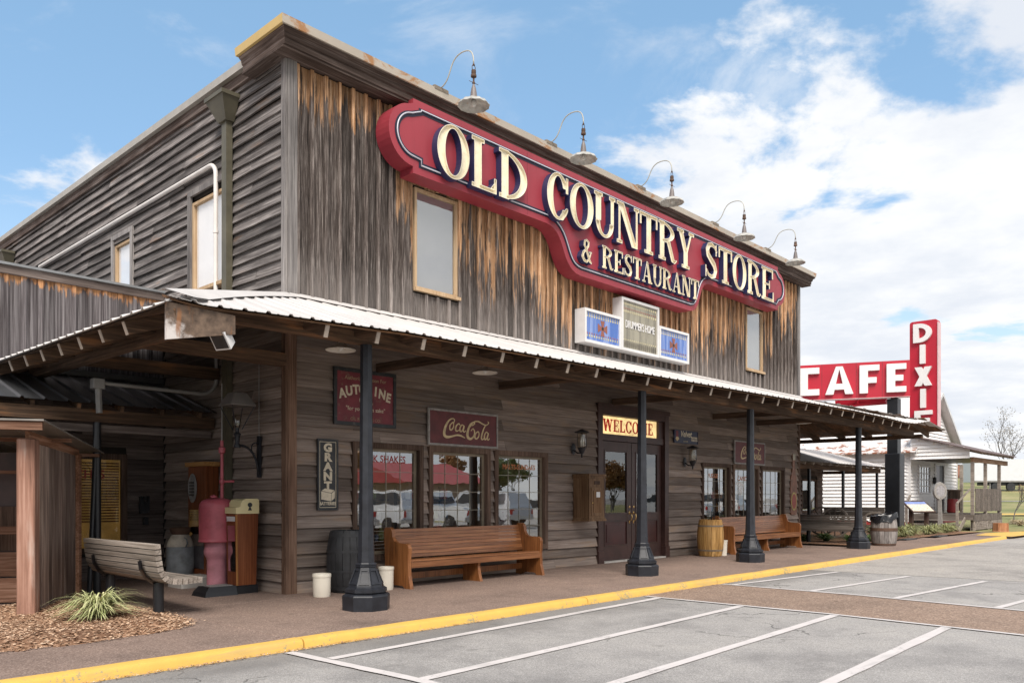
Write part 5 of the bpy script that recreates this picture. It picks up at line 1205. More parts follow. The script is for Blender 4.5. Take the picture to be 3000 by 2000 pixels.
# ------------------------------------------------------------------ pink pump
px_, py_ = -.52, 1.08
gp = thing('gas_pump', 'faded pink antique pump with domed top against the side wall', 'pump', (px_,py_,0))
part('pedestal', MB().lathe([(.16,0),(.155,.03),(.148,.06),(.146,.46),(.155,.50),(.185,.555),(.19,.60),(.175,.68),(.18,.735)],28,(px_,py_,0)), M_pumplow, gp, 40)
part('drum', MB().lathe([(.18,.736),(.262,.738),(.27,.75),(.262,.765),(.258,.79),(.258,1.24),(.25,1.30),(.22,1.345),(.16,1.375),(.06,1.39),(0,1.392)],36,(px_,py_,0)), M_pump, gp, 40)
part('knob', MB().lathe([(.05,1.39),(.055,1.41),(.03,1.43),(0,1.44)],16,(px_-.08,py_-.05,0)), M_pump, gp, True)
part('riser', MB().tube([(px_+.06,py_-.03,1.37),(px_+.06,py_-.03,2.25)],.025,10).lathe([(.025,2.05),(.05,2.07),(.05,2.14),(.025,2.16)],12,(px_+.06,py_-.03,0)).lathe([(.025,1.60),(.04,1.61),(.04,1.66),(.025,1.67)],12,(px_+.06,py_-.03,0)).tube([(px_+.06,py_-.03,1.635),(px_+.22,py_-.10,1.64)],.018,8), M_pump, gp, 40)
part('cable', MB().tube([(px_+.06,py_-.03,2.25),(px_+.06,py_-.03,3.1)],.009,6), M_grey, gp)
for z in (.83,1.2): part('hinge', MB().box(px_+.02,px_+.10,py_-.275,py_-.25,z,z+.04), M_rust, gp)
part('door_seam', MB().box(px_+.05,px_+.056,py_-.262,py_-.25,.80,1.26), M_rust, gp)
# ------------------------------------------------------------------ weighing machine
wm = thing('weighing_scale', 'mahogany weighing machine with cream enamel head and black foot plate', 'scale', (-.33,.66,0))
part('foot', MB().bbox(-.52,-.17,.50,.86,0,.12,.012), M_steel, wm); part('platform', MB().add([(-1.02,.44,0),(-.53,.44,0),(-.53,.86,0),(-1.02,.86,0),(-1.0,.46,.06),(-.53,.46,.06),(-.53,.84,.06),(-1.0,.84,.06),(-.94,.49,.13),(-.53,.49,.13),(-.53,.81,.13),(-.94,.81,.13)],[(3,2,1,0),(0,1,5,4),(1,2,6,5),(2,3,7,6),(3,0,4,7),(4,5,9,8),(5,6,10,9),(6,7,11,10),(7,4,8,11),(8,9,10,11)]), M_steel, wm)
part('platform_tread', MB().box(-.90,-.56,.53,.77,.131,.138), M_grey, wm)
part('cabinet', MB().add([(-.49,.52,.121),(-.20,.52,.121),(-.20,.83,.121),(-.49,.83,.121),(-.51,.51,1.16),(-.17,.51,1.16),(-.17,.84,1.16),(-.51,.84,1.16)],[(3,2,1,0),(4,5,6,7),(0,1,5,4),(1,2,6,5),(2,3,7,6),(3,0,4,7)]), M_scalewood, wm)
part('mirror', MB().add([(-.4965,.57,.32),(-.4965,.78,.32),(-.5125,.78,.99),(-.5125,.57,.99)],[(0,1,2,3)]), M_mirror, wm)
part('edge_trim', MB().beam((-.498,.515,.125),(-.518,.505,1.15),.02,.02), paint('amber_trim',(.40,.18,.06),.4,.1), wm)
part('price_card', MB().add([(-.5165,.55,1.05),(-.5165,.80,1.05),(-.518,.80,1.12),(-.518,.55,1.12)],[(0,1,2,3)]), M_white, wm)
hd = [(-.53,1.162),(-.16,1.162),(-.16,1.36),(-.19,1.38),(-.36,1.38),(-.42,1.36),(-.45,1.31),(-.46,1.26),(-.53,1.25)]
part('head', MB().prism(hd, lambda u, v, d: (u, .50+d, v), 0, .35), M_scalecream, wm, 35); part('coin_slot', MB().prism(dia(-.31,1.29,.035,.035,10)+[], lambda u, v, d: (u,.4995-d,v), 0, .008).prism([(-.34,1.21),(-.28,1.21),(-.30,1.255),(-.32,1.255)], lambda u, v, d: (u,.4995-d,v), 0, .007), M_black, wm)
# tall slot machine with dial behind the pump
cb = thing('dial_cabinet', 'tall narrow wooden cabinet with oval dial behind the pink pump', 'cabinet', (-.15,2.35,0))
part('case', MB().box(-.24,-.03,2.0,2.62,.05,1.90), M_scalewood, cb); part('crown', MB().box(-.28,-.02,1.96,2.66,1.90,1.97), wood('crown_oak',1,(.16,.07,.02),(.30,.15,.05),(.42,.24,.1)), cb)
part('dial', MB().lathe([(0,0),(.13,.001),(.16,.012),(.13,.02),(.12,.012),(0,.012)],24).xf(Matrix.Translation((-.241,2.45,1.55)) @ Matrix.Scale(1.5,4,(0,0,1)) @ Matrix.Rotation(R(-90),4,'Y')), M_grey, cb, 30)
for k in range(5): part('grille_bar', MB().box(-.275,-.258,2.38,2.52,1.43+k*.05,1.45+k*.05), M_black, cb)
part('lower_glass', MB().box(-.25,-.242,2.06,2.56,.25,1.2), M_mirror, cb)
single('wall_telephone', MB().box(-.46,-.30,3.98,4.058,1.12,1.42).lathe([(.02,0),(.05,.10),(.055,.12),(.03,.12),(0,.1)],12,(-.38,3.95,1.30)).box(-.42,-.34,3.93,3.979,.92,1.05), M_black, 'small dark iron fixture on the wing wall in the shade', 'fixture')
# ------------------------------------------------------------------ wall cabinet, sconces, porch lamps
mx = 6.80
wc = thing('wall_cabinet', 'brown wooden wall box with small door and white card left of the entrance', 'cabinet', (mx,-.2,.92))
part('case', MB().box(6.55,7.06,-.44,-.035,.99,1.78), M_cab, wc); part('crown', MB().box(6.52,7.09,-.47,-.034,1.83,1.87).box(6.535,7.075,-.455,-.034,1.781,1.829), M_cab, wc); part('base', MB().box(6.52,7.09,-.47,-.034,.92,.955).box(6.535,7.075,-.455,-.034,.956,.989), M_cab, wc)
cd_ = part('cabinet_door', MB().box(6.61,7.0,-.456,-.441,1.03,1.60), M_cab, wc); part('door_panel', MB().box(6.67,6.94,-.462,-.457,1.09,1.54), wood('door_panel_oak',2,(.09,.045,.02),(.19,.11,.06),(.30,.19,.11)), cd_)
part('card', MB().box(6.76,6.88,-.4665,-.463,1.40,1.51), M_white, cd_); part('knob', MB().lathe([(0,0),(.016,.004),(.018,.012),(0,.02)],10).xf(Matrix.Translation((6.64,-.457,1.29)) @ Matrix.Rotation(R(90),4,'X')), M_brass, cd_, True); part('top_panel', MB().box(6.72,6.90,-.452,-.4405,1.66,1.73), M_frame, wc)
def sconce(x, z, lab):
    t = thing('wall_sconce', lab, 'lamp', (x,-.04,z), 0, 'wall lanterns beside the entrance')
    part('back_plate', MB().lathe([(0,0),(.06,.002),(.075,.012),(.06,.02),(0,.022)],16).xf(Matrix.Translation((x,-.034,z+.08)) @ Matrix.Scale(1.6,4,(0,0,1)) @ Matrix.Rotation(R(90),4,'X')), M_iron, t, 30)
    part('arm', MB().tube([(x,-.05,z+.06),(x,-.14,z+.0),(x,-.22,z-.01),(x,-.26,z+.03)],.014,8).tube([(x+.0,-.26,z-.10),(x,-.26,z+.03)],[.012,.03],8).tube([(x+.06,-.26,z+.10),(x+.13,-.26,z+.13),(x+.15,-.26,z+.17),(x+.11,-.26,z+.19)],.008,6), M_iron, t, True)
    part('cup', MB().lathe([(0,-.03),(.035,-.02),(.07,.05),(.085,.09),(.08,.10),(0,.10)],16,(x,-.26,z)), M_iron, t, 40)
    part('globe', MB().lathe([(.072,.101),(.085,.14),(.088,.24),(.08,.36),(.074,.40)],20,(x,-.26,z)), M_lampglass, t, True)
    part('bulb', MB().lathe([(0,.11),(.035,.13),(.04,.26),(.02,.36),(0,.37)],14,(x,-.26,z)), M_bulb, t, True)
    for k in range(4): a = R(45+90*k); part('bar', MB().tube([(x+.092*math.cos(a),-.26+.092*math.sin(a),z+.09),(x+.09*math.cos(a),-.26+.09*math.sin(a),z+.40)],.005,5), M_iron, t)
    part('cap', MB().lathe([(.15,.40),(.155,.41),(.13,.425),(.07,.45),(.03,.47),(0,.475)],24,(x,-.26,z)), M_iron, t, 40)
sconce(6.545, 2.30, 'wall lantern left of the entrance, above the wooden wall box'); sconce(10.83, 2.17, 'wall lantern right of the entrance, below the tobacco sign')
def porchlamp(x, lab):
    t = thing('porch_lamp', lab, 'lamp', (x,-1.2,3.5), 0, 'enamel lamps under the porch roof')
    part('stem', MB().tube([(x,-1.2,3.80),(x,-1.2,3.50)],.012,8), M_iron, t)
    part('shade', MB().lathe([(.03,3.50),(.06,3.47),(.17,3.42),(.205,3.395),(.20,3.388),(.165,3.408),(.05,3.455),(0,3.46)],28,(x,-1.2,0)), paint('enamel_lamp_shade',(.66,.64,.58),.35,.06) if 'enamel_lamp_shade' not in MATS else MATS['enamel_lamp_shade'], t, 35)
    part('bulb', MB().lathe([(0,3.455),(.03,3.44),(.04,3.40),(0,3.37)],12,(x,-1.2,0)), M_bulb, t, True)
for x, lb in ((2.85,'white enamel lamp under the porch roof above the near pew'),(.09,'white enamel lamp under the porch roof by the nearest column'),(14.95,'white enamel lamp under the porch roof above the far pew')): porchlamp(x, lb)
# lantern on an iron bracket on the side wall
ln_ = thing('street_lantern', 'old iron lantern with scrolled bracket on the side wall above the scale', 'lamp', (-.02,.70,2.0))
part('bracket_plate', MB().box(-.065,-.03,.66,.74,1.70,2.32), M_iron, ln_)
part('scroll_arm', MB().tube(bez((-.06,.70,1.78),(-.10,.70,2.08),(-.22,.70,2.17),(-.40,.70,2.17),12),.018,8).tube(bez((-.06,.70,2.2),(-.2,.70,2.28),(-.2,.70,2.02),(-.12,.70,2.06),10),.009,6), M_iron, ln_, True)
part('stem', MB().lathe([(.045,2.13),(.05,2.16),(.028,2.2),(.04,2.30),(.055,2.33),(.025,2.36),(.03,2.42)],14,(-.40,.70,0)), M_iron, ln_, 40)
part('chimney', MB().lathe([(.05,2.42),(.065,2.46),(.055,2.56),(.04,2.62)],16,(-.40,.70,0)), M_lampglass, ln_, True)
part('hood', MB().lathe([(.27,2.74),(.275,2.75),(.14,2.93),(.05,2.95),(0,2.96),(0,2.94),(.13,2.91),(.25,2.745)],4,(-.40,.70,0),R(45)), paint('frosted_lantern_hood',(.17,.155,.145),.4,.15), ln_)
for k in range(4): a = R(45+90*k); part('cage_bar', MB().tube([(-.40+.25*math.cos(a),.70+.25*math.sin(a),2.74),(-.40+.07*math.cos(a),.70+.07*math.sin(a),2.40)],.007,6), M_iron, ln_)
part('hanger_rod', MB().tube([(-.05,.70,2.32),(-.05,.70,3.4)],.006,6), M_grey, ln_)
# pipes on the side wall
def vpipe(y, ztop, lab):
    t = thing('downspout', lab, 'downspout', (-.07,y,4))
    part('rain_head', MB().add([(-.30,y-.27,ztop+.26),(-.02,y-.27,ztop+.26),(-.02,y+.27,ztop+.26),(-.30,y+.27,ztop+.26),(-.17,y-.12,ztop-.06),(-.02,y-.12,ztop-.06),(-.02,y+.12,ztop-.06),(-.17,y+.12,ztop-.06)],[(0,1,2,3),(7,6,5,4),(0,4,5,1),(1,5,6,2),(2,6,7,3),(3,7,4,0)]).box(-.32,-.015,y-.29,y+.29,ztop+.261,ztop+.32), M_olive, t)
    part('pipe', MB().box(-.135,-.03,y-.075,y+.075,.3,ztop-.061), M_olive, t)
vpipe(1.62, 7.36, 'square olive downspout with rain head near the store corner'); vpipe(12.9, 7.25, 'small square downspout at the far back of the side wall')
single('conduit_pipe', MB().tube([(-.06,2.03,4.0),(-.06,2.03,6.55)]+[(-.06,2.03+.20*(1-math.cos(a)),6.60+.20*math.sin(a)) for a in [k*math.pi/12 for k in range(7)]]+[(-.06,2.6,6.80),(-.06,10.6,6.78)],.036,10).tube([(-.06,2.03,5.66),(-.06,2.03,5.70)],.045,10), M_pvc, 'white conduit pipe bending along the upper side wall', 'pipe', smooth=40)
single('junction_conduit', MB().tube([(-1.80,2.0,3.06),(-.32,2.0,3.04)]+[(-.32+.25*math.sin(a),2.0,3.29-.25*math.cos(a)) for a in [k*math.pi/12 for k in range(1,7)]]+[(-.07,2.0,3.9)],.03,10).bbox(-1.96,-1.80,1.93,2.07,2.97,3.12,.01).tube([(-1.87,2.0,2.97),(-1.86,1.99,2.62)],.045,8), M_grey, 'grey conduit with junction box under the porch at the left', 'pipe', smooth=40)
fl = thing('flood_light', 'white floodlight under the corner of the porch eave', 'lamp', (-2.2,-2.5,3.0))
FM = Matrix.Translation((-2.30,-2.55,3.02)) @ Vector((-.75,-.25,-.55)).to_track_quat('-Z','Y').to_matrix().to_4x4() @ Matrix.Scale(.85,4)
part('housing', MB().add([(-.12,-.11,-.06),(.12,-.11,-.06),(.12,.11,-.06),(-.12,.11,-.06),(-.09,-.08,.08),(.09,-.08,.08),(.09,.08,.08),(-.09,.08,.08)],[(3,2,1,0),(4,5,6,7),(0,1,5,4),(1,2,6,5),(2,3,7,6),(3,0,4,7)]).xf(FM), M_white, fl)
part('lens', MB().box(-.10,.10,-.09,.09,-.066,-.061).xf(FM), M_black, fl); part('bracket', MB().tube([(-2.25,-2.52,3.06),(-2.2,-2.47,3.15)],.02,8), M_white, fl)
# ------------------------------------------------------------------ kiosk with plank side and shed roof
ks = thing('wooden_kiosk', 'reddish timber shelter with thick post, plank side and sloping roof at far left', 'shelter', (-3.277,-.053,0), R(58.66))
# local x runs back along the plank side, local y to the left
part('post', MB().bbox(-.09,.10,.0,.19,-.02,2.07,.012), M_post, ks, world=False)
x = .105; k = 0
while x < 2.1:
    wd = rnd.uniform(.12,.17); 
    part('plank', MB().box(x+.003, min(x+wd,2.14)-.003, .055+rnd.uniform(-.006,.006), .08, .0, 2.03-.028*x), M_plank, ks, world=False); x += wd
part('end_plank', MB().box(1.98,2.12,.005,.05,.0,1.99), M_plankr, ks, world=False)
part('side_rail', MB().beam((.0,.10,2.105),(2.3,.10,2.02),.05,.11), M_plankr, ks, world=False)
part('rear_post', MB().box(2.02,2.14,.082,.2,0,1.98), M_post, ks, world=False)
part('front_fascia', MB().box(-.34,-.30,-.14,2.9,2.15,2.245), M_plankry, ks, world=False)
rs = MB(); 
for y0 in [-.16+.5*i for i in range(6)]:
    part('roof_sheet', MB().add([(-.36,y0,2.27),(-.36,y0+.49,2.27),(2.75,y0+.49,2.06),(2.75,y0,2.06),(-.36,y0,2.25),(-.36,y0+.49,2.25),(2.75,y0+.49,2.045),(2.75,y0,2.045)],[(0,1,2,3),(7,6,5,4),(0,4,5,1),(1,5,6,2),(2,6,7,3),(3,7,4,0)]), paint('kiosk_roof_metal',(.20,.185,.17),.5,.2) if 'kiosk_roof_metal' not in MATS else MATS['kiosk_roof_metal'], ks, world=False)
for x in (.9,2.5): part('purlin', MB().box(x,x+.07,-.14,2.8,2.185-.068*x-.03,2.235-.068*x-.035), M_plankry, ks, world=False)
for z in (.02,.36,.70,1.0): part('back_board', MB().box(1.6,1.63,.19,2.9,z,z+.32 if z < .6 else z+.28), M_plankry if z < .6 else M_frame, ks, world=False)
part('back_panel', MB().box(1.66,1.69,.19,2.9,0,1.99), M_doorframe, ks, world=False); part('inner_rail', MB().box(1.2,1.26,.195,2.9,.93,1.03), M_plankry, ks, world=False); part('top_rail', MB().box(1.2,1.26,.195,2.9,1.70,1.74), M_plankry, ks, world=False)
# ------------------------------------------------------------------ mulch bed with bark chips and a striped lily-turf clump
bed = [(-9,-2.2),(-4.2,-2.13),(-3.2,-2.16),(-2.45,-1.98),(-2.15,-1.72),(-2.04,-1.2),(-2.03,-.4),(-2.1,.6),(-2.2,1.4),(-9,1.6)]
def inpoly(p, poly):
    r_ = False
    for i in range(len(poly)):
        (x1,y1),(x2,y2) = poly[i-1], poly[i]
        if (y1>p[1]) != (y2>p[1]) and p[0] < (x2-x1)*(p[1]-y1)/(y2-y1)+x1: r_ = not r_
    return r_
def edist(p, poly):
    m_ = 9
    for i in range(len(poly)):
        a, b = Vector(poly[i-1]), Vector(poly[i]); t = max(0,min(1,(Vector(p)-a).dot(b-a)/max((b-a).length_squared,1e-9))); m_ = min(m_, (a.lerp(b,t)-Vector(p)).length)
    return m_
def mound(p, poly, h=.07, w_=.5): d = edist(p, poly) if inpoly(p, poly) else 0; t = min(1, d/w_); return h*(t*t*(3-2*t))
def bedmesh(poly, x0, x1, y0, y1, st, h):
    mb = MB(); nx = int((x1-x0)/st); ny = int((y1-y0)/st); idx = {}; vs = []; fs = []
    for i in range(nx+1):
        for j in range(ny+1):
            p = (x0+i*st+rnd.uniform(-.2,.2)*st, y0+j*st+rnd.uniform(-.2,.2)*st); m_ = mound(p, poly, h)
            idx[i,j] = len(vs); vs.append((*p, .003+m_+(rnd.uniform(0,.012) if m_ > .004 else -.02)))
    for i in range(nx):
        for j in range(ny):
            q = [idx[i,j],idx[i+1,j],idx[i+1,j+1],idx[i,j+1]]
            if any(vs[k][2] > .002 for k in q): fs.append(tuple(q))
    return mb.add(vs, fs)
struct('mulch_bed', bedmesh(bed,-7.2,-1.9,-2.4,1.6,.11,.06), M_mulch)
def chips(poly, x0, x1, y0, y1, n, h):
    mb = MB(); c = 0
    while c < n:
        p = (rnd.uniform(x0,x1), rnd.uniform(y0,y1))
        if not inpoly(p, poly) and rnd.random() > .02: continue
        if not inpoly(p, poly) and edist(p, poly) > .25: continue
        z = mound(p, poly, h)+.012; a = rnd.uniform(0,6.3); l = rnd.uniform(.009,.022); wd = rnd.uniform(.005,.010); ti = rnd.uniform(-.5,.5)
        d = Vector((math.cos(a),math.sin(a),ti*.6)); s_ = Vector((-math.sin(a),math.cos(a),rnd.uniform(-.4,.4))); P = Vector((*p, z+rnd.uniform(0,.012)))
        mb.add([P-d*l-s_*wd, P+d*l-s_*wd, P+d*l*.8+s_*wd, P-d*l*.9+s_*wd], [(0,1,2,3)]); c += 1
    return mb
def chipmat():
    m, nt, b, o = newmat('bark_chip'); v = coords(nt, (30,30,30), rand=False); vo = nd(nt,'ShaderNodeTexVoronoi',i_Scale=1.); nt.links.new(v, vo.inputs[0])
    nt.links.new(ramp(nt, vo.outputs['Color'], [(.1,(.22,.12,.07)),(.5,(.42,.26,.16)),(.9,(.62,.46,.33))]), b.inputs['Base Color']); b.inputs['Roughness'].default_value = .9; return m
M_chip = chipmat()
o = part('bark_chips', chips(bed,-6.5,-1.9,-2.4,1.2,15000,.06), M_chip, None, fix=False); tag(o, 'loose reddish bark chips covering the bed by the kiosk', 'mulch'); o['kind'] = 'stuff'
def leafmat(name, c1, c2, edge=None):
    m, nt, b, o = newmat(name); v = coords(nt, (9,9,9)); f = noise(nt, v, 1., 4.)
    nt.links.new(ramp(nt, f, [(.3,c1),(.7,c2)]), b.inputs['Base Color']); b.inputs['Roughness'].default_value = .5
    b.inputs['Transmission Weight'].default_value = 0; return m
M_stripe = leafmat('striped_lily_turf', (.22,.27,.09), (.62,.60,.34)); M_lgreen = leafmat('olive_blades', (.14,.17,.05), (.42,.40,.19)); M_dgreen = leafmat('dark_blades', (.035,.07,.02), (.13,.19,.055))
def blades(x, y, z0, n, ln, spread, wd):
    mb = MB()
    for k in range(n):
        a = rnd.uniform(0,6.283); L_ = ln*rnd.uniform(.55,1.15); sp = spread*rnd.uniform(.25,1.1); up = rnd.uniform(.45,1.)
        d = Vector((math.cos(a),math.sin(a),0)); s_ = Vector((-d.y,d.x,0)); w_ = wd*rnd.uniform(.7,1.2); B = Vector((x,y,z0))+d*rnd.uniform(0,.06)+s_*rnd.uniform(-.05,.05)
        vs = []; m_ = 5
        for i in range(m_+1):
            t = i/m_; p = B+d*(sp*(t**1.4))+Vector((0,0,L_*up*(1.65*t-1.25*t*t*(1.0+.35*(1-up))))); p.z = max(p.z, z0-.01+.004*k/n); ww_ = w_*(1-t**3)*.5+.0008
            vs += [p-s_*ww_, p+s_*ww_]
        mb.add(vs, [(2*i,2*i+1,2*i+3,2*i+2) for i in range(m_)])
    return mb
def clump(x, y, z0, n, ln, spread, wd, m, name, label, group=None):
    t = thing(name, label, 'plant', (x,y,0), 0, group); part('leaves', blades(x,y,z0,n,ln,spread,wd), m, t, True, fix=False); return t
clump(-2.93,-.92,.06,420,.56,.50,.017,M_stripe,'lily_turf','large yellow striped grassy clump growing beside the kiosk')

# wind-blown leaf litter along the foot of the kerb
lt_ = MB()
for k in range(1500):
    x = rnd.choice((rnd.gauss(-2.2,1.6), rnd.uniform(-6,10))); y = -3.49-abs(rnd.gauss(0,.035)); a = rnd.uniform(0,6.3); l = rnd.uniform(.006,.018); d = Vector((math.cos(a)*l,math.sin(a)*l,rnd.uniform(0,.006))); s_ = Vector((-d.y,d.x,0))*.5; P = Vector((x,y,GZ+.012+rnd.uniform(0,.008)))
    lt_.add([P-d,P+s_,P+d,P-s_],[(0,1,2,3)])
o = part('leaf_litter', lt_, M_chip, None, fix=False); tag(o, 'brown leaf litter gathered along the foot of the yellow kerb', 'litter'); o['kind'] = 'stuff'
CAFEX = [(.40,1.07),(1.27,2.21),(2.41,3.06),(3.29,3.92)]
# ------------------------------------------------------------------ roadside cafe sign on its post
cs = thing('cafe_sign', 'tall red roadside sign with white letters DIXIE CAFE on a black post', 'sign', (24.,-.57,0))
part('post', MB().box(23.86,24.22,-.745,-.39,2.95,4.9).box(23.80,24.3,-.80,-.335,4.06,4.12), M_steel, cs); part('post_sleeve', MB().bbox(23.80,24.32,-.84,-.33,0,2.95,.02), M_steel, cs)
part('red_neck', MB().box(23.93,24.10,-.65,-.50,4.12,5.0), M_sred, cs)
DX = offs([(0,0),(.90,0),(.90,3.83),(0,3.83)], 0)
rc = [(.03,0),(.87,0),(.87,.0),(.90,.03)]+[(.90,3.74)]+arc(.81,3.74,.09,0,90,6)+arc(.09,3.74,.09,90,180,6)+[(0,.03)]
part('tower_panel', fill([rc], onleft(-1.105,3.70,24.), -.30, 0), M_sred, cs)
part('tower_edge', MB().box(23.97,24.27,-2.035,-2.0065,3.75,7.42), paint('pale_pink_edge',(.62,.42,.43),.5,.08), cs)
for ch, y, z, wd in (('D',-1.245,6.77,.59),('I',-1.46,6.03,.17),('X',-1.29,5.26,.55),('I',-1.475,4.50,.17),('E',-1.285,3.75,.57)):
    h_ = .655; g = block(ch, wd/h_, .27); lt = part('letter', fill(g.loops(0), (lambda Y0,Z0,H: (lambda u,v,d: (23.9995-d, Y0-u*H, Z0+v*H)))(y,z,h_), 0, .10), M_swhite, cs)
cd0 = Vector((24.,-1.12)); dv = Vector((-.39,.921)).normalized(); nv = Vector((-dv.y, dv.x))
def cafe(u, v, d): p = cd0+dv*(4.05-u)+nv*d; return (p.x, p.y, v)
part('cafe_panel', fill([[(0,4.95),(4.05,4.95),(4.05,6.22),(0,6.22)]], cafe, -.35, 0), M_sred, cs)
for ch, a, b in (('C',CAFEX[0][0],CAFEX[0][1]),('A',CAFEX[1][0],CAFEX[1][1]),('F',CAFEX[2][0],CAFEX[2][1]),('E',CAFEX[3][0],CAFEX[3][1])):
    h_ = 1.0; g = block(ch, b-a, .25, .20); part('letter', fill(g.loops(0), (lambda X0: (lambda u,v,d: cafe(X0+u, 5.10+v, d+.0005)))(a), 0, .12), M_swhite, cs)
for u_ in (1.15,2.3,3.15): part('panel_seam', fill([[(u_,4.96),(u_+.012,4.96),(u_+.012,6.21),(u_,6.21)]], cafe, .0003, .002), M_signmaroon, cs)
part('bottom_trim', fill([[(0,4.93),(4.05,4.93),(4.05,4.949),(0,4.949)]], cafe, -.34, .02), MATS['pale_pink_edge'], cs)
part('truss', MB().beam((24.6,1.75,4.78),(24.6,-.1,4.9),.06,.08).beam((24.6,1.75,4.78),(24.6,.9,5.05),.05,.05).beam((24.6,.9,4.83),(24.6,.9,5.2),.05,.06).beam((24.6,1.7,4.78),(24.6,1.7,5.2),.06,.07).beam((24.6,.05,4.86),(24.6,.8,5.12),.05,.05), M_sred, cs)
part('truss_panel', MB().box(24.68,24.76,-.1,1.75,4.80,5.6), M_sred, cs)
# ------------------------------------------------------------------ rear wing with its own porch, far right
rw = thing('rear_wing', 'weathered rear wing with white metal porch roof behind the far end of the store', 'building', (22.,3.,0))
part('wall', MB().box(17.45,26.5,3.03,3.2,-.1,3.3), M_in, rw); RWW = rw.children[0]
FR = lambda a, pr, z: (a, 3.028-pr, z)
OPR = [(24.45,25.95,.8,2.12)]
for k in range(17): claprow(22.5, 26.48, k*EX, EX, OPR, FR, RWW, M_clapwing)
part('end_wall', MB().box(26.35,26.49,3.21,9,-.1,3.3), M_clapside, rw)
wv = part('window', MB().box(24.45,24.53,2.98,3.06,.8,2.12).box(25.82,25.95,2.98,3.06,.8,2.12).box(24.531,25.819,2.985,3.06,2.04,2.12).box(24.531,25.819,2.985,3.06,.8,.88), M_frame, rw); part('pane', MB().box(24.531,25.819,3.02,3.025,.88,2.04), M_glassup, wv)
for k in range(8): part('blind', MB().box(24.54,25.6,3.040,3.05,.9+k*.14,.9+k*.14+.10), M_white, wv)
part('blind_edge', MB().box(25.62,25.80,3.04,3.06,.88,2.04), M_tan, wv)
def hiproof():
    mb = MB(); vs = []; fs = []; cols = []; k = 0
    while 17.6+k*.27 < 28.2: 
        b = 17.6+k*.27
        for dx, dz in ((-.03,0),(-.015,.02),(.015,.02),(.03,0)): cols.append((b+dx,dz))
        k += 1
    for x, dz in cols:
        t = 0 if x < 26.2 else (x-26.2)/2.
        for i in range(3):
            f = i/2; y = (3.0-2.0*t)*(1-f)+.98*f; z = (3.28-.66*t)*(1-f)+2.62*f; vs.append((x,y,z+dz))
    for c in range(len(cols)-1):
        for i in range(2): fs.append((c*3+i,(c+1)*3+i,(c+1)*3+i+1,c*3+i+1))
    o = len(vs); vs += [(a,b,c-.01) for a,b,c in vs]; fs += [tuple(o+i for i in reversed(f)) for f in fs]
    return mb.add(vs, fs)
part('porch_roof', hiproof(), M_roofwhite, rw, fix=False)
part('end_slope', MB().add([(26.2,3.0,3.28),(28.2,1.0,2.62),(28.2,5,2.62),(26.2,5,3.28)],[(0,1,2,3)]), M_roofwhite, rw)
part('beam', MB().box(17.6,28.05,1.25,1.36,2.38,2.56), M_beam, rw); part('end_beam', MB().box(27.9,28.04,1.361,5,2.38,2.50), M_beam, rw)
for k in range(15): part('rafter', MB().beam((18.2+k*.7,3.0,3.2),(18.2+k*.7,1.05,2.56),.05,.09), M_tail, rw)
for x in (18.0,21.2,24.25,27.8): part('post', MB().box(x-.05,x+.05,1.27,1.35,0,2.38), M_steel, rw)
part('parapet', MB().box(17.5,26.4,4.2,4.3,3.3,4.1), M_cream, rw); part('parapet_rail', MB().box(17.5,26.5,4.05,4.19,3.66,3.74), M_trimgrey, rw)
for k in range(30): part('baluster', MB().box(20.5+k*.2,20.58+k*.2,4.08,4.14,3.36,3.659), M_trimgrey, rw)
part('parapet_post', MB().box(26.0,26.5,4.0,4.199,3.2,4.2), M_trimgrey, rw)
# farm wagon
wg = thing('farm_wagon', 'old grey wooden farm wagon with spoked wheels behind the dark bench', 'wagon', (21.7,0,0))
for k in range(2): part('side_board', MB().box(21.32,21.36,-1.15,.84,.80+k*.135,.80+k*.135+.128), M_slatd, wg)
part('bed', MB().box(21.37,22.3,-1.15,.84,.74,.80), M_slatd, wg); part('end_board', MB().box(21.365,22.3,.80,.84,.801,1.06), M_slatd, wg); part('axle', MB().tube([(21.15,.42,.52),(22.5,.42,.52)],.04,8), M_rust, wg); part('chest', MB().box(21.5,22.2,1.0,1.9,.5,.78), paint('orange_chest',(.38,.12,.05),.6,.15), wg)
def wheel(x, y, z, r_):
    wl = part('wheel', MB().lathe([(r_-.06,-.03),(r_,-.03),(r_,.03),(r_-.06,.03),(r_-.06,-.03)],28,cap=False).xf(Matrix.Translation((x,y,z)) @ Matrix.Rotation(R(90),4,'Y')), M_slat, wg)
    part('hub', MB().lathe([(0,-.09),(.07,-.08),(.08,0),(.06,.09),(0,.1)],14).xf(Matrix.Translation((x,y,z)) @ Matrix.Rotation(R(90),4,'Y')), M_rust, wl)
    for k in range(12): a = 2*math.pi*k/12; part('spoke', MB().beam((x,y+.06*math.cos(a),z+.06*math.sin(a)),(x,y+(r_-.04)*math.cos(a),z+(r_-.04)*math.sin(a)),.03,.035,up=(1,0,0)), M_slatd, wl)
wheel(21.2,.42,.55,.52); wheel(22.55,1.42,.55,.52); wheel(21.2,-.9,.48,.46)
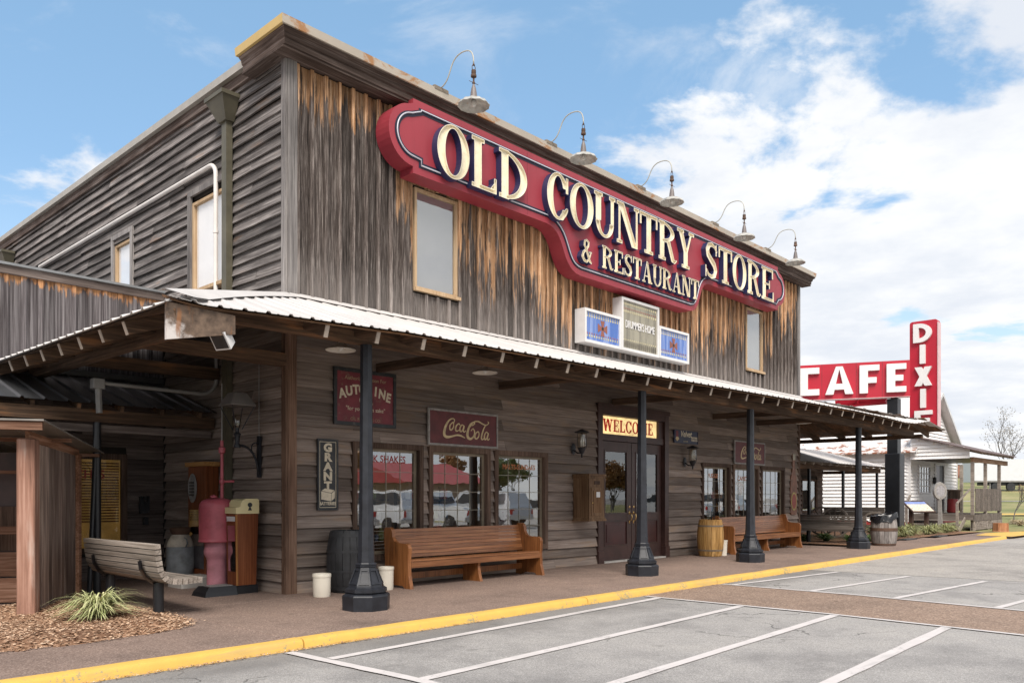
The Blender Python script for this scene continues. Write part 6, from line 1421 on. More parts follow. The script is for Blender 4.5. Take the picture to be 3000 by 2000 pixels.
# ------------------------------------------------------------------ white clapboard house
hs_ = thing('white_house', 'small white clapboard house with rust-streaked white metal roof and front porch', 'house', (34.6,1.1,0))
HX0, HX1, HY, HZ0, HZ1 = 31., 38.3, 1.09, .34, 3.43
part('side_wall', MB().box(31.03,31.2,1.12,10,.1,3.4), M_whitewall, hs_); HS = hs_.children[0]
part('front_wall', MB().prism([(31.03,.2),(38.27,.2),(38.27,3.4),(34.65,5.98),(31.03,3.4)], lambda u,v,d: (u,1.12+d,v), 0, .1), M_whitewall, hs_); HF = [c for c in hs_.children if c.name.startswith('front_wall')][0]
ex = .155
OPH = [(32.25,34.0,1.55,2.86),(34.6,36.05,.68,2.98)]
for k in range(20):
    z0 = HZ0+k*ex
    clap(1.09, 9.9, z0, ex, lambda a, pr, z: (31.028-pr, a, z), HS, M_whitewall, 'clapboard', .6)
    claprow(31.02, 38.28, z0, ex, OPH, lambda a, pr, z: (a, 1.118-pr, z), HF, M_whitewall, 6, 9, .6)
for k in range(20,37):
    z0 = HZ0+k*ex; w_ = (z0+ex*.5-3.4)/.713; a, b = 31.03+w_, 38.27-w_
    if b-a > .4: clap(a, b, z0, ex, lambda a_, pr, z: (a_, 1.118-pr, z), HF, M_whitewall, 'clapboard', .5)
part('corner_board', MB().box(30.975,31.0,1.0,1.17,.3,3.4).box(30.976,31.14,1.045,1.085,.3,3.4), M_white, hs_); part('corner_board', MB().box(38.16,38.32,1.045,1.085,.3,3.4), M_white, hs_)
part('red_base', MB().box(30.93,31.02,1.0,10,.18,.33).box(31.021,38.3,1.0,1.11,.18,.33), paint('red_sill_paint',(.30,.03,.03),.6,.1), hs_)
rdir = Vector((3.95,0,2.83))
for side in (0,1):
    n = 19
    for k in range(n):
        y0 = .72+k*.5; y1 = y0+.5; s_ = 1 if side == 0 else -1; xc = 34.65
        e0 = (xc-s_*4.0, 3.35); r0 = (xc, 6.22)
        part('roof_panel', MB().add([(e0[0],y0,e0[1]),(e0[0],y1-.03,e0[1]),(r0[0],y1-.03,r0[1]),(r0[0],y0,r0[1]),(e0[0],y1-.029,e0[1]),(e0[0],y1-.015,e0[1]+.045),(e0[0],y1,e0[1]),(r0[0],y1-.029,r0[1]),(r0[0],y1-.015,r0[1]+.045),(r0[0],y1,r0[1]),(e0[0],y0,e0[1]-.04),(e0[0],y1-.03,e0[1]-.04),(r0[0],y1-.03,r0[1]-.04),(r0[0],y0,r0[1]-.04)],[(0,1,2,3),(4,5,8,7),(5,6,9,8),(13,12,11,10),(0,10,11,1),(0,3,13,10),(1,11,12,2)]), M_houseroof, hs_)
part('rake_board', MB().add([(30.68,.70,3.22),(30.68,.70,3.36),(34.65,.70,6.24),(38.65,.70,3.36),(38.65,.70,3.22),(34.65,.70,6.08),(30.68,.745,3.22),(30.68,.745,3.36),(34.65,.745,6.24),(38.65,.745,3.36),(38.65,.745,3.22),(34.65,.745,6.08)],[(0,1,2,5),(5,2,3,4),(6,11,8,7),(11,10,9,8),(0,5,11,6),(5,4,10,11),(1,7,8,2),(2,8,9,3)]), paint('grey_rake_paint',(.55,.55,.55),.6,.1), hs_)
hw = part('window', MB().box(32.25,32.36,1.04,1.10,1.55,2.86).box(33.89,34.0,1.04,1.10,1.55,2.86).box(32.361,33.889,1.045,1.10,2.76,2.86).box(32.361,33.889,1.03,1.10,1.55,1.63), M_white, hs_); part('pane', MB().box(32.361,33.889,1.085,1.09,1.63,2.76), M_glassup, hw)
part('backing', MB().box(32.361,33.889,1.10,1.115,1.63,2.76), paint('dim_pink_room',(.16,.10,.105),.8,.4,sc=5.), hw)
for x in (32.73,33.11,33.49): part('muntin', MB().box(x-.02,x+.02,1.062,1.084,1.63,2.76), M_white, hw)
for z in (1.90,2.19,2.47): part('muntin', MB().box(32.361,33.889,1.063,1.083,z-.02,z+.02), M_white, hw)
hd_ = part('door', MB().box(34.72,35.35,1.06,1.11,.72,2.9), M_oxred, hs_); part('doorway_shade_panel', MB().box(35.351,36.0,1.08,1.11,.72,2.9), M_black, hd_); part('door_casing', MB().box(34.6,34.719,1.03,1.11,.72,2.98).box(36.001,36.08,1.03,1.11,.72,2.98).box(34.72,36.0,1.035,1.11,2.901,2.98), M_white, hd_); part('lamp', MB().lathe([(0,2.0),(.06,2.02),(.08,2.15),(.07,2.3),(0,2.34)],12,(34.38,1.0,0)), M_black, hd_, True)  # black panel beside the leaf stands in for the shaded room inside
# porch on the house
part('porch_floor', MB().box(30.98,35.6,-1.42,1.04,.56,.69), M_slatd, hs_)
for k in range(2): part('front_skirt', MB().box(30.95+k*2.33,33.27+k*2.33,-1.46,-1.421,.42,.695), M_slatd, hs_)
part('side_skirt', MB().box(30.94,30.979,-1.42,1.0,.46,.69), M_slatd, hs_)
lat = MB()
for x0 in (31.05,33.35):
    for k in range(16):
        a = x0+k*.14
        for s_ in (1,-1):
            xa, xb_ = a, a+s_*.36
            p, q = max(x0,min(x0+2.2,xa)), max(x0,min(x0+2.2,xb_))
            if abs(q-p) > .05: lat.beam((p,-1.44-.005*s_,.05),(q,-1.44-.005*s_,.05+abs(q-p)),.008,.035,up=(0,1,0))
part('lattice', lat, M_slat, hs_, kind='stuff'); part('crawlspace_shade_sheet', MB().box(31.0,35.55,-1.38,-1.34,.02,.5), M_black, hs_)  # black sheet behind the lattice stands in for the shade under the floor
for x in (31.0,33.27,35.52): part('lattice_post', MB().box(x,x+.1,-1.47,-1.43,.0,.42), M_slat, hs_)
part('porch_end_gable', MB().prism([(1.0,3.02),(-1.28,3.02),(-1.28,3.38),(1.0,3.98)], lambda u,v,d: (31.0-d,u,v), 0, .03), M_whitewall, hs_); PG = hs_.children[-1]
for k in range(6):
    z0 = 3.02+k*ex; top = 1.0-max(0,(z0+.1-3.38))/.263 if z0 > 3.3 else -1.28
    y1 = -1.28 if z0+.1 < 3.38 else -1.28+(z0+.1-3.38)/.263
    if y1 < .8: clap(y1, 1.0, z0, ex-.02, lambda a, pr, z: (30.966-pr, a, z), hs_, M_whitewall, 'clapboard', .5)
for k in range(10):
    x0 = 30.7+k*.63; part('porch_roof_panel', MB().add([(x0,1.05,4.08),(x0+.61,1.05,4.08),(x0+.61,-1.75,3.28),(x0,-1.75,3.28),(x0,1.05,4.04),(x0+.61,1.05,4.04),(x0+.61,-1.75,3.24),(x0,-1.75,3.24)],[(3,2,1,0),(4,5,6,7),(0,1,5,4),(1,2,6,5),(2,3,7,6),(3,0,4,7)]), paint('brown_porch_roof',(.125,.085,.08),.6,.25) if k == 0 else MATS['brown_porch_roof'], hs_)
part('porch_beam', MB().box(31.0,36.9,-1.42,-1.32,2.86,3.06), wood('porch_fir',0,(.12,.07,.04),(.25,.15,.09),(.38,.26,.17)), hs_); part('porch_ceiling', MB().box(31.05,36.9,-1.31,1.03,3.03,3.06), M_doorframe, hs_)
for k in range(11): part('porch_rafter', MB().beam((31.3+k*.55,-1.0,3.40),(31.3+k*.55,-1.68,3.205),.05,.09), M_tail, hs_)
for x in (31.06,33.1,35.5): part('porch_post', MB().box(x-.06,x+.06,-1.43,-1.31,.0 if x<31.1 else .69,2.859), M_slat, hs_)
x = 31.2
while x < 35.5: wd = rnd.uniform(.12,.16); part('rail_board', MB().box(x+.004,x+wd-.004,-1.45,-1.432,.80+rnd.uniform(-.01,.01),1.77), M_slatd, hs_); x += wd
for k in range(9): part('back_baluster', MB().box(36.0+k*.24,36.05+k*.24,.85,.9,.78,1.72), M_frame, hs_)
part('back_rail', MB().box(35.9,38.2,.84,.91,1.72,1.78).box(35.9,38.2,.84,.91,.74,.78), M_frame, hs_); part('back_porch_post', MB().box(38.2,38.34,.8,.93,.3,3.0), M_slat, hs_)
for k in range(3): part('step', MB().box(30.93-.3*(k+1),30.93-.3*k+.02,-1.1,.85,.42-.17*k,.47-.17*k), M_slat, hs_)
part('step_stringer', MB().beam((30.95,-1.12,.5),(30.0,-1.12,.02),.04,.2), M_slat, hs_)
part('handrail', MB().beam((30.25,-1.0,1.16),(30.98,-1.3,1.74),.07,.05).box(30.2,30.29,-1.05,-.96,0,1.16), M_slat, hs_); part('handrail', MB().beam((30.25,.95,1.16),(30.9,.98,1.5),.07,.05).box(30.2,30.29,.9,.99,0,1.16), M_slat, hs_)
single('red_can', MB().lathe([(.2,.69),(.24,.72),(.24,1.28),(.2,1.33),(0,1.34)],20,(35.0,.4,0)), paint('red_can_paint',(.32,.03,.03),.5,.1), 'red metal can standing on the white house porch', 'can', smooth=40)
# lollipop scale, marker panel, lids, stump, shrubs
lo = thing('lollipop_scale', 'pale round-headed standing scale in front of the white house porch', 'scale', (30.,-.45,0))
part('column', MB().beam((30.,-.45,.05),(30.,-.42,1.4),.16,.16,up=(1,0,0),wd1=.11,ht1=.1), M_signframe, lo); part('head', MB().lathe([(.2,-.06),(.29,-.06),(.31,0),(.29,.06),(.2,.06),(.2,-.06)],28,cap=False).xf(Matrix.Translation((30.,-.42,1.66)) @ Matrix.Rotation(R(52),4,'Z') @ Matrix.Rotation(R(90),4,'Y') @ Matrix.Scale(1.2,4,(1,0,0))), M_signframe, lo, 40)
part('dial', MB().lathe([(0,-.05),(.205,-.05),(.205,.05),(0,.05)],24).xf(Matrix.Translation((30.,-.42,1.66)) @ Matrix.Rotation(R(52),4,'Z') @ Matrix.Rotation(R(90),4,'Y') @ Matrix.Scale(1.2,4,(1,0,0))), paint('grey_dial',(.30,.29,.30),.4,.3,sc=12.), lo)
mkr = thing('marker_panel', 'tilted historical marker panel on two dark legs among the grass clumps', 'sign', (28.9,.1,0))
MM = Matrix.Translation((28.9,.05,1.03)) @ Matrix.Rotation(R(-25),4,'Z') @ Matrix.Rotation(R(38),4,'X')
part('board', MB().box(-.62,.62,-.36,.36,-.04,.0).xf(MM), M_brownpaint, mkr); part('printed_panel', MB().box(-.56,.56,-.30,.14,.001,.006).xf(MM), paint('cream_print',(.62,.56,.46),.5,.25,sc=14.), mkr); part('blue_header', MB().box(-.56,.56,.145,.30,.001,.006).xf(MM), paint('blue_print',(.20,.26,.50),.5,.2), mkr)
for x in (-.42,.42): p = Matrix.Rotation(R(-25),4,'Z') @ Vector((x,0,0)); part('leg', MB().box(28.9+p.x-.09,28.9+p.x+.09,.05+p.y-.07,.05+p.y+.07,0,.98), M_brownpaint, mkr)
for (x, y, lb) in ((25.2,-1.72,'dark rubber mat at the bed edge near the house steps'),(22.1,-1.62,'dark rubber mat at the bed edge beside the clay jug')): single('rubber_mat', MB().bbox(-.55,.55,-.14,.14,0,.035,.01), M_steel, lb, 'mat', None, (x,y,.004))
st_ = thing('log_stump', 'sawn reddish log stump on the grass right of the porch lattice', 'stump', (31.2,-2.35,0)); part('log', MB().lathe([(.33,0),(.3,.06),(.29,.36),(.0,.37)],9,(31.2,-2.35,0),.3,lambda a,i: .05*math.sin(3*a)), wood('stump_bark',2,(.10,.04,.02),(.27,.12,.06),(.42,.22,.12)), st_)
struct('plant_bed', MB().add([(17.5,-1.5,.015),(24,-1.5,.02),(30.1,-1.85,.02),(30.1,3.0,.03),(17.5,3.0,.02)],[(0,1,2,3,4)]), M_mulch)
ORD = ['first','second','third','fourth','fifth','sixth','seventh','eighth','ninth','tenth','eleventh','twelfth']
for k, (x, y, n, s_) in enumerate(((22.6,-.95,220,1.0),(23.7,-1.0,240,1.),(24.9,-.9,250,1.05),(26.1,-1.05,240,1.),(27.2,-1.0,240,1.05),(28.3,-1.1,240,1.),(29.3,-1.0,180,.9))):
    clump(x,y,.02,n,.66*s_,.62*s_,.026,M_lgreen,'grass_clump','%s pale lily-turf clump from the litter barrel along the pavement edge of the bed' % ORD[k],'lily-turf clumps in front of the white house')
for k, (x, y, n, s_) in enumerate(((23.6,.0,200,1.),(25.6,-.1,220,1.),(27.2,.0,220,1.))):
    clump(x,y,.02,n,.66*s_,.62*s_,.026,M_lgreen,'grass_clump','%s pale lily-turf clump of the back row, counted from the black sign post' % ORD[k],'lily-turf clumps in front of the white house')
for k, (x, y) in enumerate(((17.9,.7),(18.9,.5),(19.2,-.1),(19.5,-.7),(19.9,-1.15),(20.2,.4),(20.6,-.6))):
    clump(x,y,.02,170,.40,.40,.03,M_dgreen,'low_shrub','%s dark green clump behind the dark bench, counted from the store wall' % ORD[k],'dark clumps behind the dark bench')
# ------------------------------------------------------------------ rising grass land beyond the house
def hw_(w_):
    K = [(-10,.01),(41,.01),(46,.42),(75,1.0),(96,2.1),(150,5.0),(220,6.2),(400,6.6),(2000,8)]
    for (a,za),(b,zb) in zip(K,K[1:]):
        if w_ <= b: t = (w_-a)/(b-a); return za+(zb-za)*t
    return 8
CF = (.7294,.684)
def terr(x, y): return hw_((x+6.358)*CF[0]+(y+10.432)*CF[1])
def grassm():
    m, nt, b, o = newmat('mown_autumn_grass'); v = coords(nt, rand=False); f = mth(nt,'ADD',mth(nt,'MULTIPLY',noise(nt,v,.12,6.,.6),.6),mth(nt,'MULTIPLY',noise(nt,v,4.,6.,.7),.4))
    nt.links.new(ramp(nt,f,[(.36,(.10,.13,.035)),(.5,(.21,.20,.075)),(.62,(.32,.27,.13))]), b.inputs['Base Color']); b.inputs['Roughness'].default_value = .9; bump(nt,b,noise(nt,v,30.,4.),.6,.03); return m
M_grass = grassm()
tm = MB(); xs = [30.2,31,33,36,40,45,50,56,62,70,78,88,98,110,125,145,170,200,260,350,500,900]; ys = [-2.9,-1.5,0,3,7,12,18,26,36,50,70,100,150,220,320,500,900]
vs = [(x,y,terr(x,y)) for x in xs for y in ys]; tm.add(vs, [(i*len(ys)+j,(i+1)*len(ys)+j,(i+1)*len(ys)+j+1,i*len(ys)+j+1) for i in range(len(xs)-1) for j in range(len(ys)-1)])
struct('grass_slope', tm, M_grass, True)
Rv = (.684,-.7294)
def wp(px, w_): u = (px-1500)/2380; return (-6.358+w_*(CF[0]+u*Rv[0]), -10.432+w_*(CF[1]+u*Rv[1]))
def strip(name, px0, px1, w0, wd, m, dz):
    a, b = wp(px0,w0), wp(px1,w0); c, d = wp(px1,w0+wd), wp(px0,w0+wd); struct(name, MB().add([(*p, terr(*p)+dz) for p in (a,b,c,d)],[(0,1,2,3)]), m)
strip('far_path', 2790, 3300, 74, 1.6, M_conc, .05); strip('far_kerb', 2900, 3300, 45.5, .9, M_yellow, .05)
tr = thing('semi_trailer', 'long white box trailer parked on the rise behind the white house', 'trailer', (*wp(2855,96),2.1), math.atan2(Rv[1],Rv[0]))
M_trl = paint('trailer_white', (.58,.60,.63), .4, .03)
part('box', MB().box(0,15,0,2.6,1.1,3.8), M_trl, tr, world=False); part('rail', MB().box(0,15,-.03,-.001,1.1,1.28), M_grey, tr, world=False); part('underframe', MB().box(1.6,14.5,.3,2.3,.72,1.09), M_black, tr, world=False)
for x in (1.9,2.4,5.4): part('landing_leg' if x < 5 else 'mud_flap', MB().box(x,x+.12,.2,.32,.1,1.0), M_grey if x < 5 else M_black, tr, world=False)
for x in (2.55,4.35): 
    tl = part('wheel', MB().lathe([(.3,-.14),(.5,-.14),(.52,-.1),(.52,.1),(.5,.14),(.3,.14)],24).xf(Matrix.Translation((x,.16,.52)) @ Matrix.Rotation(R(90),4,'X')), M_black, tr, world=False); part('rim', MB().lathe([(0,-.03),(.2,-.02),(.3,-.1),(.3,.1),(0,.1)],20).xf(Matrix.Translation((x,.12,.52)) @ Matrix.Rotation(R(-90),4,'X')), M_trl, tl, world=False)
bx0 = wp(2795,165); bb = thing('brick_building', 'distant plain brown brick building on the hill behind the house porch', 'building', (*bx0, terr(*bx0)), math.atan2(Rv[1],Rv[0])); part('walls', MB().box(-9,2.3,0,8,0,2.7), paint('brown_brick',(.30,.14,.09),.8,.15), bb, world=False); part('roof', MB().box(-9.1,2.4,-.1,8.1,2.71,2.85), M_greycap, bb, world=False)
bl = wp(2830,162); single('blue_container', MB().bbox(0,2.4,0,2.4,0,1.0,.03), paint('faded_blue',(.10,.17,.30),.6,.1), 'small faded blue container on the hill behind the house porch', 'container', None, (*bl, terr(*bl)), rz=math.atan2(Rv[1],Rv[0]))
# bare autumn tree
def tree(name, label, x, y, z, H, seed, leaves, ml, spread=.5, group=None, ls=1.):
    rr = random.Random(seed); t = thing(name, label, 'tree', (x,y,z), 0, group); mb = MB(); tips = []
    def br(p, d, L_, r_, dep):
        n = 4; pts = [p]; q = p.copy(); dd = d.copy()
        for i in range(n):
            dd = (dd+Vector((rr.uniform(-1,1),rr.uniform(-1,1),rr.uniform(-.2,.6)))*.12).normalized(); q = q+dd*(L_/n); pts.append(q.copy())
        mb.tube(pts, [r_*(1-.45*i/n) for i in range(n+1)], 5 if dep > 0 else 8, cap=False)
        if dep >= 5: tips.append(q); return
        k = 3 if dep < 2 else rr.choice((2,2,3))
        for i in range(k+(1 if dep == 0 else 0)):
            a = rr.uniform(0,6.28); side = Vector((math.cos(a),math.sin(a),0)); nd_ = (dd*(1-.3*spread)+side*spread*rr.uniform(.5,1.1)+Vector((0,0,.15))).normalized()
            st = pts[rr.choice((2,3,4))] if dep > 0 else pts[rr.choice((2,3,4,4))]
            br(st, nd_, L_*rr.uniform(.62,.82), r_*.55, dep+1)
        if dep > 2: tips.append(q)
    br(Vector((x,y,z)), Vector((0,0,1)), H*.36, H*.018, 0)
    part('trunk', mb, paint('grey_bark',(.13,.115,.11),.9,.2) if 'grey_bark' not in MATS else MATS['grey_bark'], t, True, fix=False)
    lf = MB()
    for k in range(leaves):
        p = rr.choice(tips)+Vector((rr.gauss(0,1),rr.gauss(0,1),rr.gauss(0,.8)))*H*.035; s_ = H*rr.uniform(.006,.013)*ls; a = Vector((rr.uniform(-1,1),rr.uniform(-1,1),rr.uniform(-1,1))).normalized(); b = a.orthogonal().normalized()
        lf.add([p-a*s_, p+b*s_*.6, p+a*s_, p-b*s_*.6],[(0,1,2,3)])
    part('crown', lf, ml, t, fix=False); return t
M_dry = leafmat('dry_leaves', (.09,.075,.05), (.20,.16,.10)); M_aut = leafmat('autumn_leaves', (.16,.07,.02), (.38,.19,.05)); M_gleaf = leafmat('green_leaves', (.04,.07,.02), (.14,.18,.05))
tp = wp(2957,104); tree('bare_tree', 'nearly bare grey tree standing behind the trailer at right', *tp, terr(*tp)-.3, 9.6, 5, 700, M_dry, .62)
sh = wp(2970,43); tree('dead_shrub', 'small dry brown shrub on the grass right of the house porch', *sh, terr(*sh), 1.9, 9, 260, M_aut, .45)
for px, w_, lb in ((2988,39.5,'dry straw grass tuft at the right edge of the picture'),(2972,41,'dry straw grass tuft left of the picture edge')):
    p = wp(px,w_); clump(p[0],p[1],terr(*p),220,.55,.5,.03,leafmat('straw_'+str(px),(.34,.26,.14),(.55,.44,.28)),'straw_tuft',lb)
# ------------------------------------------------------------------ goods behind the shop windows
def cloth(name, c, v=.2): return paint(name, c, .8, v, bmp=.1)
dr_ = thing('display_dress', 'pale polka-dot dress on a stand inside the third near shop window', 'dress', (5.05,.55,.36))
part('gown', MB().lathe([(.26,.62),(.22,.80),(.15,1.05),(.11,1.18),(.15,1.32),(.16,1.42),(.08,1.50),(0,1.51)],24,(5.05,.55,0),0,lambda a,i: .08*math.sin(9*a) if i < 3 else 0), cloth('dress_cotton',(.62,.55,.54)), dr_, True); part('stand', MB().tube([(5.05,.55,.36),(5.05,.55,.7)],.02,8).lathe([(.16,.361),(.16,.38),(0,.39)],16,(5.05,.55,0)), M_black, dr_)
dots = MB()
for k in range(70):
    a = rnd.uniform(0,6.28); z = rnd.uniform(.66,1.15); r_ = .26-.3*(z-.62)+.006; p = Vector((5.05+r_*math.cos(a),.55+r_*math.sin(a),z)); nrm = Vector((math.cos(a),math.sin(a),.25)).normalized(); u = nrm.orthogonal().normalized(); v = nrm.cross(u)
    dots.add([p+nrm*.012+(u*math.cos(t)+v*math.sin(t))*.014 for t in (0,1.05,2.1,3.14,4.19,5.24)],[(0,1,2,3,4,5)])
part('dots', dots, cloth('dot_maroon',(.20,.05,.08)), dr_, fix=False)
et = thing('display_tree', 'small dark evergreen with ribbons inside the third near shop window', 'tree', (4.52,.50,.36))
ft = MB()
for k in range(900):
    z = rnd.random()**1.2; a = rnd.uniform(0,6.28); r_ = .20*(1-z)+.02; p = Vector((4.52+r_*math.cos(a)*rnd.uniform(.6,1.1),.50+r_*math.sin(a)*rnd.uniform(.6,1.1),.50+z*.95)); d = Vector((math.cos(a),math.sin(a),rnd.uniform(-.3,.3)))*.035; s_ = Vector((-d.y,d.x,0))*.2
    ft.add([p-s_,p+d,p+s_],[(0,1,2)])
part('crown', ft, leafmat('fir_needles',(.012,.03,.014),(.05,.085,.04)), et, fix=False); part('trunk', MB().tube([(4.52,.5,.36),(4.52,.5,1.2)],.018,8), M_frame, et); part('ribbon', MB().tube([(4.44+.10*math.cos(a*1.7)*(1-a/9),.40+.06*math.sin(a*1.7),.62+a*.09) for a in [k*.35 for k in range(24)]],.012,6), cloth('pink_ribbon',(.45,.06,.14)), et, True)
sf = thing('display_table', 'low white display table inside the third near shop window', 'table', (4.95,.8,.36)); part('top', MB().box(4.55,5.45,.62,1.2,.58,.62), M_white, sf)
for x in (4.6,5.38): part('leg', MB().box(x,x+.05,.66,.71,.36,.58), M_white, sf); part('leg', MB().box(x,x+.05,1.1,1.15,.36,.58), M_white, sf)
cols = [(.50,.08,.05),(.55,.42,.22),(.62,.58,.50),(.30,.33,.12),(.45,.20,.06),(.16,.22,.32)]
M_goods = [cloth('goods_'+str(k), c) for k, c in enumerate(cols)]
for si, (x0, x1, lb) in enumerate(((1.25,2.45,'first'),(2.85,4.0,'second'),(11.8,13.0,'fourth'),(13.4,14.6,'fifth'),(15.0,16.2,'sixth'))):
    sh_ = thing('display_shelf', 'brown goods shelf inside the %s shop window counted from the near corner' % lb, 'shelf', ((x0+x1)/2,.9,.36))
    for z in (.62,.98,1.34): part('board', MB().box(x0,x1,.75,1.1,z,z+.03), M_frame, sh_)
    for x in (x0+.02,x1-.06): part('upright', MB().box(x,x+.04,1.101,1.14,.36,1.6), M_frame, sh_)
    for zi, z in enumerate((.651,1.011,1.371)):
        x = x0+.08; oi = 0
        while x < x1-.12:
            wd = rnd.uniform(.07,.17); h_ = rnd.uniform(.10,.26); y = .80+rnd.uniform(0,.1); k = rnd.randrange(6); ad = ['red','straw','cream','green','orange','slate'][k]; fm = rnd.randrange(2)
            g_ = MB().bbox(x,x+wd-.02,y,y+.12,z,z+h_,.006) if fm else MB().lathe([(wd*.32,0),(wd*.42,h_*.1),(wd*.40,h_*.65),(wd*.2,h_*.82),(wd*.22,h_),(0,h_)],14,(x+wd/2,y+.06,z))
            single('goods_box' if fm else 'goods_jar', g_, M_goods[k], '%s %s, %s from the left on the %s shelf in the %s shop window' % (ad, 'box' if fm else 'jar', ORD[min(oi,11)], ['bottom','middle','top'][zi], lb), 'box' if fm else 'jar', 'goods on the shop window shelves', smooth=35 if not fm else False); x += wd+rnd.uniform(.01,.08); oi += 1
# ------------------------------------------------------------------ across the lot (mirrored in the shop windows)
M_carglass = paint('car_window_tint', (.02,.025,.03), .08, .1, bmp=0); M_tyre = paint('tyre_rubber', (.02,.02,.02), .8, .1); M_chrome = paint('wheel_alloy', (.5,.5,.5), .3, .05, metal=.8)
def vehicle(name, label, loc, rz, col, kind):
    t = thing(name, label, 'car', loc, rz, 'vehicles parked across the lot'); m = paint(name+'_paint_'+str(len(MATS)), col, .25, .03, bmp=0)
    if kind == 'pickup': prof = [(-2.7,.45),(-2.72,.95),(-2.65,1.05),(-.75,1.08),(-.62,1.12),(-.4,1.72),(-.2,1.80),(.95,1.80),(1.1,1.76),(1.75,1.18),(2.65,1.05),(2.75,.9),(2.78,.45)]; win = [(-.5,1.15),(-.3,1.68),(.95,1.70),(1.55,1.18)]; L_ = 1.75
    elif kind == 'suv': prof = [(-2.35,.45),(-2.4,1.0),(-2.3,1.15),(-2.1,1.70),(-1.9,1.78),(.6,1.80),(.85,1.74),(1.35,1.15),(2.25,1.02),(2.4,.85),(2.42,.45)]; win = [(-2.05,1.2),(-1.9,1.66),(.6,1.68),(1.15,1.18)]; L_ = 1.45
    else: prof = [(-2.3,.4),(-2.35,.85),(-2.2,.98),(-1.5,1.02),(-.85,1.42),(.3,1.44),(1.1,.98),(2.1,.85),(2.3,.7),(2.32,.4)]; win = [(-1.35,1.02),(-.8,1.36),(.28,1.37),(.95,1.0)]; L_ = 1.4
    n = len(prof); vs = []
    for y, s_ in ((-.92,0),(-.90,1),(.90,1),(.92,0)):
        for x, z in prof:
            tum = max(0,(z-1.0))*.22; yy = y-(tum if y > 0 else -tum); vs.append((x, yy if s_ else yy*.97, z))
    b_ = MB().add(vs, [tuple(range(n)), tuple(3*n+k for k in range(n-1,-1,-1))]+[(r_*n+k, r_*n+(k+1)%n, (r_+1)*n+(k+1)%n, (r_+1)*n+k) for r_ in range(3) for k in range(n)])
    part('body', b_, m, t, world=False)
    for s_ in (-1,1): part('side_window', MB().add([(x, s_*(.915-max(0,z-1)*.215), z) for x, z in win],[(0,1,2,3)]), M_carglass, t, world=False)
    a, b = win[0], win[1]; part('rear_window', MB().add([(a[0]-.13,-.75,a[1]+.03),(a[0]-.13,.75,a[1]+.03),(b[0]-.10,.66,b[1]),(b[0]-.10,-.66,b[1])],[(0,1,2,3)]), M_carglass, t, world=False)
    c, d = win[2], win[3]; part('windscreen', MB().add([(d[0]+.12,-.75,d[1]+.05),(d[0]+.12,.75,d[1]+.05),(c[0]+.16,.66,c[1]-.02),(c[0]+.16,-.66,c[1]-.02)],[(0,1,2,3)]), M_carglass, t, world=False)
    for s_ in (-1,1):
        part('tail_light', MB().box(prof[1][0]-.02,prof[1][0]+.06,s_*.8-.08,s_*.8+.08,.7,.95), paint('tail_lamp_red',(.5,.02,.02),.2,.05) if 'tail_lamp_red' not in MATS else MATS['tail_lamp_red'], t, world=False)
        for x in (-L_,L_): w_ = part('wheel', MB().lathe([(.22,-.1),(.33,-.1),(.35,0),(.33,.1),(.22,.1)],20).xf(Matrix.Translation((x,s_*.84,.35)) @ Matrix.Rotation(R(90),4,'X')), M_tyre, t, world=False); part('rim', MB().lathe([(0,-.06),(.22,-.06),(.22,.06),(0,.06)],16).xf(Matrix.Translation((x,s_*.88,.35)) @ Matrix.Rotation(R(90),4,'X')), M_chrome, w_, world=False)
    part('bumper', MB().box(prof[0][0]-.08,prof[0][0]+.05,-.9,.9,.42,.62), M_chrome, t, world=False); return t
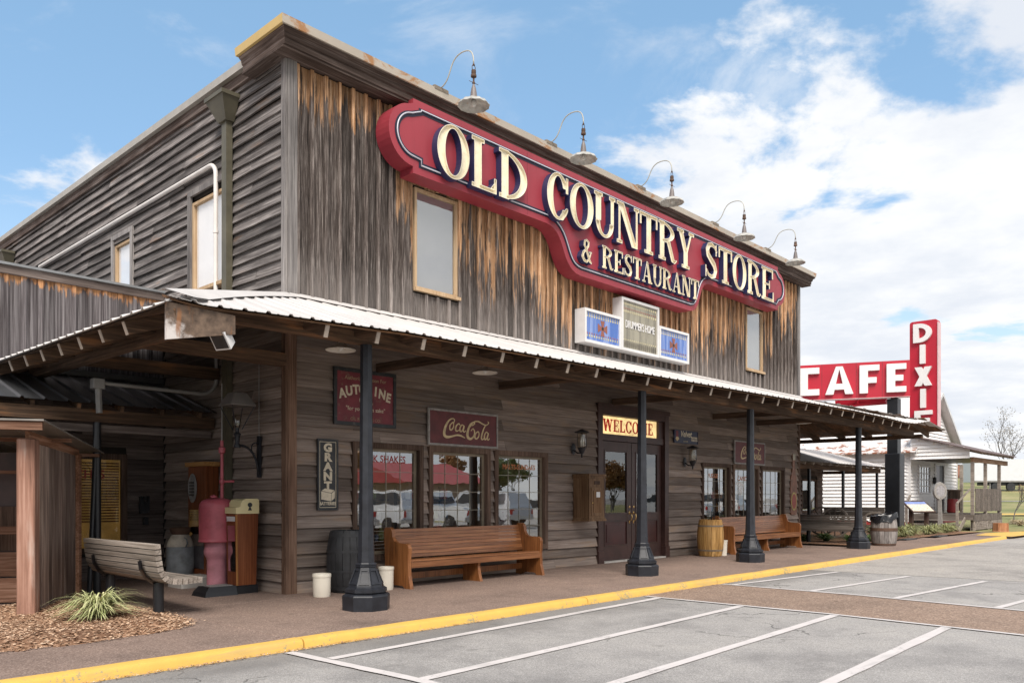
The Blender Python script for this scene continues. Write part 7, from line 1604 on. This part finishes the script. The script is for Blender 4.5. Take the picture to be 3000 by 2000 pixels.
for kd, lb, x, y, rz, c in (('sedan','pale grey saloon car nearest the crossing in the row across the lot',12.2,-17.4,-95,(.55,.56,.58)),('suv','white utility car second in the row across the lot',15.4,-17.8,-96,(.74,.74,.75)),('pickup','white pickup truck third in the row across the lot',18.8,-18.0,-95,(.78,.78,.78)),('suv','silver utility car fourth in the row across the lot',22.2,-18.2,-96,(.55,.56,.58)),('sedan','white saloon car fifth in the row across the lot',25.6,-18.0,-97,(.76,.76,.76)),('pickup','pale grey pickup truck sixth in the row across the lot',40.,-18.5,-98,(.60,.61,.62)),('suv','white utility car seventh in the row across the lot',45.,-18.5,-98,(.76,.76,.76)),('sedan','silver saloon car last in the row across the lot',50.,-18.6,-98,(.58,.58,.6))):
    vehicle({'pickup':'pickup_truck','suv':'utility_car','sedan':'saloon_car'}[kd], lb, (x,y,GZ), R(rz), c, kd)
struct('far_lawn', MB().add([(-80,-26,-.08),(120,-26,-.08),(120,-300,.5),(-80,-300,.5)],[(0,1,2,3)]), M_grass)
rb = thing('red_roof_building', 'low brick building with a red metal roof across the lot', 'building', (36,-34,0)); part('walls', MB().box(29.5,37,-42,-33,0,2.4), paint('tan_brick',(.34,.25,.19),.8,.1), rb); part('roof', MB().add([(29,-32.4,2.4),(37.5,-32.4,2.4),(37.5,-37.5,4.0),(29,-37.5,4.0),(29,-42.6,2.4),(37.5,-42.6,2.4)],[(0,1,2,3),(3,2,5,4),(0,3,4),(1,5,2)]), paint('red_metal_roof',(.36,.04,.045),.5,.1), rb)
rt = random.Random(3)
for k, (x, y, ml) in enumerate(((25,-36,M_aut),(40,-38,M_aut),(46,-40,M_gleaf),(54,-46,M_gleaf),(60,-38,M_aut),(68,-44,M_gleaf),(76,-40,M_aut),(86,-46,M_gleaf))):
    tree('lawn_tree', '%s %s tree from the west along the lawn across the lot' % (ORD[[4,3,2,1,0,5,6,7][k] if 0 else k], 'autumn brown' if ml is M_aut else 'green'), x, y, 0, rt.uniform(4.2,5.6), 20+k, 7000, ml, .6, 'trees across the lot', 2.2)
lc = thing('lot_light', 'tall grey parking-lot light pole standing across the lot', 'lamp', (9.0,-22,0)); part('pole', MB().tube([(9,-22,0),(9,-22,8)],.08,8), M_grey, lc); part('lamp_head', MB().box(8.4,9.6,-22.15,-21.85,8.0,8.12), M_grey, lc)
print('objects', len(bpy.data.objects), 'tris', sum(len(m.polygons)*2 for m in bpy.data.meshes))
